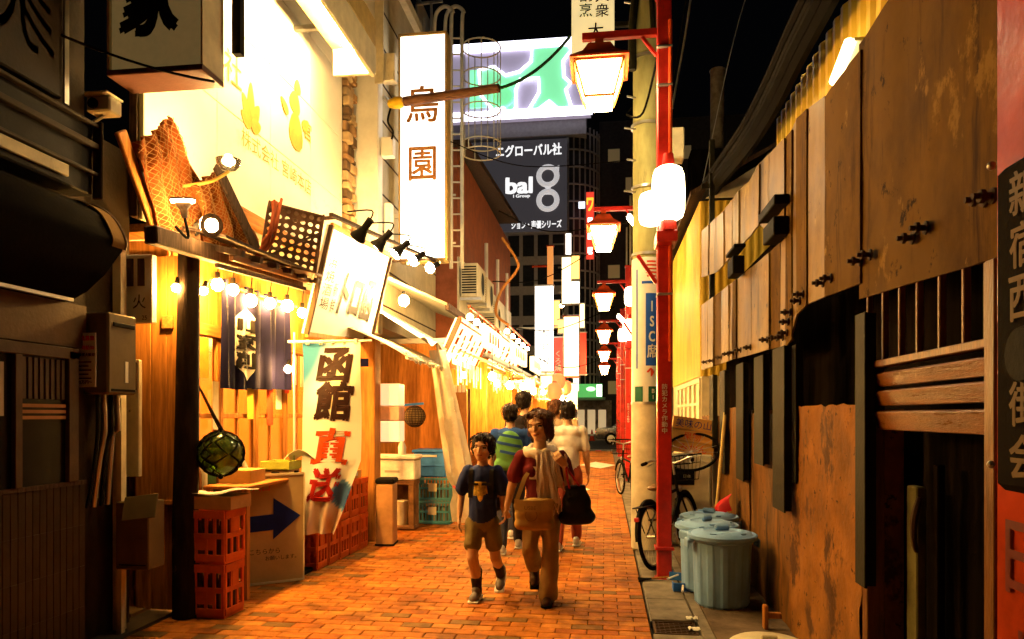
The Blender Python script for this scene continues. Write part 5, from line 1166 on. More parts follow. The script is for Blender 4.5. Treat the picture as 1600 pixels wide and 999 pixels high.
def tote():
    b = MB(); hx, hy = .245, .235; b.bx((-hx, -hy, 0), (hx, hy, .015))
    for z in (.03, .17, .30):
        for s_ in (-1, 1): b.bx((-hx, s_ * hy - .01, z - .015), (hx, s_ * hy + .01, z + .015), .003); b.bx((s_ * hx - .01, -hy + .011, z - .0145), (s_ * hx + .01, hy - .011, z + .0145), .003)
    for k in range(11):
        f = -1 + k / 5
        for s_ in (-1, 1): b.bx((f * (hx - .01) - .008, s_ * hy - .006, .045), (f * (hx - .01) + .008, s_ * hy + .006, .285)); b.bx((s_ * hx - .006, f * (hy - .02) - .008, .045), (s_ * hx + .006, f * (hy - .02) + .008, .285))
    return b.mesh('body', m_teal, smooth=False)
tm_ = tote()
for k in range(2):
    t = thing('mesh_crate', ('bottom', 'upper')[k] + ' teal slatted plastic crate under the blue box', 'crate', (-2.36, 9.73, .005 + k * .322), R(1.5 * k), 'teal slatted crates'); piece('body', tm_, t, world=False); MB().bx((-.06, -.252, .13), (.06, -.2455, .24)).obj('label', m_cream, t, smooth=False, local=True)
    b = MB()
    for q in range(6): b.box((-.15 + .06 * q, -.1 + .03 * (q % 3), .12), (.05, .25, .2), .01)
    b.obj('bundle', mat('packed_goods', (.30, .24, .16), .7), t, local=True)
# rolled clear sheet on a leaning pole
cs = thing('plastic_sheet', 'gathered clear plastic weather sheet tied with a pink band', 'sheet', (-1.95, 9.3, 0))
m_clear = mat('clear_vinyl', (.80, .72, .55), .25, var=.1, bump=.3, bsc=12, alpha=.55, spec=.8)
a, c = onY(683, 548, 9.35), onY(732, 815, 9.25)
b = MB()
def cf(u, v):
    p = lerp(a, c, v); w = .10 + .09 * v - .07 * math.exp(-((v - .82) / .05) ** 2); ang = u * 2 * math.pi
    return p + V((math.cos(ang) * w * (1 + .22 * math.sin(ang * 7 + v * 3)), math.sin(ang) * w * .7 * (1 + .22 * math.sin(ang * 5)), 0))
b.sheet(cf, 40, 20); b.obj('vinyl', m_clear, cs)
MB().cyl(V((c.x, c.y, .0)), a + V((0, 0, .1)), .02, None, 8).obj('pole', m_cream, cs)
MB().tube([lerp(a, c, .80) + V((.12 * math.cos(k * .4), .09 * math.sin(k * .4), .02 * math.sin(k))) for k in range(16)], .014, 6, closed=True).obj('band', mat('pink_band', (.65, .10, .10), .5), cs)
# wicker float and white lantern stack
wc = onY(648, 651, 9.0); t = thing('wicker_ball', 'tarred rope ball float hanging under the stall roof', 'float', wc)
MB().ball(wc, .135, 18, 12).obj('ball', mat('wicker', (.22, .15, .06), .7, bump=.8, bsc=40), t); b = MB()
for k in range(10):
    b.tube([wc + V((.139 * math.cos(q * .5) * math.sin(R(90)) * math.cos(0), 0, 0)) * 0 + Matrix.Rotation(R(18 * k), 3, 'Z') @ V((.14 * math.cos(q * 2 * math.pi / 20), 0, .14 * math.sin(q * 2 * math.pi / 20))) for q in range(20)], .004, 4, closed=True); 
for k in range(-4, 5): b.tube([wc + V((math.sqrt(max(.0001, .14 ** 2 - (.03 * k) ** 2)) * math.cos(q * .3142), math.sqrt(max(.0001, .14 ** 2 - (.03 * k) ** 2)) * math.sin(q * .3142), .03 * k)) for q in range(20)], .004, 4, closed=True)
b.obj('weave', m_dark, t); MB().bar(wc + V((-.14, 0, .15)), wc + V((.12, 0, .17)), .02, .03).obj('hanger', m_blue, t)
t = thing('paper_lantern', 'white and pink square paper lantern hanging by the timber pillar', 'lantern', onY(612, 650, 8.6))
for i, (v0, v1, m) in enumerate(((600, 634, lit('lantern_paper', (1, .74, .42), .8)), (635, 657, mat('pink_paper', (.72, .42, .34), .7)), (658, 690, MATS['lantern_paper']))):
    p, q = onY(596, v1, 8.62), onY(628, v0, 8.62); MB().bx((p.x, 8.5, p.z), (q.x, 8.74, q.z - .002), .008).obj('tier', m, t)
# menu board
t = thing('menu_board', 'brown menu board with white tickets beside the clear sheet', 'board', (-1.8, 10.2, 0))
p, q = onY(709, 700, 10.3), onY(729, 608, 10.3)
MB().bx((p.x, 10.3, p.z), (q.x, 10.34, q.z), .005).obj('board', mat('menu_brown', (.30, .13, .04), .5), t); MB().bx((p.x - .05, 10.3, .02), (p.x - .02, 10.34, q.z)).bx((q.x + .02, 10.3, .02), (q.x + .05, 10.34, q.z)).obj('leg', m_dark, t, smooth=False)
for k in range(3): MB().bx((p.x + .01 + k * .06, 10.292, q.z - .05), (p.x + .055 + k * .06, 10.298, q.z + .06)).obj('ticket', m_paper, t, smooth=False)

# ================================================================== STALL ROW BEYOND
m_canv = mat('cream_canvas', (.66, .56, .38), .7, var=.1, bump=.15, tl=.35)
aw2 = thing('canvas_awning', 'beige canvas awning with a dotted scalloped edge past the banner', 'awning', (-2.6, 8.4, 2.2))
b = MB(); A0, A1 = onX(563, 580, -2.55), onX(650, 575, -1.98)
def awf(u, v): return V((-3.1 + .95 * v, 7.55 + 1.9 * u, 2.55 - .40 * v ** 1.4 - .05 * abs(math.sin(u * 9 * math.pi)) * (v > .97) + .015 * math.sin(u * 20)))
b.sheet(awf, 54, 10, .004); b.obj('canvas', m_canv, aw2)
for k in range(18): MB().ball(awf((k + .5) / 18, .93) + V((0, 0, .006)), .014, 8, 5).obj('stud', m_white, aw2)
MB().bar(awf(0, .98) + V((0, 0, -.02)), awf(1, .98) + V((0, 0, -.02)), .025, .025).obj('rail', m_steel, aw2)
MB().bx((-2.99, 7.58, 2.05), (-2.62, 7.60, 2.14)).obj('valance', m_noren, aw2, smooth=False)
def stall(i, y0, y1, xf, label, acol, hz=2.25):
    t = thing('food_stall', label, 'stall', (xf - .8, (y0 + y1) / 2, 0), 0, 'food stalls down the alley')
    MB().bx((xf - 2.2, y0, .01), (xf - 2.15, y1, 2.6)).bx((xf - 2.149, y0, .01), (xf - .35, y0 + .05, 2.6)).bx((xf - 2.149, y1 - .05, .01), (xf - .35, y1, 2.6)).obj('wall', m_wood, t, smooth=False)
    MB().bx((xf - 2.2, y0, 2.61), (xf - .3, y1, 2.68)).obj('ceiling', m_white, t, smooth=False)
    MB().bx((xf - .36, y0 + .06, .9), (xf - .05, y1 - .06, .95), .006).bx((xf - .3, y0 + .08, .02), (xf - .25, y1 - .08, .899)).obj('counter', m_woodh, t)
    b = MB(); b.sheet(lambda u, v: V((xf - .5 + .85 * v, y0 + (y1 - y0) * u, hz + .3 - .28 * v ** 1.3 - (.03 * abs(math.sin(u * 8 * math.pi)) if v > .95 else 0))), 32, 8, .004); b.obj('awning', acol, t)
    for k in range(3):
        MB().bx((xf - 2.14, y0 + .2 + k * .8, 1.2), (xf - 1.95, y0 + .8 + k * .8, 1.23)).obj('shelf', m_wood, t, smooth=False)
    r2_ = random.Random(i + 40); yy = y0 + .15
    while yy < y1 - .3:            # paper menus hung from the awning rail
        w2, h2 = r2_.uniform(.09, .16), r2_.uniform(.22, .42); MB().bx((xf - .30, yy, hz + .12 - h2), (xf - .296, yy + w2, hz + .12)).obj('menu_strip', r2_.choice((m_paper, m_paper, m_cream, m_vermil, m_white)), t, smooth=False); yy += w2 + r2_.uniform(.03, .22)
    lbx = MB().bx((xf + .02, y0 + .5, hz + .34), (xf + .12, y1 - .5, hz + .68), .008).obj('light_box', lit('stall_sign_face', (1, .74, .36), 2.6), t)
    for k in range(int((y1 - y0 - 1.2) / .3)): MB().slab([(xf + .122, y0 + .65 + k * .3, hz + .42), (xf + .122, y0 + .80 + k * .3, hz + .42 + .02 * (k % 3)), (xf + .122, y0 + .78 + k * .3, hz + .60), (xf + .122, y0 + .67 + k * .3, hz + .58)], (.003, 0, 0)).obj('brush_mark', m_orange if k % 2 else m_vermil, lbx, smooth=False)
    for k in range(3): MB().lathe([(0, 0), (.14, .0), (.14, .03), (.05, .05), (.05, .42), (.16, .44), (.16, .5), (0, .5)], (xf + .12, y0 + .5 + k * .8, .004), 14).obj('stool', m_redbright if k % 2 else m_wood, t)
    for k in range(4): MB().bx((xf - 2.148, y0 + .2 + k * .5, 1.5), (xf - 2.14, y0 + .55 + k * .5, 2.1)).obj('menu_sheet', (m_paper, m_vermil, m_cream, m_paper)[k], t, smooth=False)
    return t
stall(0, 10.45, 13.0, -1.95, 'open food stall under the nearer red-framed signs, brightly lit', m_canv)
stall(1, 13.05, 16.2, -1.85, 'second lit food stall with a pale awning beyond the walkers', mat('white_canvas', (.75, .70, .6), .7, tl=.35))
stall(2, 16.25, 20.5, -1.8, 'third lit food stall down the alley', m_canv)
stall(3, 20.55, 25.0, -1.75, 'fourth food stall with a pale awning near the cross street', MATS['white_canvas'])
stall(4, 25.05, 29.5, -1.7, 'last food stall at the cross street corner', m_canv)
rr = random.Random(12); wh = ('first', 'second', 'third', 'fourth', 'fifth', 'sixth', 'seventh', 'eighth', 'ninth', 'tenth', 'eleventh')
for i, (x, y_, z) in enumerate(((-1.75, 10.9, 2.12), (-2.4, 11.8, 2.2), (-1.7, 12.6, 2.05), (-1.65, 14.2, 2.1), (-2.3, 15, 2.2), (-1.6, 15.9, 2.05), (-1.55, 17.8, 2.1), (-1.5, 19.6, 2.1), (-1.5, 22, 2.1), (-1.45, 24, 2.1), (-1.4, 27, 2.1))):
    p = V((x, y_, z)); t = thing('stall_bulb', wh[i] + ' bare bulb under the stall awnings, counted down the alley', 'bulb', p, 0, 'bare bulbs along the stalls'); bulb(t, p, .065, m_bulb2)
    MB().cyl(p + V((0, 0, .12)), p + V((0, 0, .45)), .005, None, 5).obj('flex', m_black, t)
# round red and white lanterns
for i, (u, v, Y) in enumerate(((872, 596, 17.0), (884, 606, 20.0), (866, 612, 15.5), (892, 640, 24.0))):
    p = onY(u, v, Y); t = thing('round_lantern', ('red lantern below the white vertical sign', 'smaller red lantern nearer the cross street', 'low red lantern over the walkers', 'far red lantern at the street corner')[i], 'lantern', p, 0, 'red paper lanterns')
    MB().lathe([(.05, -.2), (.13, -.16), (.17, -.06), (.17, .06), (.13, .16), (.05, .2)], p, 14).obj('paper', lit('red_lantern', (1, .12, .03), 3.), t); MB().cyl(p + V((0, 0, -.22)), p + V((0, 0, -.2)), .055, None, 10).cyl(p + V((0, 0, .2)), p + V((0, 0, .22)), .055, None, 10).obj('ring', m_black, t)
# red-framed lit boards with rail
def red_board(pix, X, label, lean=.28):
    bl_, br_, tr_, tl_ = pix
    A = onX(*bl_, X); Bp = onX(*br_, X); T0 = onX(*tl_, X + lean) ; A.z = Bp.z = (A.z + Bp.z) / 2
    h = .62; q = [A, Bp, Bp + V((lean, 0, h)), A + V((lean, 0, h))]
    t = thing('lit_signboard', label, 'sign', A, 0, 'red-framed lit boards'); n_ = (q[1] - q[0]).cross(q[3] - q[0]).normalized(); n_ = n_ if n_.x > 0 else -n_
    MB().slab(q, -n_ * .06).obj('face', lit('warm_sign_face', (1, .72, .34), 2.6), t, smooth=False)
    for i in range(4): MB().bar(q[i] + n_ * .004, q[(i + 1) % 4] + n_ * .004, .05, .07, .004).obj('frame', m_redbright, t)
    f = lambda u, v: lerp(lerp(q[0], q[1], u), lerp(q[3], q[2], u), v) + n_ * .006
    r_ = random.Random(len(label))
    for k in range(5):
        u0 = .16 + k * .165; v1_ = .86 - .10 * (k % 2); n_s = 3 + k % 2
        for j in range(n_s):
            va, vb = v1_ - (j + .85) * .62 / n_s, v1_ - j * .62 / n_s; du = .022 + .022 * r_.random(); sh = .02 * r_.uniform(-1, 1)
            MB().slab([f(u0 - du, va), f(u0 + du * .6, va + .01), f(u0 + du + sh, vb), f(u0 - du * .5 + sh, vb - .01)], n_ * .003).obj('brush_mark', m_orange, t, smooth=False)
    rl = [q[3] + V((.16, -.1, .16)), q[2] + V((.16, .1, .16))]
    MB().tube(rl, .02, 8).obj('rail', m_redbright, t)
    for k in range(5):
        p = lerp(rl[0], rl[1], .08 + .21 * k); MB().tube([p, p + V((-.02, 0, -.08))], .014, 6).obj('rail_stub', m_redbright, t); MB().lathe([(0, 0), (.045, -.02), (.05, .03), (.02, .07), (0, .07)], p + V((-.03, 0, -.14)), 10).obj('lamp_bulb', lit('board_bulb', (1, .66, .28), 90), t)
    return t
red_board(((688, 572), (738, 578), (752, 512), (692, 488)), -2.35, 'nearer red-framed lit board above the stalls')
red_board(((756, 578), (800, 582), (815, 535), (760, 515)), -2.3, 'farther red-framed lit board above the stalls')

# ================================================================== UPPER LEFT BUILDINGS
nb_ = thing('narrow_building', 'beige clad narrow building behind the white vertical sign', 'building', (-4, 10.5, 0))
MB().bx((-6, 9.24, 2.7), (-3.0, 12.3, 7.6)).obj('wall', mat('beige_cladding', (.46, .38, .24), .6, var=.12), nb_, smooth=False)
for k in range(9): MB().bx((-3.001, 9.26, 3.0 + k * .5), (-2.99, 12.28, 3.02 + k * .5)).obj('cladding_joint', m_dark, nb_, smooth=False)
MB().bx((-3.1, 9.23, 7.6), (-2.9, 12.3, 7.75)).obj('parapet', m_cream, nb_, smooth=False)
for (v0, v1, u0, u1, m) in ((88, 132, 600, 620, m_cream), (218, 248, 598, 617, m_white), (320, 400, 604, 614, m_white)):
    p, q = onY(u0, v1, 9.2), onY(u1, v0, 9.2); MB().bx((p.x, 9.1, p.z), (q.x, 9.235, q.z), .008).obj('junction_box', m, nb_)
MB().tube(spline([onY(610, 170, 9.1), onY(606, 190, 9.05), onY(614, 205, 9.1), onY(612, 218, 9.1)], 6), .014, 6).obj('wire', m_rubber, nb_)
ws = thing('vertical_sign', 'glowing white vertical sign with two brown brush characters', 'sign', (-2.52, 9.6, 3.66))
p, q = onY(626, 405, 9.6), onY(695, 53, 9.6)
MB().bx((p.x, 9.6, p.z), (q.x, 9.78, q.z), .004).obj('face', lit('white_sign_face', (1, .93, .80), 3.2), ws)
m_ofr = mat('sign_frame', (.40, .26, .09), .4)
for lo, hi in (((p.x - .03, 9.585, p.z - .04), (q.x + .03, 9.795, p.z - .001)), ((p.x - .03, 9.585, q.z + .001), (q.x + .03, 9.795, q.z + .04)), ((p.x - .03, 9.585, p.z), (p.x - .001, 9.795, q.z)), ((q.x + .001, 9.585, p.z), (q.x + .04, 9.795, q.z))): MB().bx(lo, hi, .004).obj('frame', m_ofr, ws)
for k in (4.3, 6.2): MB().bx((-3.0, 9.66, k), (p.x - .031, 9.72, k + .05)).obj('bracket', m_steel, ws, smooth=False)
m_brn = mat('brown_ink', (.34, .15, .04), .6, bump=0)
text('鳥', m_brn, ws, (onY(660, 165, 9.6).x, 9.598, onY(660, 163, 9.6).z), .45, .50, bold=.02, keep=False); text('園', m_brn, ws, (onY(660, 256, 9.6).x, 9.598, onY(660, 256, 9.6).z), .38, .46, bold=.02, keep=False)
for k in range(4): MB().ball((p.x + .1 + k * .15, 9.62, p.z - .06), .022, 8, 6).obj('lamp_bead', lit('bead', (1, .7, .2), 6), ws)
t = thing('flag_pole', 'brown pole with a yellow tip crossing the white vertical sign', 'pole', onY(605, 158, 9.2))
MB().cyl(onY(632, 159, 9.2), onY(780, 138, 9.0), .065, .055, 14).obj('shaft', mat('brown_pole', (.11, .05, .025), .5), t); MB().lathe([(.0, 0), (.05, .02), (.08, .12), (.075, .2), (.06, .22)], onY(605, 163, 9.2), 14, (onY(632, 159, 9.2) - onY(605, 163, 9.2)).to_track_quat('Z', 'Y').to_matrix()).obj('tip', mat('yellow_tip', (.7, .42, .02), .4), t)
MB().cyl(onY(600, 152, 9.23), onY(608, 160, 9.2), .03, None, 8).obj('mount', m_steel, t)
tag(MB().tube(sag(onY(780, 138, 9.0), onY(890, 58, 10.0), .12), .022, 7).obj('cable', mat('green_cable', (.03, .10, .03), .5)), 'green cable rising from the brown pole to the cream sign', 'cable')
# caged ladder
ld_ = thing('caged_ladder', 'cream steel ladder with hoop cage on the side of the brown building', 'ladder', onY(715, 420, 11.6))
la, lb2 = onY(705, 420, 11.6), onY(705, 40, 11.6)
for du in (705, 722):
    a_, c_ = onY(du, 420, 11.6), onY(du, 40, 11.6)
    MB().tube(spline([a_, lerp(a_, c_, .5), c_, c_ + V((.03, 0, .22)), c_ + V((-.12, .02, .34)), c_ + V((-.28, .04, .2)), c_ + V((-.3, .05, -.3))], 5), .032, 8).obj('rail', m_cream, ld_)
for k in range(15):
    v = 410 - k * 25; MB().cyl(onY(705, v, 11.6), onY(722, v, 11.6), .014, None, 6).obj('rung', m_cream, ld_)
for k, v in enumerate((75, 120, 172, 225, 240)):
    c_ = onY(752, v, 11.9); MB().tube([c_ + V((.33 * math.cos(R(a)), .33 * math.sin(R(a)), 0)) for a in range(0, 360, 15)], .012, 6, closed=True).obj('cage_hoop', m_cream, ld_)
for k in range(9):
    c0, c1 = onY(752, 240, 11.9), onY(752, 75, 11.9); d = V((.33 * math.cos(R(40 * k)), .33 * math.sin(R(40 * k)), 0)); MB().cyl(c0 + d, c1 + d, .009, None, 5).obj('cage_bar', m_cream, ld_)
for v in (210, 305, 380): p_, q_ = onY(712, v, 11.6), onY(690, v, 11.6); MB().bar(p_, q_, .03, .03).obj('stay', m_cream, ld_)
# brown building
br_b = thing('brown_building', 'red-brown building with a sloping roof edge behind the ladder', 'building', (-4, 15, 0))
MB().bx((-6, 12.35, 2.7), (-2.62, 19.5, 6.3)).obj('wall', mat('russet_wall', (.26, .075, .03), .7, var=.2), br_b, smooth=False)
MB().slab([(-6, 12.3, 6.3), (-2.4, 12.3, 6.3), (-2.4, 19.6, 6.9), (-6, 19.6, 6.9)], (0, 0, .12)).obj('roof', m_dark, br_b, smooth=False)
MB().bx((-2.6, 12.5, 2.72), (-2.48, 19, 3.0)).obj('gutter', m_iron, br_b, smooth=False)
MB().bx((-2.62, 12.36, 2.6), (-2.58, 19.4, 4.35)).obj('lower_cladding', m_cream, br_b, smooth=False)
for k in range(3):
    MB().cyl((-2.52, 14.9 + k * 1.6, 2.7), (-2.52, 14.9 + k * 1.6, 5.2), .04, None, 8).obj('downpipe', m_white, br_b)
p_ = onY(683, 85, 9.9); MB().bx((-3.0, 11.0, 7.65), (-2.98, 12.2, 8.3)).obj('antenna_frame', m_steel, nb_, smooth=False)
rf = thing('roof_frame', 'thin steel frame standing on the roof above the white sign', 'frame', onY(660, 50, 11.0))
for (a_, c_) in (((651, 50), (651, 8)), ((674, 50), (674, 4)), ((650, 7), (692, 2)), ((663, 50), (663, 28))): MB().bar(onY(*a_, 11.0), onY(*c_, 11.0), .035, .035).obj('bar', m_steel, rf)
# AC units
def ac(loc, label):
    t = thing('air_conditioner', label, 'air conditioner', loc, 0, 'air conditioner units on the brown building'); L = dict(local=True)
    MB().bx((-.16, -.4, 0), (.16, .4, .6), .015).obj('case', m_cream, t, **L)
    MB().tube([(.163, .08 + .22 * math.cos(a), .3 + .22 * math.sin(a)) for a in [2 * math.pi * k / 24 for k in range(24)]], .012, 6, closed=True).obj('fan_ring', m_cream, t, **L)
    MB().cyl((.155, .08, .3), (.1615, .08, .3), .21, None, 24).obj('fan_grille', m_iron, t, **L)
    for k in range(11): MB().bx((-.13, -.406, .06 + k * .046), (.13, -.4005, .085 + k * .046)).obj('fin', m_iron, t, smooth=False, **L)
    MB().bx((-.2, -.35, -.05), (.2, -.3, -.001)).obj('bracket', m_steel, t, smooth=False, **L); MB().bx((-.2, .3, -.05), (.2, .35, -.001)).obj('bracket', m_steel, t, smooth=False, **L)
    return t
A = onX(740, 462, -2.30)
ac1 = ac((-2.40, 12.75, A.z), 'nearest beige air conditioner unit high above the red rail'); dup(ac1, (-2.40, 13.75, A.z - .05), label='second beige air conditioner unit in the row behind'); dup(ac1, (-2.40, 14.8, A.z - .35), label='third beige air conditioner unit, lower and farther off')
t = thing('roof_canopy', 'pale sheet roof edge over the stalls below the air conditioners', 'canopy', (-2.4, 11, 3.2))
MB().slab([(-3.0, 8.5, 3.35), (-3.0, 12.5, 3.35), (-2.2, 12.5, 3.05), (-2.2, 9.7, 3.05)], (0, 0, .04)).obj('sheet', m_cream, t, smooth=False); MB().bar((-2.2, 9.7, 3.04), (-2.2, 12.5, 3.04), .06, .09).obj('edge', m_dark, t)
tarp = thing('white_tarp', 'bright white tarpaulin stretched under the roof past the signboard', 'tarpaulin', (-2.6, 9, 2.6))
b = MB(); b.sheet(lambda u, v: V((-3.1 + .85 * v, 8.45 + 1.6 * u, 3.0 - .55 * v + .04 * math.sin(u * 14) * v)), 24, 8, .004); b.obj('cloth', m_white, tarp)
# conduits, wires
for i, (pts, r, m, lab) in enumerate((
    ([onY(785, 372, 12.5), onY(808, 408, 12.4), onY(806, 425, 12.4), onY(783, 455, 12.3), onY(775, 490, 12.3), onY(795, 508, 12.3)], .025, m_wood, 'tan conduit snaking down before the air conditioners'),
    ([onY(700, 220, 9.9), onY(820, 260, 11), onY(990, 250, 12)], .008, m_rubber, 'thin wire running from the white sign over the alley'),
    ([onY(780, 330, 12), onY(860, 362, 14), onY(1000, 345, 12)], .012, m_rubber, 'sagging black wire before the dark billboard'),
    ([onY(790, 510, 14), onY(870, 515, 18), onY(960, 480, 20)], .012, m_rubber, 'sagging wire over the far stalls'),
    ([onY(770, 440, 14), onY(850, 435, 16), onY(930, 390, 22)], .012, m_rubber, 'black wire above the white far sign'),
    ([onY(840, 560, 18), onY(890, 575, 20), onY(945, 560, 22)], .012, m_rubber, 'low wire before the orange far sign'),
    ([onY(1082, -20, 9), onY(1070, 60, 9), onY(1050, 170, 9)], .015, m_steel, 'pale twisted cable dropping behind the red post'),
    ([onY(1075, -20, 9.2), onY(1060, 80, 9.2), onY(1046, 165, 9.2)], .012, m_rubber, 'dark twisted cable dropping behind the red post'),
    ([onY(1170, -20, 12), onY(1140, 90, 12), onY(1095, 300, 12)], .008, m_steel, 'single thin wire against the black sky over the shed'))):
    tag(MB().tube(spline(pts, 8), r, 6).obj('wire' if i else 'conduit', m, loc=pts[0]), lab, 'wire')
# ================================================================== FAR SIGNS
def perp_sign(name, u0, v0, u1, v1, Y, label, face, body=None, ink=None, frame=m_steel, dep=.16, vertical=True, bold=.02, fw=.7, fh_=.85):
    p, q = onY(u0, v1, Y), onY(u1, v0, Y); t = thing(name, label, 'sign', V(((p.x + q.x) / 2, Y, p.z)), 0, 'lit signs down the alley')
    MB().bx((p.x, Y, p.z), (q.x, Y + dep, q.z), .006).obj('face', face, t)
    for lo, hi in (((p.x - .03, Y - .01, p.z - .04), (q.x + .03, Y + dep + .01, p.z - .001)), ((p.x - .03, Y - .01, q.z + .001), (q.x + .03, Y + dep + .01, q.z + .04))): MB().bx(lo, hi).obj('frame', frame, t, smooth=False)
    MB().bx((p.x - .5, Y + .05, (p.z + q.z) / 2), (p.x - .001, Y + .1, (p.z + q.z) / 2 + .05)).obj('bracket', frame, t, smooth=False)
    if body: text(body, ink or m_ink, t, ((p.x + q.x) / 2, Y - .002, (p.z + q.z) / 2), (q.x - p.x) * fw, (q.z - p.z) * fh_, vertical=vertical, bold=bold)
    return t
W_ = lit('far_white_face', (1, .94, .84), 3.5); O_f = lit('far_orange_face', (1, .46, .10), 3.5); OW = lit('far_warm_face', (1, .74, .36), 3.5); RD = lit('far_red_face', (.85, .05, .02), .9)
t = perp_sign('vertical_sign', 836, 447, 864, 580, 18.6, 'white vertical sign with three grey characters far down the alley', W_)
pc = onY(850, 530, 18.6)
for k, ch in enumerate('大黒屋'): text(ch, mat('grey_ink', (.2, .19, .17), .6, bump=0), t, (pc.x, 18.597, onY(850, 520 + k * 24, 18.6).z), .34, .3)
t = perp_sign('vertical_sign', 865, 528, 879, 600, 20.5, 'red vertical sign with white characters past the white sign', RD, 'くろ焼', m_paper, bold=.03)
perp_sign('vertical_sign', 881, 495, 904, 588, 22, 'bright orange lit sign over the far stalls', OW, frame=m_redbright)
perp_sign('vertical_sign', 878, 402, 892, 475, 24, 'narrow white lit sign high down the alley', OW)
perp_sign('vertical_sign', 893, 400, 905, 436, 26, 'upper red and white lit sign high down the alley', O_f)
perp_sign('vertical_sign', 893, 440, 905, 474, 26, 'lower white lit sign high down the alley', W_)
perp_sign('vertical_sign', 855, 385, 864, 448, 23, 'slim dark sign with an orange edge above the white sign', lit('dim_orange', (1, .35, .08), .8), frame=m_redbright)
perp_sign('vertical_sign', 872, 500, 880, 520, 23, 'small glowing sign above the red one', O_f)
perp_sign('vertical_sign', 887, 600, 902, 640, 25, 'low pale lit sign at the far corner', OW)
perp_sign('vertical_sign', 893, 655, 902, 706, 24, 'glowing orange standing sign at the far corner of the alley', O_f)
for i, (u0, v0, u1, v1, Y, f_, lb_) in enumerate((
    (866, 470, 874, 512, 25, O_f, 'thin orange lit sign between the white and orange ones'), (906, 520, 916, 585, 27, RD, 'slim red lit sign beyond the bright orange sign'),
    (884, 365, 892, 398, 27, W_, 'small white lit sign high above the far stalls'), (845, 588, 862, 604, 16.5, OW, 'low wide lit sign over the walkers'),
    (906, 475, 913, 512, 28, OW, 'tiny warm lit sign near the far lamps'), (896, 592, 904, 610, 26.5, W_, 'little white box sign by the green shop sign'),
    (820, 590, 836, 606, 14.5, O_f, 'orange lit box sign above the stroller in black'), (868, 618, 880, 632, 19, W_, 'small white lit sign behind the white shirt man'))):
    perp_sign('vertical_sign', u0, v0, u1, v1, Y, lb_, f_)
# ================================================================== CROSS STREET
YS = 30.6
struct(MB().bx((-60, YS + .25, -.049), (60, 44, -.02)).obj('cross_street', m_asph, smooth=False))
kbs = struct(MB().bx((-60, 30.11, -.05), (60, 30.3, .02)).obj('street_kerb', m_gutter, smooth=False))
for k in range(14): MB().bx((-3.4 + k * .5, 30.09, -.0), (-3.15 + k * .5, 30.31, .03)).obj('kerb_block', m_conc if k % 2 else m_red, kbs, smooth=False)
mk = mat('road_paint', (.62, .60, .54), .6)
mks = struct(MB().bx((-60, 31.6, -.018), (60, 31.75, -.014)).obj('road_marking', mk, smooth=False))
for k in range(30): MB().bx((-50 + k * 3.4, 36.5, -.018), (-48.4 + k * 3.4, 36.62, -.014)).obj('lane_dash', mk, mks, smooth=False)
# white diamond and patch painted on the bricks
apm = struct(MB().slab([onZ(930, 722, .0035), onZ(962, 727, .0035), onZ(938, 732, .0035), onZ(905, 727, .0035)], (0, 0, .002)).obj('alley_marking', mk, smooth=False)); MB().slab([onZ(897, 757, .0035), onZ(922, 765, .0035), onZ(905, 770, .0035), onZ(893, 770, .0035)], (0, 0, .002)).obj('painted_patch', mk, apm, smooth=False)
struct(MB().bx((-60, 44.02, -.05), (60, 47, .08)).obj('far_pavement', m_conc, smooth=False))
# big building with billboards
YB = 47.
tw_ = thing('office_building', 'tall grey office building with billboards across the street', 'building', (-3, 52, 0))
def bY(u, v, Y): return onY(u, v, Y)
A, B_ = bY(768, 700, YB), bY(990, 60, YB)
m_grey = mat('grey_panel', (.38, .36, .36), .6, var=.12)
x0, x1 = bY(690, 500, YB).x, bY(887, 500, YB).x
MB().bx((x0, YB, .08), (x1, 58, bY(800, 192, YB).z)).obj('wall', m_grey, tw_, smooth=False)
# rounded glass corner
xc, x2 = x1, bY(936, 400, YB).x; zt_ = bY(900, 196, YB).z; rad = (x2 - xc)
b = MB(); n = 8
arc = [(xc + rad * math.sin(R(90 * k / n)), YB + rad - rad * math.cos(R(90 * k / n))) for k in range(n + 1)]
b.add([(x, y_, z) for z in (.08, zt_) for x, y_ in arc], [(k, k + 1, n + 2 + k, n + 1 + k) for k in range(n)]); b.add([(x, y_, zt_) for x, y_ in arc] + [(xc, YB + rad, zt_)], [list(range(n + 2))])
b.obj('glass_corner', mat('dark_glazing', (.025, .028, .035), .15), tw_, smooth=False)
for k in range(n + 1):
    x, y_ = arc[k]; MB().bx((x - .05, y_ - .06, .1), (x + .05, y_ + .06, zt_)).obj('mullion', m_grey, tw_, smooth=False)
z = 2.; 
while z < zt_:
    MB().tube([(x, y_ - .05, z) for x, y_ in arc], .07, 5).obj('transom', m_grey, tw_); z += 1.15
MB().bx((x2, YB + rad, .08), (x2 + 14, 58, zt_ + 1)).obj('side_wall', mat('dim_wall', (.05, .045, .045), .6), tw_, smooth=False)
for k in range(6):
    for r in range(9):
        if (k * 7 + r * 3) % 4 == 0:
            xx = x2 + .6 + k * 1.2; zz = 3 + r * 2
            MB().bx((xx, YB + rad - .03, zz), (xx + .8, YB + rad - .005, zz + .9)).obj('window', lit('dim_window', (1, .7, .32), .05), tw_, smooth=False)
for k in range(8):
    for r in range(6): MB().bx((x1 - 8 + k, YB - .05, 2.2 + r * 2.0), (x1 - 7.25 + k, YB - .001, 3.6 + r * 2.0)).obj('window', MATS['dark_glazing'], tw_, smooth=False)
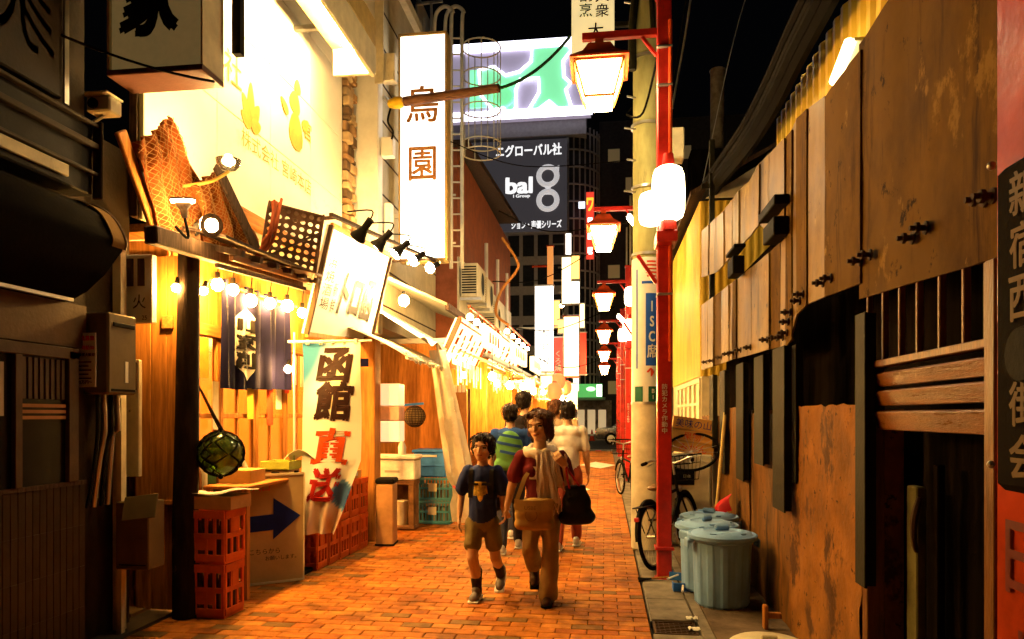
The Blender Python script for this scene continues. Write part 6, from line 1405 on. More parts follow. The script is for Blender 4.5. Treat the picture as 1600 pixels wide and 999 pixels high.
# black billboard
p, q = bY(776, 362, YB - .4), bY(886, 216, YB - .4)
kb_ = thing('black_billboard', 'black billboard with white lettering and a silver figure-eight logo', 'billboard', V(((p.x + q.x) / 2, YB, p.z)))
MB().bx((p.x - 3, YB - .4, p.z), (q.x, YB - .02, q.z), .02).obj('panel', lit('charcoal_sign', (.04, .036, .04), .9), kb_)
MB().bx((q.x + .001, YB - .42, p.z - .05), (q.x + .12, YB - .02, q.z + .05)).obj('frame', m_steel, kb_, smooth=False)
m_wlet = lit('white_letters', (1, 1, 1), 1.1)
def kt(s, u, v, w, h, bold=.03, m=m_wlet):
    c_ = bY(u, v, YB - .41); return text(s, m, kb_, c_, w * (YB / FPX), h * (YB / FPX), bold=bold, keep=False)
kt('ニグローバル社', 826, 235, 102, 18); kt('bal', 811, 290, 40, 24, .04); kt('l Group', 815, 307, 26, 6, .03); kt('ション・声優シリーズ', 838, 351, 78, 12)
m_silv = lit('silver_logo', (.62, .60, .60), .8)
for v, dz in ((275, 0), (313, 0)):
    c_ = bY(856, v, YB - .46); s_ = YB / FPX
    MB().tube([c_ + V((14 * s_ * math.cos(R(a)), 0, 14 * s_ * math.sin(R(a)))) for a in range(0, 360, 15)], 4.2 * s_, 8, closed=True).obj('logo_ring', m_silv, kb_)
MB().slab([bY(851, 292, YB - .45), bY(861, 292, YB - .45), bY(858, 300, YB - .45), bY(861, 304, YB - .45), bY(851, 304, YB - .45), bY(854, 298, YB - .45)], (0, .1, 0)).obj('logo_neck', m_silv, kb_, smooth=False)
MB().slab([bY(862, 262, YB - .45), bY(874, 258, YB - .45), bY(873, 272, YB - .45)], (0, .1, 0)).obj('logo_tip', m_silv, kb_, smooth=False)
# neon billboard
YN_ = 46.
p, q = bY(700, 192, YN_), bY(923, 58, YN_)
nbd = thing('neon_billboard', 'white neon-edged rooftop billboard with pale green shapes', 'billboard', V(((p.x + q.x) / 2, YN_, p.z)))
MB().slab([V((p.x, YN_, p.z)), V((q.x, YN_, p.z)), V((bY(921, 58, YN_).x, YN_, q.z)), V((p.x, YN_, q.z - .6))], (0, .5, 0)).obj('panel', lit('lavender_face', (.40, .34, .46), .7), nbd, smooth=False)
NE = lit('neon_white', (.86, .84, 1.0), 4.)
def ntube(pix, r=.12, closed=False, m=NE, name='neon_tube', dy=-.15): return MB().tube(spline([bY(u, v, YN_ + dy) for u, v in pix], 4) if not closed else [bY(u, v, YN_ + dy) for u, v in pix], r, 8, closed=closed).obj(name, m, nbd)
MB().bx((p.x, YN_ - .2, q.z - .55), (q.x, YN_ - .01, q.z)).obj('neon_edge', NE, nbd, smooth=False); MB().bx((p.x, YN_ - .2, p.z - .0), (q.x + .1, YN_ - .01, p.z + .55)).obj('neon_edge', NE, nbd, smooth=False)
GR = lit('pale_green_face', (.25, .90, .42), 1.0)
k1 = [(832, 68), (884, 66), (893, 78), (880, 95), (881, 120), (892, 130), (884, 140), (892, 165), (884, 180), (858, 158), (832, 178), (826, 172), (842, 145), (842, 122), (812, 124), (806, 140), (806, 168), (796, 180), (786, 168), (770, 172), (752, 150), (748, 110), (772, 104), (790, 118), (812, 112), (830, 96)]
MB().slab([bY(u, v, YN_ - .13) for u, v in k1], (0, .1, 0)).obj('green_shape', GR, nbd, smooth=False); ntube(k1, .10, True, dy=-.2)
c_ = bY(786, 150, YN_ - .2); MB().tube([c_ + V((.7 * math.cos(R(a)), 0, .7 * math.sin(R(a)))) for a in range(0, 360, 20)], .1, 6, closed=True).obj('neon_tube', lit('neon_green', (.2, 1, .4), 1.6), nbd)
MB().bx((bY(735, 100, YN_).x, YN_ - .12, bY(735, 170, YN_).z), (bY(760, 100, YN_).x, YN_ - .02, bY(735, 112, YN_).z)).obj('green_panel', MATS['neon_green'], nbd, smooth=False)
MB().bx((p.x + 1, YN_ + .5, p.z - 1.), (q.x - .3, YN_ + 4, q.z - .5)).obj('back_structure', m_grey, nbd, smooth=False)
MB().bx((p.x + 1, YN_ + 1.01, bY(800, 192, YB).z - .0), (q.x - .3, YN_ + 4, p.z - .99)).obj('plinth', m_grey, nbd, smooth=False)
# red hanging banner on the far building, small lit sign
p, q = bY(916, 405, 45.5), bY(928, 300, 45.5)
t = thing('far_banner', 'tall red and yellow lit banner on the office building corner', 'sign', p)
MB().bx((p.x, 45.5, p.z), (q.x, 45.65, q.z), .01).obj('face', lit('red_banner_face', (.9, .06, .03), 1.1), t); text('ワ', lit('yellow_print', (1, .7, .05), 1.2), t, ((p.x + q.x) / 2, 45.49, q.z - .8), .4, .8, bold=.05, keep=False)
for k in range(3): MB().bx((p.x + .1, 45.485, p.z + .3 + k * .95), (q.x - .1, 45.497, p.z + .75 + k * .95)).obj('white_mark', W_, t, smooth=False)
p, q = bY(904, 325, 45.8), bY(914, 315, 45.8); t = thing('far_sign', 'small bluish white sign on the glass corner', 'sign', p); MB().bx((p.x, 45.8, p.z), (q.x, 46, q.z)).obj('face', lit('blue_white', (.8, .88, 1), 1.8), t, smooth=False); MB().bx((q.x - .1, 46.001, p.z), (q.x, 47.3, p.z + .05)).obj('bracket', m_steel, t, smooth=False)
# green shop sign and shop
p, q = bY(902, 621, 44.6), bY(941, 600, 44.6); t = thing('green_shop_sign', 'green lit shop sign across the street', 'sign', p)
MB().bx((p.x, 44.6, p.z), (q.x, 44.9, q.z)).obj('face', lit('green_face', (.10, .55, .12), .9), t, smooth=False); MB().bx((q.x - .35, 44.58, p.z + .05), (q.x - .02, 44.598, q.z - .05)).obj('end_panel', W_, t, smooth=False); MB().ball((p.x + .85, 44.59, (p.z + q.z) / 2 + .1), (.3, .02, .15), 12, 6).obj('glow_disc', lit('green_bright', (.5, 1, .45), 2.5), t)
MB().bx((p.x - .2, 44.901, p.z - .15), (q.x + .2, 46.9, p.z - .001)).obj('canopy', m_grey, t, smooth=False)
sh2 = thing('corner_store', 'pale lit shop front across the cross street', 'shop', (p.x + .5, 46.5, .08))
MB().bx((p.x - .4, 46.6, .08), (q.x + .6, 46.95, p.z - .16)).obj('wall', m_conc, sh2, smooth=False)
for k in range(3): MB().bx((p.x - .1 + k * .7, 46.57, .3), (p.x + .4 + k * .7, 46.598, 1.9)).obj('window', lit('shop_window', (1, .70, .36), .5), sh2, smooth=False)
for i, x in enumerate((-9.0, -2.6, 5.5)):  # road lamps added to lighten the cross street and its buildings
    t = thing('added_road_lamp', ('added road lamp lighting the cross street beyond the left stalls', 'tall added road lamp lighting the street behind the far signs', 'added road lamp lighting the cross street beyond the dark buildings')[i], 'street lamp', (x, 44.3, .08), 0, 'added road lamps on the cross street')
    MB().cyl((x, 44.3, .08), (x, 44.3, 8), .08, .05, 10).obj('pole', m_grey, t); MB().cyl((x, 44.3, 7.9), (x, 42.8, 8.2), .035, None, 8).obj('arm', m_grey, t)
    MB().ball((x, 42.6, 8.15), (.16, .35, .09), 12, 8).obj('lamp_head', lit('added_lamp_glow', (1, .62, .26), 120), t)
# cars on the cross street
m_car = mat('dark_car_paint', (.02, .02, .025), .2, spec=.8)
def car(loc, rz, label, m):
    t = thing('car', label, 'car', loc, rz, 'cars on the cross street'); L = dict(local=True)
    sec = [(-2.1, .35, .75, .7), (-2.0, .3, .85, .78), (-1.2, .28, .95, .84), (-.6, .28, 1.42, .70), (.5, .28, 1.45, .70), (1.1, .28, .98, .84), (1.9, .3, .82, .8), (2.1, .38, .7, .7)]
    b = MB(); vs = []
    for x, z0, z1_, w in sec: vs += [(x, -.84, z0), (x, -.86, (z0 + .85) / 2 + .05), (x, -.84, min(z1_, .9)), (x, -w, z1_), (x, w, z1_), (x, .84, min(z1_, .9)), (x, .86, (z0 + .85) / 2 + .05), (x, .84, z0)]
    n = 8; b.add(vs, [(i * n + j, i * n + (j + 1) % n, (i + 1) * n + (j + 1) % n, (i + 1) * n + j) for i in range(len(sec) - 1) for j in range(n)] + [list(range(n))[::-1], [(len(sec) - 1) * n + j for j in range(n)]]).obj('body', m, t, ang=30, **L)
    for s_ in (-1, 1): MB().slab([(-.95, s_ * .80, .98), (-.55, s_ * .735, 1.36), (.45, s_ * .735, 1.38), (.9, s_ * .80, 1.0)], (0, s_ * .02, 0)).obj('side_window', MATS['dark_glass'], t, smooth=False, **L)
    MB().slab([(1.12, -.68, 1.0), (1.12, .68, 1.0), (.56, .6, 1.42), (.56, -.6, 1.42)], (.03, 0, .03)).obj('windscreen', MATS['dark_glass'], t, smooth=False, **L)
    for x in (-1.3, 1.3):
        for s_ in (-1, 1):
            w = MB().cyl((x, s_ * .72, .32), (x, s_ * .9, .32), .32, None, 20).obj('wheel', m_rubber, t, **L); MB().cyl((x, s_ * .901, .32), (x, s_ * .915, .32), .2, None, 14).obj('rim', m_steel, w, **L)
    for s_ in (-1, 1): MB().ball((2.08, s_ * .6, .62), (.05, .14, .07), 10, 6).obj('headlight', lit('car_lamp', (1, .9, .7), 2.5), t, **L); MB().ball((-2.08, s_ * .6, .68), (.04, .14, .06), 10, 6).obj('tail_light', lit('tail_lamp', (1, .05, .02), 2.), t, **L)
    return t
car((onY(993, 690, 38).x, 38, -.02), 0, 'dark saloon car passing on the cross street, half hidden', m_car)
t = thing('traffic_cone', 'small orange traffic cone across the street', 'cone', onZ(925, 672, -.0) if False else V((onY(925, 660, 43).x, 43, -.02))); c_ = t.location
MB().lathe([(.2, 0), (.2, .04), (.15, .041), (.03, .68), (0, .7)], c_, 14).obj('body', m_redbright, t); MB().cyl(c_ + V((0, 0, .3)), c_ + V((0, 0, .42)), .112, .085, 14).obj('band', m_white, t)
# potted shrub at right corner
t = thing('potted_shrub', 'leafy green shrub in a pot by the far red posts', 'plant', (.78, 25.0, .035)); b = MB(); rr = random.Random(2)
for k in range(260):
    a = V((rr.gauss(0, .18), rr.gauss(0, .18), .75 + rr.gauss(0, .28))); d = V((rr.uniform(-1, 1), rr.uniform(-1, 1), rr.uniform(-.6, 1))).normalized(); s_ = d.cross(V((0, 0, 1))).normalized() * .03
    b.add([t.location + a, t.location + a + d * .05 + s_, t.location + a + d * .11, t.location + a + d * .05 - s_], [(0, 1, 2, 3)])
stuff(b.obj('leaves', mat('leaf_green', (.06, .11, .03), .5), t, smooth=False)); MB().lathe([(0, 0), (.13, 0), (.17, .3), (.15, .3), (.0, .27)], t.location, 16).obj('pot', m_redbright, t); MB().cyl(t.location + V((0, 0, .25)), t.location + V((0, 0, .8)), .02, .01, 6).obj('stem', m_dark, t)
# ================================================================== PEOPLE
def capsule(b, p0, p1, r0, r1, n=14, sy=1.):
    p0, p1 = V(p0), V(p1); d = p1 - p0; L = d.length; q = d.to_track_quat('Z', 'Y').to_matrix()
    pr = []
    for k in range(5): a = -90 + 22.5 * k; pr.append((r0 * math.cos(R(a)), r0 * math.sin(R(a))))
    for k in range(5): a = 22.5 * k; pr.append((r1 * math.cos(R(a)), L + r1 * math.sin(R(a))))
    pr[0] = (0, pr[0][1]); pr[-1] = (0, pr[-1][1])
    b.lathe(pr, p0, n, q)
def seg_d(p, a, c, ra, rc):
    d = c - a; t = max(0, min(1, (p - a).dot(d) / max(1e-9, d.length_squared))); return (p - a - d * t).length - (ra + (rc - ra) * t)
def grow(prims, vox, smooth=3):
    """one continuous skin over tapered limbs and ellipsoids; returns mesh data (verts, faces)"""
    b = MB()
    for pr in prims:
        if pr[0] == 'c': capsule(b, *pr[2:6])
        else: b.ball(pr[2], pr[3], 20, 14, pr[4] if len(pr) > 4 else None)
    me = b.mesh('tmp', [], False); o = bpy.data.objects.new('tmp', me); COL.objects.link(o)
    m = o.modifiers.new('r', 'REMESH'); m.mode = 'VOXEL'; m.voxel_size = vox
    s_ = o.modifiers.new('s', 'SMOOTH'); s_.factor = .5; s_.iterations = smooth
    dg = bpy.context.evaluated_depsgraph_get(); ev_ = o.evaluated_get(dg); em = ev_.to_mesh()
    vs = [v.co.copy() for v in em.vertices]; fs = [list(p.vertices) for p in em.polygons]
    ev_.to_mesh_clear(); bpy.data.objects.remove(o); bpy.data.meshes.remove(me)
    return vs, fs
def label_faces(vs, fs, prims):
    out = []
    cc = [sum((vs[i] for i in f), V()) / len(f) for f in fs]
    for p in cc:
        best = None; bd_ = 9
        for pr in prims:
            if pr[0] == 'c': d = seg_d(p, V(pr[2]), V(pr[3]), pr[4], pr[5])
            else:
                q = p - V(pr[2]); q = pr[4].transposed() @ q if len(pr) > 4 else q; r = pr[3]
                k = math.sqrt((q.x / r[0]) ** 2 + (q.y / r[1]) ** 2 + (q.z / r[2]) ** 2); d = (k - 1) * min(r)
            if d < bd_: bd_, best = d, pr[1]
        out.append(best)
    return cc, out
def hand(wrist, fwd, palm_n, side, size=.17, curl=.5):
    """palm + four unequal bent fingers + thumb at the side; fwd along fingers, palm_n out of the palm"""
    fwd = V(fwd).normalized(); pn = V(palm_n); pn = (pn - fwd * pn.dot(fwd)).normalized(); sd = fwd.cross(pn) * side; s_ = size / .17; pr = []
    w = V(wrist); k = w + fwd * (.085 * s_)
    for j in range(4): pr.append(('c', 'skin', w + sd * ((j - 1.5) * .010 * s_), k + sd * ((j - 1.5) * .019 * s_), .015 * s_, .012 * s_))
    for j, L in enumerate((.066, .076, .071, .055)):
        a = k + sd * ((j - 1.5) * .020 * s_); d1 = (fwd + pn * curl * .55).normalized(); d2 = (fwd + pn * curl * 1.7).normalized()
        c1 = a + d1 * (L * .5 * s_); c2 = c1 + d2 * (L * .52 * s_); pr += [('c', 'skin', a, c1, .0088 * s_, .008 * s_), ('c', 'skin', c1, c2, .008 * s_, .0065 * s_)]
    t0 = w + fwd * (.025 * s_) - sd * (.022 * s_); t1 = t0 + (fwd * .6 - sd * .8 + pn * .3).normalized() * (.036 * s_); t2 = t1 + (fwd * .9 - sd * .25 + pn * .5).normalized() * (.03 * s_)
    return pr + [('c', 'skin', t0, t1, .012 * s_, .010 * s_), ('c', 'skin', t1, t2, .0095 * s_, .0075 * s_)]
def head_prims(c, s_, rot):
    """s_ = head height; local axes: -y face, z up"""
    f = lambda x, y, z: V(c) + rot @ V((x * s_, y * s_, z * s_)); e = lambda x, y, z, r: ('e', 'skin', f(x, y, z), tuple(q * s_ for q in r), rot)
    pr = [e(0, .06, .14, (.335, .40, .36)), e(0, -.04, -.10, (.29, .34, .36)), e(0, -.14, -.34, (.17, .19, .13)), e(0, -.10, -.22, (.24, .22, .2)),
          ('c', 'skin', f(0, -.37, .02), f(0, -.44, -.10), .035 * s_, .05 * s_), e(0, -.33, -.235, (.10, .06, .035)), e(-.17, -.27, -.08, (.10, .08, .09)), e(.17, -.27, -.08, (.10, .08, .09)), e(0, -.33, .12, (.22, .06, .06))]
    for s2 in (-1, 1): pr.append(e(s2 * .33, .06, -.02, (.04, .08, .13)))
    return pr
m_skin = mat('warm_skin', (.66, .38, .22), .5, var=.08, sc=8, bump=.05, spec=.35)
m_lip = mat('lip', (.42, .12, .08), .45, bump=0); m_eye = mat('dark_eye', (.02, .014, .01), .25, bump=0); m_eyew = mat('eye_white', (.62, .55, .45), .3, bump=0); m_brow = mat('brow', (.07, .04, .025), .7, bump=0)
def person(label, loc, rz, prims, headc, hs, hrot, mats, vox=.011, hands=(), extra=None, fine=.005):
    """mats: label -> material; body, head and hands end up as ONE mesh"""
    t = thing('person', label, 'person', loc, rz, 'people walking in the alley')
    names = ['skin'] + [k for k in mats if k != 'skin'] + ['lip', 'eye', 'eyew', 'brow']; MM = dict(skin=m_skin, lip=m_lip, eye=m_eye, eyew=m_eyew, brow=m_brow); MM.update(mats)
    b = MB()
    vs, fs = grow(prims, vox); cc, lab = label_faces(vs, fs, prims)
    for k, l in enumerate(lab):
        if extra: lab[k] = extra(cc[k], l) or l
    clo = set(i for f, l in zip(fs, lab) if l != 'skin' for i in f)
    vs = [p + V((mnoise.noise(V((p.x * 16, p.y * 16, p.z * 9))), mnoise.noise(V((p.x * 17 + 5, p.y * 15, p.z * 10))), .6 * mnoise.noise(V((p.x * 21, p.y * 11 + 9, p.z * 24))))) * .010 if i in clo else p for i, p in enumerate(vs)]
    k0 = len(b.v); b.v += vs; b.f += [[k0 + i for i in f] for f in fs]; b.m += [names.index(l) for l in lab]
    hp = head_prims(headc, hs, hrot); vs, fs = grow(hp, fine * 1.1, 2); inv = hrot.transposed(); k0 = len(b.v); b.v += vs
    for f in fs:
        c = inv @ (sum((vs[i] for i in f), V()) / len(f) - V(headc)) / hs; l = 'skin'; x = abs(c.x)
        if c.y < -.2:
            if .085 < x < .235 and abs(c.z - .035 + .02 * (x - .16)) < .030: l = 'eye' if abs(x - .16) < .05 else 'eyew'
            if .075 < x < .26 and abs(c.z - .118 + .3 * (x - .16) ** 2 * 4) < .018: l = 'brow'
            if x < .105 and abs(c.z + .235) < .028 * (1 - (x / .13) ** 2): l = 'lip'
        b.f.append([k0 + i for i in f]); b.m.append(names.index(l))
    for h in hands:
        vs, fs = grow(h, .0045, 2); k0 = len(b.v); b.v += vs; b.f += [[k0 + i for i in f] for f in fs]; b.m += [0] * len(fs)
    o = b.obj('body', [MM[n] for n in names], t, ang=80, local=True); return t
def hair(t, c, s_, rot, lumps, m, vox=.008, name='hair'):
    pr = [('e', 'h', V(c) + rot @ V((x * s_, y * s_, z * s_)), (a * s_, b_ * s_, d * s_), rot) for x, y, z, a, b_, d in lumps]
    vs, fs = grow(pr, vox, 2)
    vs = [p + (p - V(c)).normalized() * (.012 * mnoise.noise(V((p.x * 45, p.y * 45, p.z * 14))) + .006 * mnoise.noise(V((p.x * 110, p.y * 110, p.z * 25)))) for p in vs]
    o = MB().add(vs, fs).obj(name, m, t, ang=70, local=True)
    rh = random.Random(int(s_ * 1e4)); sb = MB(); cc = V(c)
    for k in range(420 if vox < .01 else 120):
        p = vs[rh.randrange(len(vs))]; lc = rot.transposed() @ (p - cc) / s_
        if lc.y < -.05 and lc.z < .34: continue
        n_ = (p - cc).normalized(); d = V((rh.uniform(-.5, .5), rh.uniform(-.5, .5), -1)); d = (d - n_ * d.dot(n_)).normalized()
        l_ = s_ * rh.uniform(.12, .28); q = [p + n_ * .001, p + d * l_ * .4 + n_ * (.006 + .006 * rh.random()), p + d * l_ * .8 + n_ * .002 + V((rh.uniform(-.006, .006), 0, 0)), p + d * l_ - n_ * .006]
        sb.tube(q, [.0028, .0034, .0026, .0008], 3)
    stuff(sb.obj('hair_strands', m, o, local=True)); return o
m_hairb = mat('black_hair', (.016, .011, .009), .4, var=.4, sc=20, stretch=(4, 4, .6), bump=.4, bsc=60); m_hairbr = mat('brown_hair', (.085, .035, .016), .4, var=.4, sc=20, stretch=(4, 4, .6), bump=.4, bsc=60)
def cloth(b_fn, nu, nv, name, m, t, th=.004): b = MB(); b.sheet(b_fn, nu, nv, th); return b.obj(name, m, t, local=True)
def shoe(t, heel, toe, m, sole, name='shoe'):
    heel, toe = V(heel), V(toe); d = (toe - heel).normalized(); b = MB(); mid = lerp(heel, toe, .55)
    vs, fs = grow([('c', 's', heel + V((0, 0, .045)), toe + V((0, 0, .032)), .040, .034), ('c', 's', heel + V((0, 0, .075)) , heel + d * .07 + V((0, 0, .08)), .038, .036), ('c', 's', lerp(heel, toe, .8) + V((0, 0, .03)), toe + V((0, 0, .03)), .043, .034)], .008, 2)
    o = MB().add(vs, fs).obj(name, m, t, local=True); q = d.to_track_quat('Y', 'Z').to_matrix()
    MB().box(lerp(heel, toe, .5) + V((0, 0, .010)), (.085, (toe - heel).length + .075, .02), .008, q).obj('sole', sole, o, local=True); return o
I3 = Matrix.Identity(3)
# ---------------------------------------------------------------- the woman
m_tee = mat('maroon_tee', (.13, .014, .016), .85, bump=.2, bsc=90); m_kh = mat('khaki_trousers', (.32, .21, .085), .85, var=.2, bump=.25, bsc=60); m_canvas = mat('canvas_bag', (.42, .26, .08), .8, bump=.3, bsc=150)
hr = Matrix.Rotation(R(-22), 3, 'Z') @ Matrix.Rotation(R(6), 3, 'X') @ Matrix.Rotation(R(-5), 3, 'Y')
sw_ = [('c', 'tee', (0, .0, .80), (0, .01, .98), .125, .12), ('e', 'tee', (-.005, 0, 1.02), (.155, .105, .14)), ('e', 'tee', (-.01, 0, 1.14), (.165, .095, .10)), ('e', 'tee', (-.07, -.06, 1.06), (.07, .06, .07)), ('e', 'tee', (.06, -.06, 1.06), (.07, .06, .07)),
    ('c', 'skin', (-.01, .005, 1.17), (-.012, -.01, 1.33), .058, .05),
    ('c', 'tee', (-.16, 0, 1.165), (-.215, .0, 1.02), .062, .066), ('c', 'skin', (-.20, 0, 1.06), (-.24, -.0, .93), .043, .037), ('c', 'skin', (-.24, 0, .93), (-.275, -.02, .775), .037, .026),
    ('c', 'tee', (.15, 0, 1.165), (.205, .01, 1.03), .062, .066), ('c', 'skin', (.195, .01, 1.06), (.225, .0, .93), .043, .038), ('c', 'skin', (.225, 0, .93), (.185, -.14, 1.10), .037, .026),
    ('e', 'pants', (0, .01, .79), (.155, .12, .11)), ('c', 'pants', (.07, .0, .76), (.075, -.02, .45), .088, .066), ('c', 'pants', (.075, -.02, .45), (.05, .01, .07), .066, .08),
    ('c', 'pants', (-.07, .01, .76), (-.095, -.03, .46), .086, .066), ('c', 'pants', (-.095, -.03, .46), (-.07, .34, .25), .066, .078)]
WL = V((-.50, 5.60, .0025))
hnd = [hand((-.278, -.022, .765), (-.1, -.05, -1), (-1, 0, 0), 1, .16, .8), hand((.185, -.145, 1.11), (-.5, -.2, .6), (.3, 1, -.2), 1, .16, 1.3)]
wo = person('woman in maroon shirt and pale fringed scarf holding a boy’s hand', WL, R(4), sw_, (-.02, -.02, 1.415), .245, hr, dict(tee=m_tee, pants=m_kh), .010, hnd)
hair(wo, (-.02, -.02, 1.415), .245, hr, [(0, .12, .2, .40, .42, .36), (0, .22, -.05, .38, .32, .40), (.28, .05, .0, .13, .30, .42), (-.28, .08, .0, .12, .26, .38), (.18, -.17, .36, .22, .16, .11), (-.14, -.17, .36, .24, .15, .10), (.3, .12, -.3, .12, .2, .18), (-.26, .14, -.28, .1, .18, .16)], m_hairbr)
m_scarf = mat('pale_scarf', (.72, .58, .48), .9, var=.15, bump=.5, bsc=80)
vs, fs = grow([('c', 's', tuple(V((-.012 + .10 * math.cos(a), .0 + .085 * math.sin(a), 1.215 + .02 * math.sin(a)))), tuple(V((-.012 + .10 * math.cos(a + .5), .085 * math.sin(a + .5), 1.215 + .02 * math.sin(a + .5)))), .042, .042) for a in [k * .5 for k in range(13)]], .010, 2)
sc1 = MB().add([p + V((0, 0, .008 * math.sin(p.x * 70 + p.z * 60))) for p in vs], fs).obj('scarf', m_scarf, wo, local=True)
for x_, w_, l_, y_, sd in ((.015, .15, .38, -.125, 3), (.085, .09, .27, -.108, 8)):
    cloth(lambda u, v: V((x_ + w_ * (u - .5) * (.75 + .45 * v) + .045 * v + .012 * mnoise.noise(V((v * 4, sd, 0))), y_ - .04 * math.sin(v * 2.4) - .016 * mnoise.noise(V((u * 5 + v * .8, v * 1.3, sd))) - .006 * mnoise.noise(V((u * 14, v * 4, sd))), 1.215 - l_ * v - .03 * (2 * u - 1) ** 2)), 24, 18, 'scarf_tail', m_scarf, sc1)
b = MB(); rr = random.Random(8)
for k in range(44):
    u = k / 43; x = -.09 + .24 * u; z = .83 + .08 * max(0, u - .5); b.tube([(x, -.155, z), (x + .01 * rr.uniform(-1, 1), -.158, z - .05), (x + .02 * rr.uniform(-1, 1), -.152, z - .10 - .03 * rr.random())], .0028, 4)
stuff(b.obj('fringe', m_scarf, sc1, local=True))
# printed square on shirt
MB().sheet(lambda u, v: V((-.095 + .07 * u, -.118 + .02 * (1 - u) , 1.00 + .10 * v)), 4, 4, .002).obj('shirt_print', mat('faded_print', (.5, .36, .26), .8), wo, local=True)
# satchel
vs, fs = grow([('e', 's', (-.055, -.165, .735), (.155, .055, .13)), ('c', 's', (-.17, -.16, .80), (.06, -.16, .82), .045, .045), ('c', 's', (-.16, -.165, .66), (.05, -.165, .66), .05, .05)], .010, 3)
sg = MB().add([p + V((0, .006 * mnoise.noise(p * 22), 0)) for p in vs], fs).obj('satchel', m_canvas, wo, local=True)
cloth(lambda u, v: V((-.205 + .30 * u, -.222 - .010 * math.sin(u * 3.1) + .01 * (1 - v), .86 - .085 * v - .015 * math.sin(u * 3.14))), 14, 5, 'flap', m_canvas, sg)
MB().tube([(-.075 + .045 * math.cos(a), -.228, .735 + .045 * math.sin(a)) for a in [k * .3142 for k in range(20)]], .004, 5, closed=True).obj('badge', mat('badge_ink', (.25, .14, .04), .8), sg, local=True)
vs, fs = glyphs('USBE'); MB().add([(-.13 + p.x * .042, -.237, .778 + p.y * .04) for p in vs], fs).obj('lettering', MATS['badge_ink'], sg, smooth=False, local=True)
MB().sheet(lambda u, v: V((0, 0, 0)) + lerp((-.19, -.17, .84), (-.10, -.115, 1.10), v) + V((.035 * (u - .5), 0, 0)) if v < .7 else lerp((-.127, -.13, 1.02), (.02, .02, 1.235), (v - .7) / .3) + V((.035 * (u - .5), 0, 0)), 2, 12, .004).obj('strap', m_canvas, sg, local=True)
cloth(lambda u, v: lerp((.09, -.17, .82), (.13, .0, .98), v) + V((.03 * (u - .5), 0, 0)), 2, 6, 'strap', m_canvas, sg)
# black tote on the forearm
m_bl = mat('black_nylon', (.014, .012, .014), .55, bump=.2)
vs, fs = grow([('e', 't', (.275, -.09, .80), (.115, .06, .15)), ('c', 't', (.19, -.09, .70), (.36, -.09, .71), .06, .06), ('c', 't', (.20, -.09, .93), (.33, -.09, .94), .022, .022), ('c', 't', (.18, -.09, .72), (.21, -.09, .93), .03, .02), ('c', 't', (.37, -.09, .73), (.33, -.09, .93), .03, .02)], .011, 3)
tt = MB().add([p + V((.010 * mnoise.noise(p * 14), .012 * mnoise.noise(p * 11), .006 * mnoise.noise(p * 12))) for p in vs], fs).obj('tote_bag', m_bl, wo, local=True)
MB().tube(spline([(.22, -.11, .93), (.20, -.15, 1.03), (.195, -.155, 1.10), (.22, -.13, 1.06), (.31, -.10, .93)], 5), .009, 6).obj('tote_strap', mat('red_strap', (.35, .02, .02), .6), wo, local=True)
shoe(wo, (.05, .06, 0), (.04, -.11, .0), mat('brown_shoe', (.05, .025, .015), .4), m_rubber); shoe(wo, (-.07, .43, .17), (-.065, .35, .05), MATS['brown_shoe'], m_rubber)
# ---------------------------------------------------------------- the boy
m_bt = mat('navy_tee', (.02, .032, .13), .85, bump=.2, bsc=90); m_sh = mat('olive_shorts', (.18, .14, .06), .85, bump=.3, bsc=60); m_sock = mat('dark_sock', (.04, .03, .03), .9)
hb = Matrix.Rotation(R(-6), 3, 'Z') @ Matrix.Rotation(R(4), 3, 'Y')
by = [('c', 'tee', (0, 0, .68), (0, .0, .86), .115, .115), ('e', 'tee', (0, 0, .98), (.135, .09, .13)), ('c', 'skin', (0, 0, 1.06), (0, -.01, 1.16), .046, .042),
    ('c', 'tee', (-.12, 0, 1.045), (-.175, 0, .91), .055, .062), ('c', 'skin', (-.165, 0, .94), (-.185, .02, .83), .036, .031), ('c', 'skin', (-.185, .02, .83), (-.19, -.03, .68), .031, .023),
    ('c', 'tee', (.12, 0, 1.045), (.165, 0, .91), .055, .062), ('c', 'skin', (.155, 0, .94), (.165, .01, .84), .036, .031), ('c', 'skin', (.165, .01, .84), (.17, -.02, .765), .031, .024),
    ('e', 'short', (0, .0, .64), (.13, .105, .09)), ('c', 'short', (-.065, -.02, .62), (-.07, -.07, .47), .078, .074), ('c', 'short', (.065, .0, .62), (.085, .03, .46), .078, .074),
    ('c', 'skin', (-.07, -.08, .47), (-.065, -.10, .36), .052, .046), ('c', 'skin', (-.065, -.1, .36), (-.05, -.03, .20), .048, .043), ('c', 'sock', (-.05, -.03, .24), (-.05, -.01, .07), .047, .04),
    ('c', 'skin', (.085, .03, .46), (.09, .06, .34), .052, .046), ('c', 'skin', (.09, .06, .34), (.085, .24, .23), .048, .042), ('c', 'sock', (.085, .22, .24), (.085, .33, .13), .046, .038)]
BLc = V((-.985, 5.66, .0025))
hnd = [hand((-.19, -.035, .675), (.0, -.15, -1), (1, 0, 0), -1, .14, .45), hand((.17, -.025, .765), (.15, 0, -.35), (0, 1, 0), -1, .13, .9)]
boy = person('boy in navy print shirt and olive shorts walking hand in hand', BLc, R(-2), by, (0, -.02, 1.235), .222, hb, dict(tee=m_bt, short=m_sh, sock=m_sock), .010, hnd)
hair(boy, (0, -.02, 1.235), .222, hb, [(0, .10, .2, .40, .42, .36), (0, .24, -.02, .37, .30, .34), (.0, -.12, .38, .36, .24, .10), (.28, .05, .08, .13, .26, .26), (-.28, .05, .08, .13, .26, .26)], m_hairb)
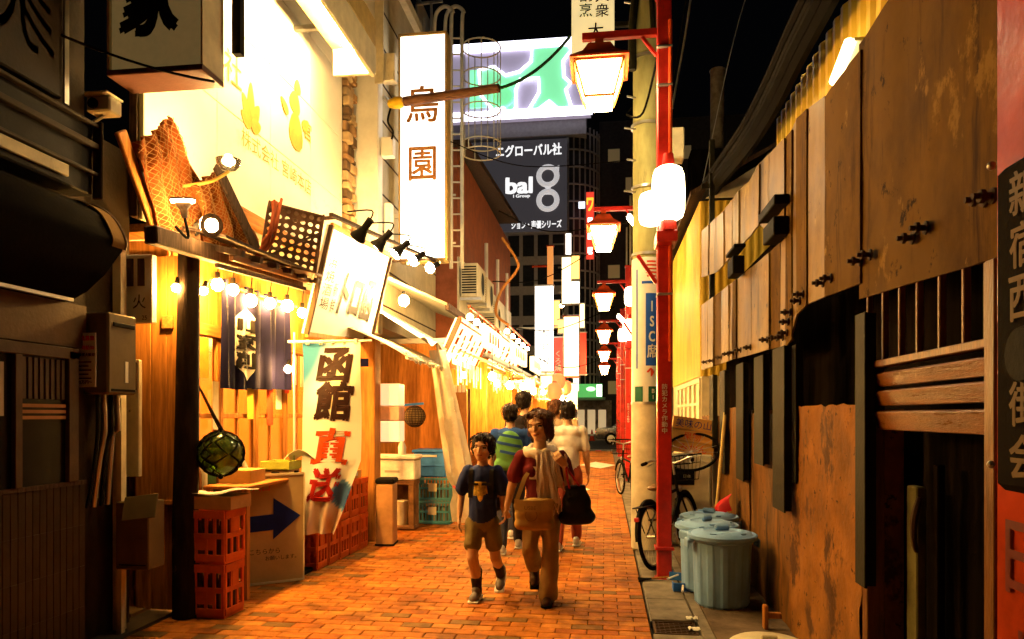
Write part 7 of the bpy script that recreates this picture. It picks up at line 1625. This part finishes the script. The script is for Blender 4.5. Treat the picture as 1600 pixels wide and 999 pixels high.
MB().sheet(lambda u, v: V((-.055 + .11 * u, -.098 - .012 * math.sin(u * 3.14), .83 + .15 * v)) if False else V((-.06 + .12 * u * (1 - .35 * abs(v - .4)) + .02 * abs(v - .4), -.112 + .018 * (2 * u - 1) ** 2 - .004 * v, .80 + .17 * v)), 6, 8, .002).obj('shirt_print', mat('yellow_print_ink', (.62, .42, .06), .8, var=.5, sc=30), boy, local=True)
for s_ in (-1, 1): cloth(lambda u, v: lerp((s_ * .085, -.095, .84), (s_ * .085, -.075, 1.06), min(1, v * 1.6)) + V((.035 * (u - .5), 0, 0)) if v < .62 else lerp((s_ * .085, -.075, 1.06), (s_ * .08, .09, 1.06), (v - .62) / .38) + V((.035 * (u - .5), 0, .02 * math.sin((v - .62) / .38 * 3.14))), 2, 14, 'backpack_strap', m_bl, boy)
MB().bar((-.09, -.108, .95), (.09, -.108, .95), .012, .02).obj('chest_strap', m_bl, boy, local=True)
vs, fs = grow([('e', 'b', (0, .16, .90), (.13, .08, .19)), ('c', 'b', (-.09, .16, .76), (.09, .16, .76), .06, .06)], .012, 3); MB().add(vs, fs).obj('backpack', m_bl, boy, local=True)
m_snk = mat('grey_sneaker', (.16, .14, .13), .6); shoe(boy, (-.05, .03, .005), (-.055, -.12, .0), m_snk, m_white); shoe(boy, (.085, .38, .10), (.085, .28, .01), m_snk, m_white)
# ---------------------------------------------------------------- walkers seen from behind
def walker(label, loc, rz, H, top, pants, hairm, shoes, sleeve=.55, stride=.16, vox=.013):
    k = H / 1.7
    P = lambda *a: tuple(q * k for q in a)
    pr = [('c', 'tee', P(0, 0, .92), P(0, 0, 1.1), .135 * k, .14 * k), ('e', 'tee', P(0, 0, 1.22), P(.185, .115, .15)), ('e', 'tee', P(0, 0, 1.34), P(.20, .10, .09)), ('c', 'skin', P(0, 0, 1.36), P(0, -.02, 1.5), .056 * k, .052 * k)]
    for s_ in (-1, 1):
        sh_ = P(s_ * .175, 0, 1.365); el = P(s_ * .215, .03 * s_, 1.09); wr = P(s_ * .225, -.10 + .06 * s_, .86)
        mid = tuple(V(sh_).lerp(V(el), sleeve * 1.3)); pr += [('c', 'tee', sh_, mid, .058 * k, .055 * k), ('c', 'skin', tuple(V(sh_).lerp(V(el), .4)), el, .046 * k, .04 * k), ('c', 'skin', el, wr, .04 * k, .028 * k)]
        hy = s_ * stride; pr += [('e', 'pants', P(0, 0, .9), P(.16, .125, .12)), ('c', 'pants', P(s_ * .08, 0, .86), P(s_ * .085, hy * .45 - .03, .48), .10 * k, .075 * k), ('c', 'pants', P(s_ * .085, hy * .45 - .03, .48), P(s_ * .085, hy * 1.2, .1), .073 * k, .06 * k)]
    hc = V((0, -.02 * k, 1.585 * k)); hh = Matrix.Rotation(R(random.uniform(-15, 15)), 3, 'Z')
    hd_ = [hand(P(s_ * .226, -.105 + .06 * s_, .855), (0, -.15, -1), (-s_, 0, 0), s_, .18 * k, .5) for s_ in (-1, 1)]
    t = person(label, loc, rz, pr, hc, .25 * k, hh, dict(tee=top, pants=pants), vox, hd_, fine=.008)
    hair(t, hc, .25 * k, hh, [(0, .09, .17, .36, .41, .33), (0, .17, -.05, .335, .29, .31), (0, -.12, .34, .32, .26, .09), (.25, .05, .05, .10, .24, .2), (-.25, .05, .05, .10, .24, .2)], hairm, .011)
    for s_ in (-1, 1): shoe(t, P(s_ * .085, s_ * stride * 1.2 + .05, 0), P(s_ * .085, s_ * stride * 1.2 - .13, 0), shoes, m_white)
    return t
m_btee = mat('black_tee', (.014, .010, .010), .85); m_jean = mat('dark_jeans', (.03, .03, .045), .85); m_wt = mat('white_shirt', (.74, .68, .6), .85); m_bs = mat('blue_shirt', (.025, .07, .26), .85); m_bg = mat('beige_shirt', (.42, .30, .18), .85); m_ws = mat('white_sneaker', (.7, .66, .6), .5)
w1 = walker('man in black shirt walking away behind the boy', (-1.0, 8.75, .002), R(170), 1.80, m_btee, m_jean, m_hairb, m_ws)
w2 = walker('person with blue shirt and green striped backpack seen from behind', (-1.04, 7.75, .002), R(184), 1.63, m_bs, m_jean, m_hairb, m_ws)
vs, fs = grow([('e', 'b', (0, .17, 1.12), (.155, .09, .22)), ('c', 'b', (-.1, .18, .97), (.1, .18, .97), .07, .07)], .014, 3); bp_ = MB().add(vs, fs).obj('backpack', mat('green_pack', (.10, .26, .07), .7), w2, local=True)
for k in range(3): cloth(lambda u, v: V((-.13 + .26 * u, .262 - .05 * (2 * u - 1) ** 2, 1.06 + .09 * k + .05 * u + .03 * v)), 8, 2, 'stripe', m_bs, bp_)
w3 = walker('man in white shirt walking away to the side of the woman', (-.42, 8.0, .002), R(176), 1.66, m_wt, mat('red_shorts', (.3, .06, .03), .85), m_hairb, m_ws)
w4 = walker('stroller in beige walking away, mostly hidden behind the woman', (-.66, 9.6, .002), R(190), 1.72, m_bg, m_jean, m_hairbr, m_ws)
w5 = walker('far stroller in pale clothes near the cross street', (-.95, 19.0, .002), R(175), 1.7, m_bg, m_jean, m_hairb, m_ws, vox=.02)
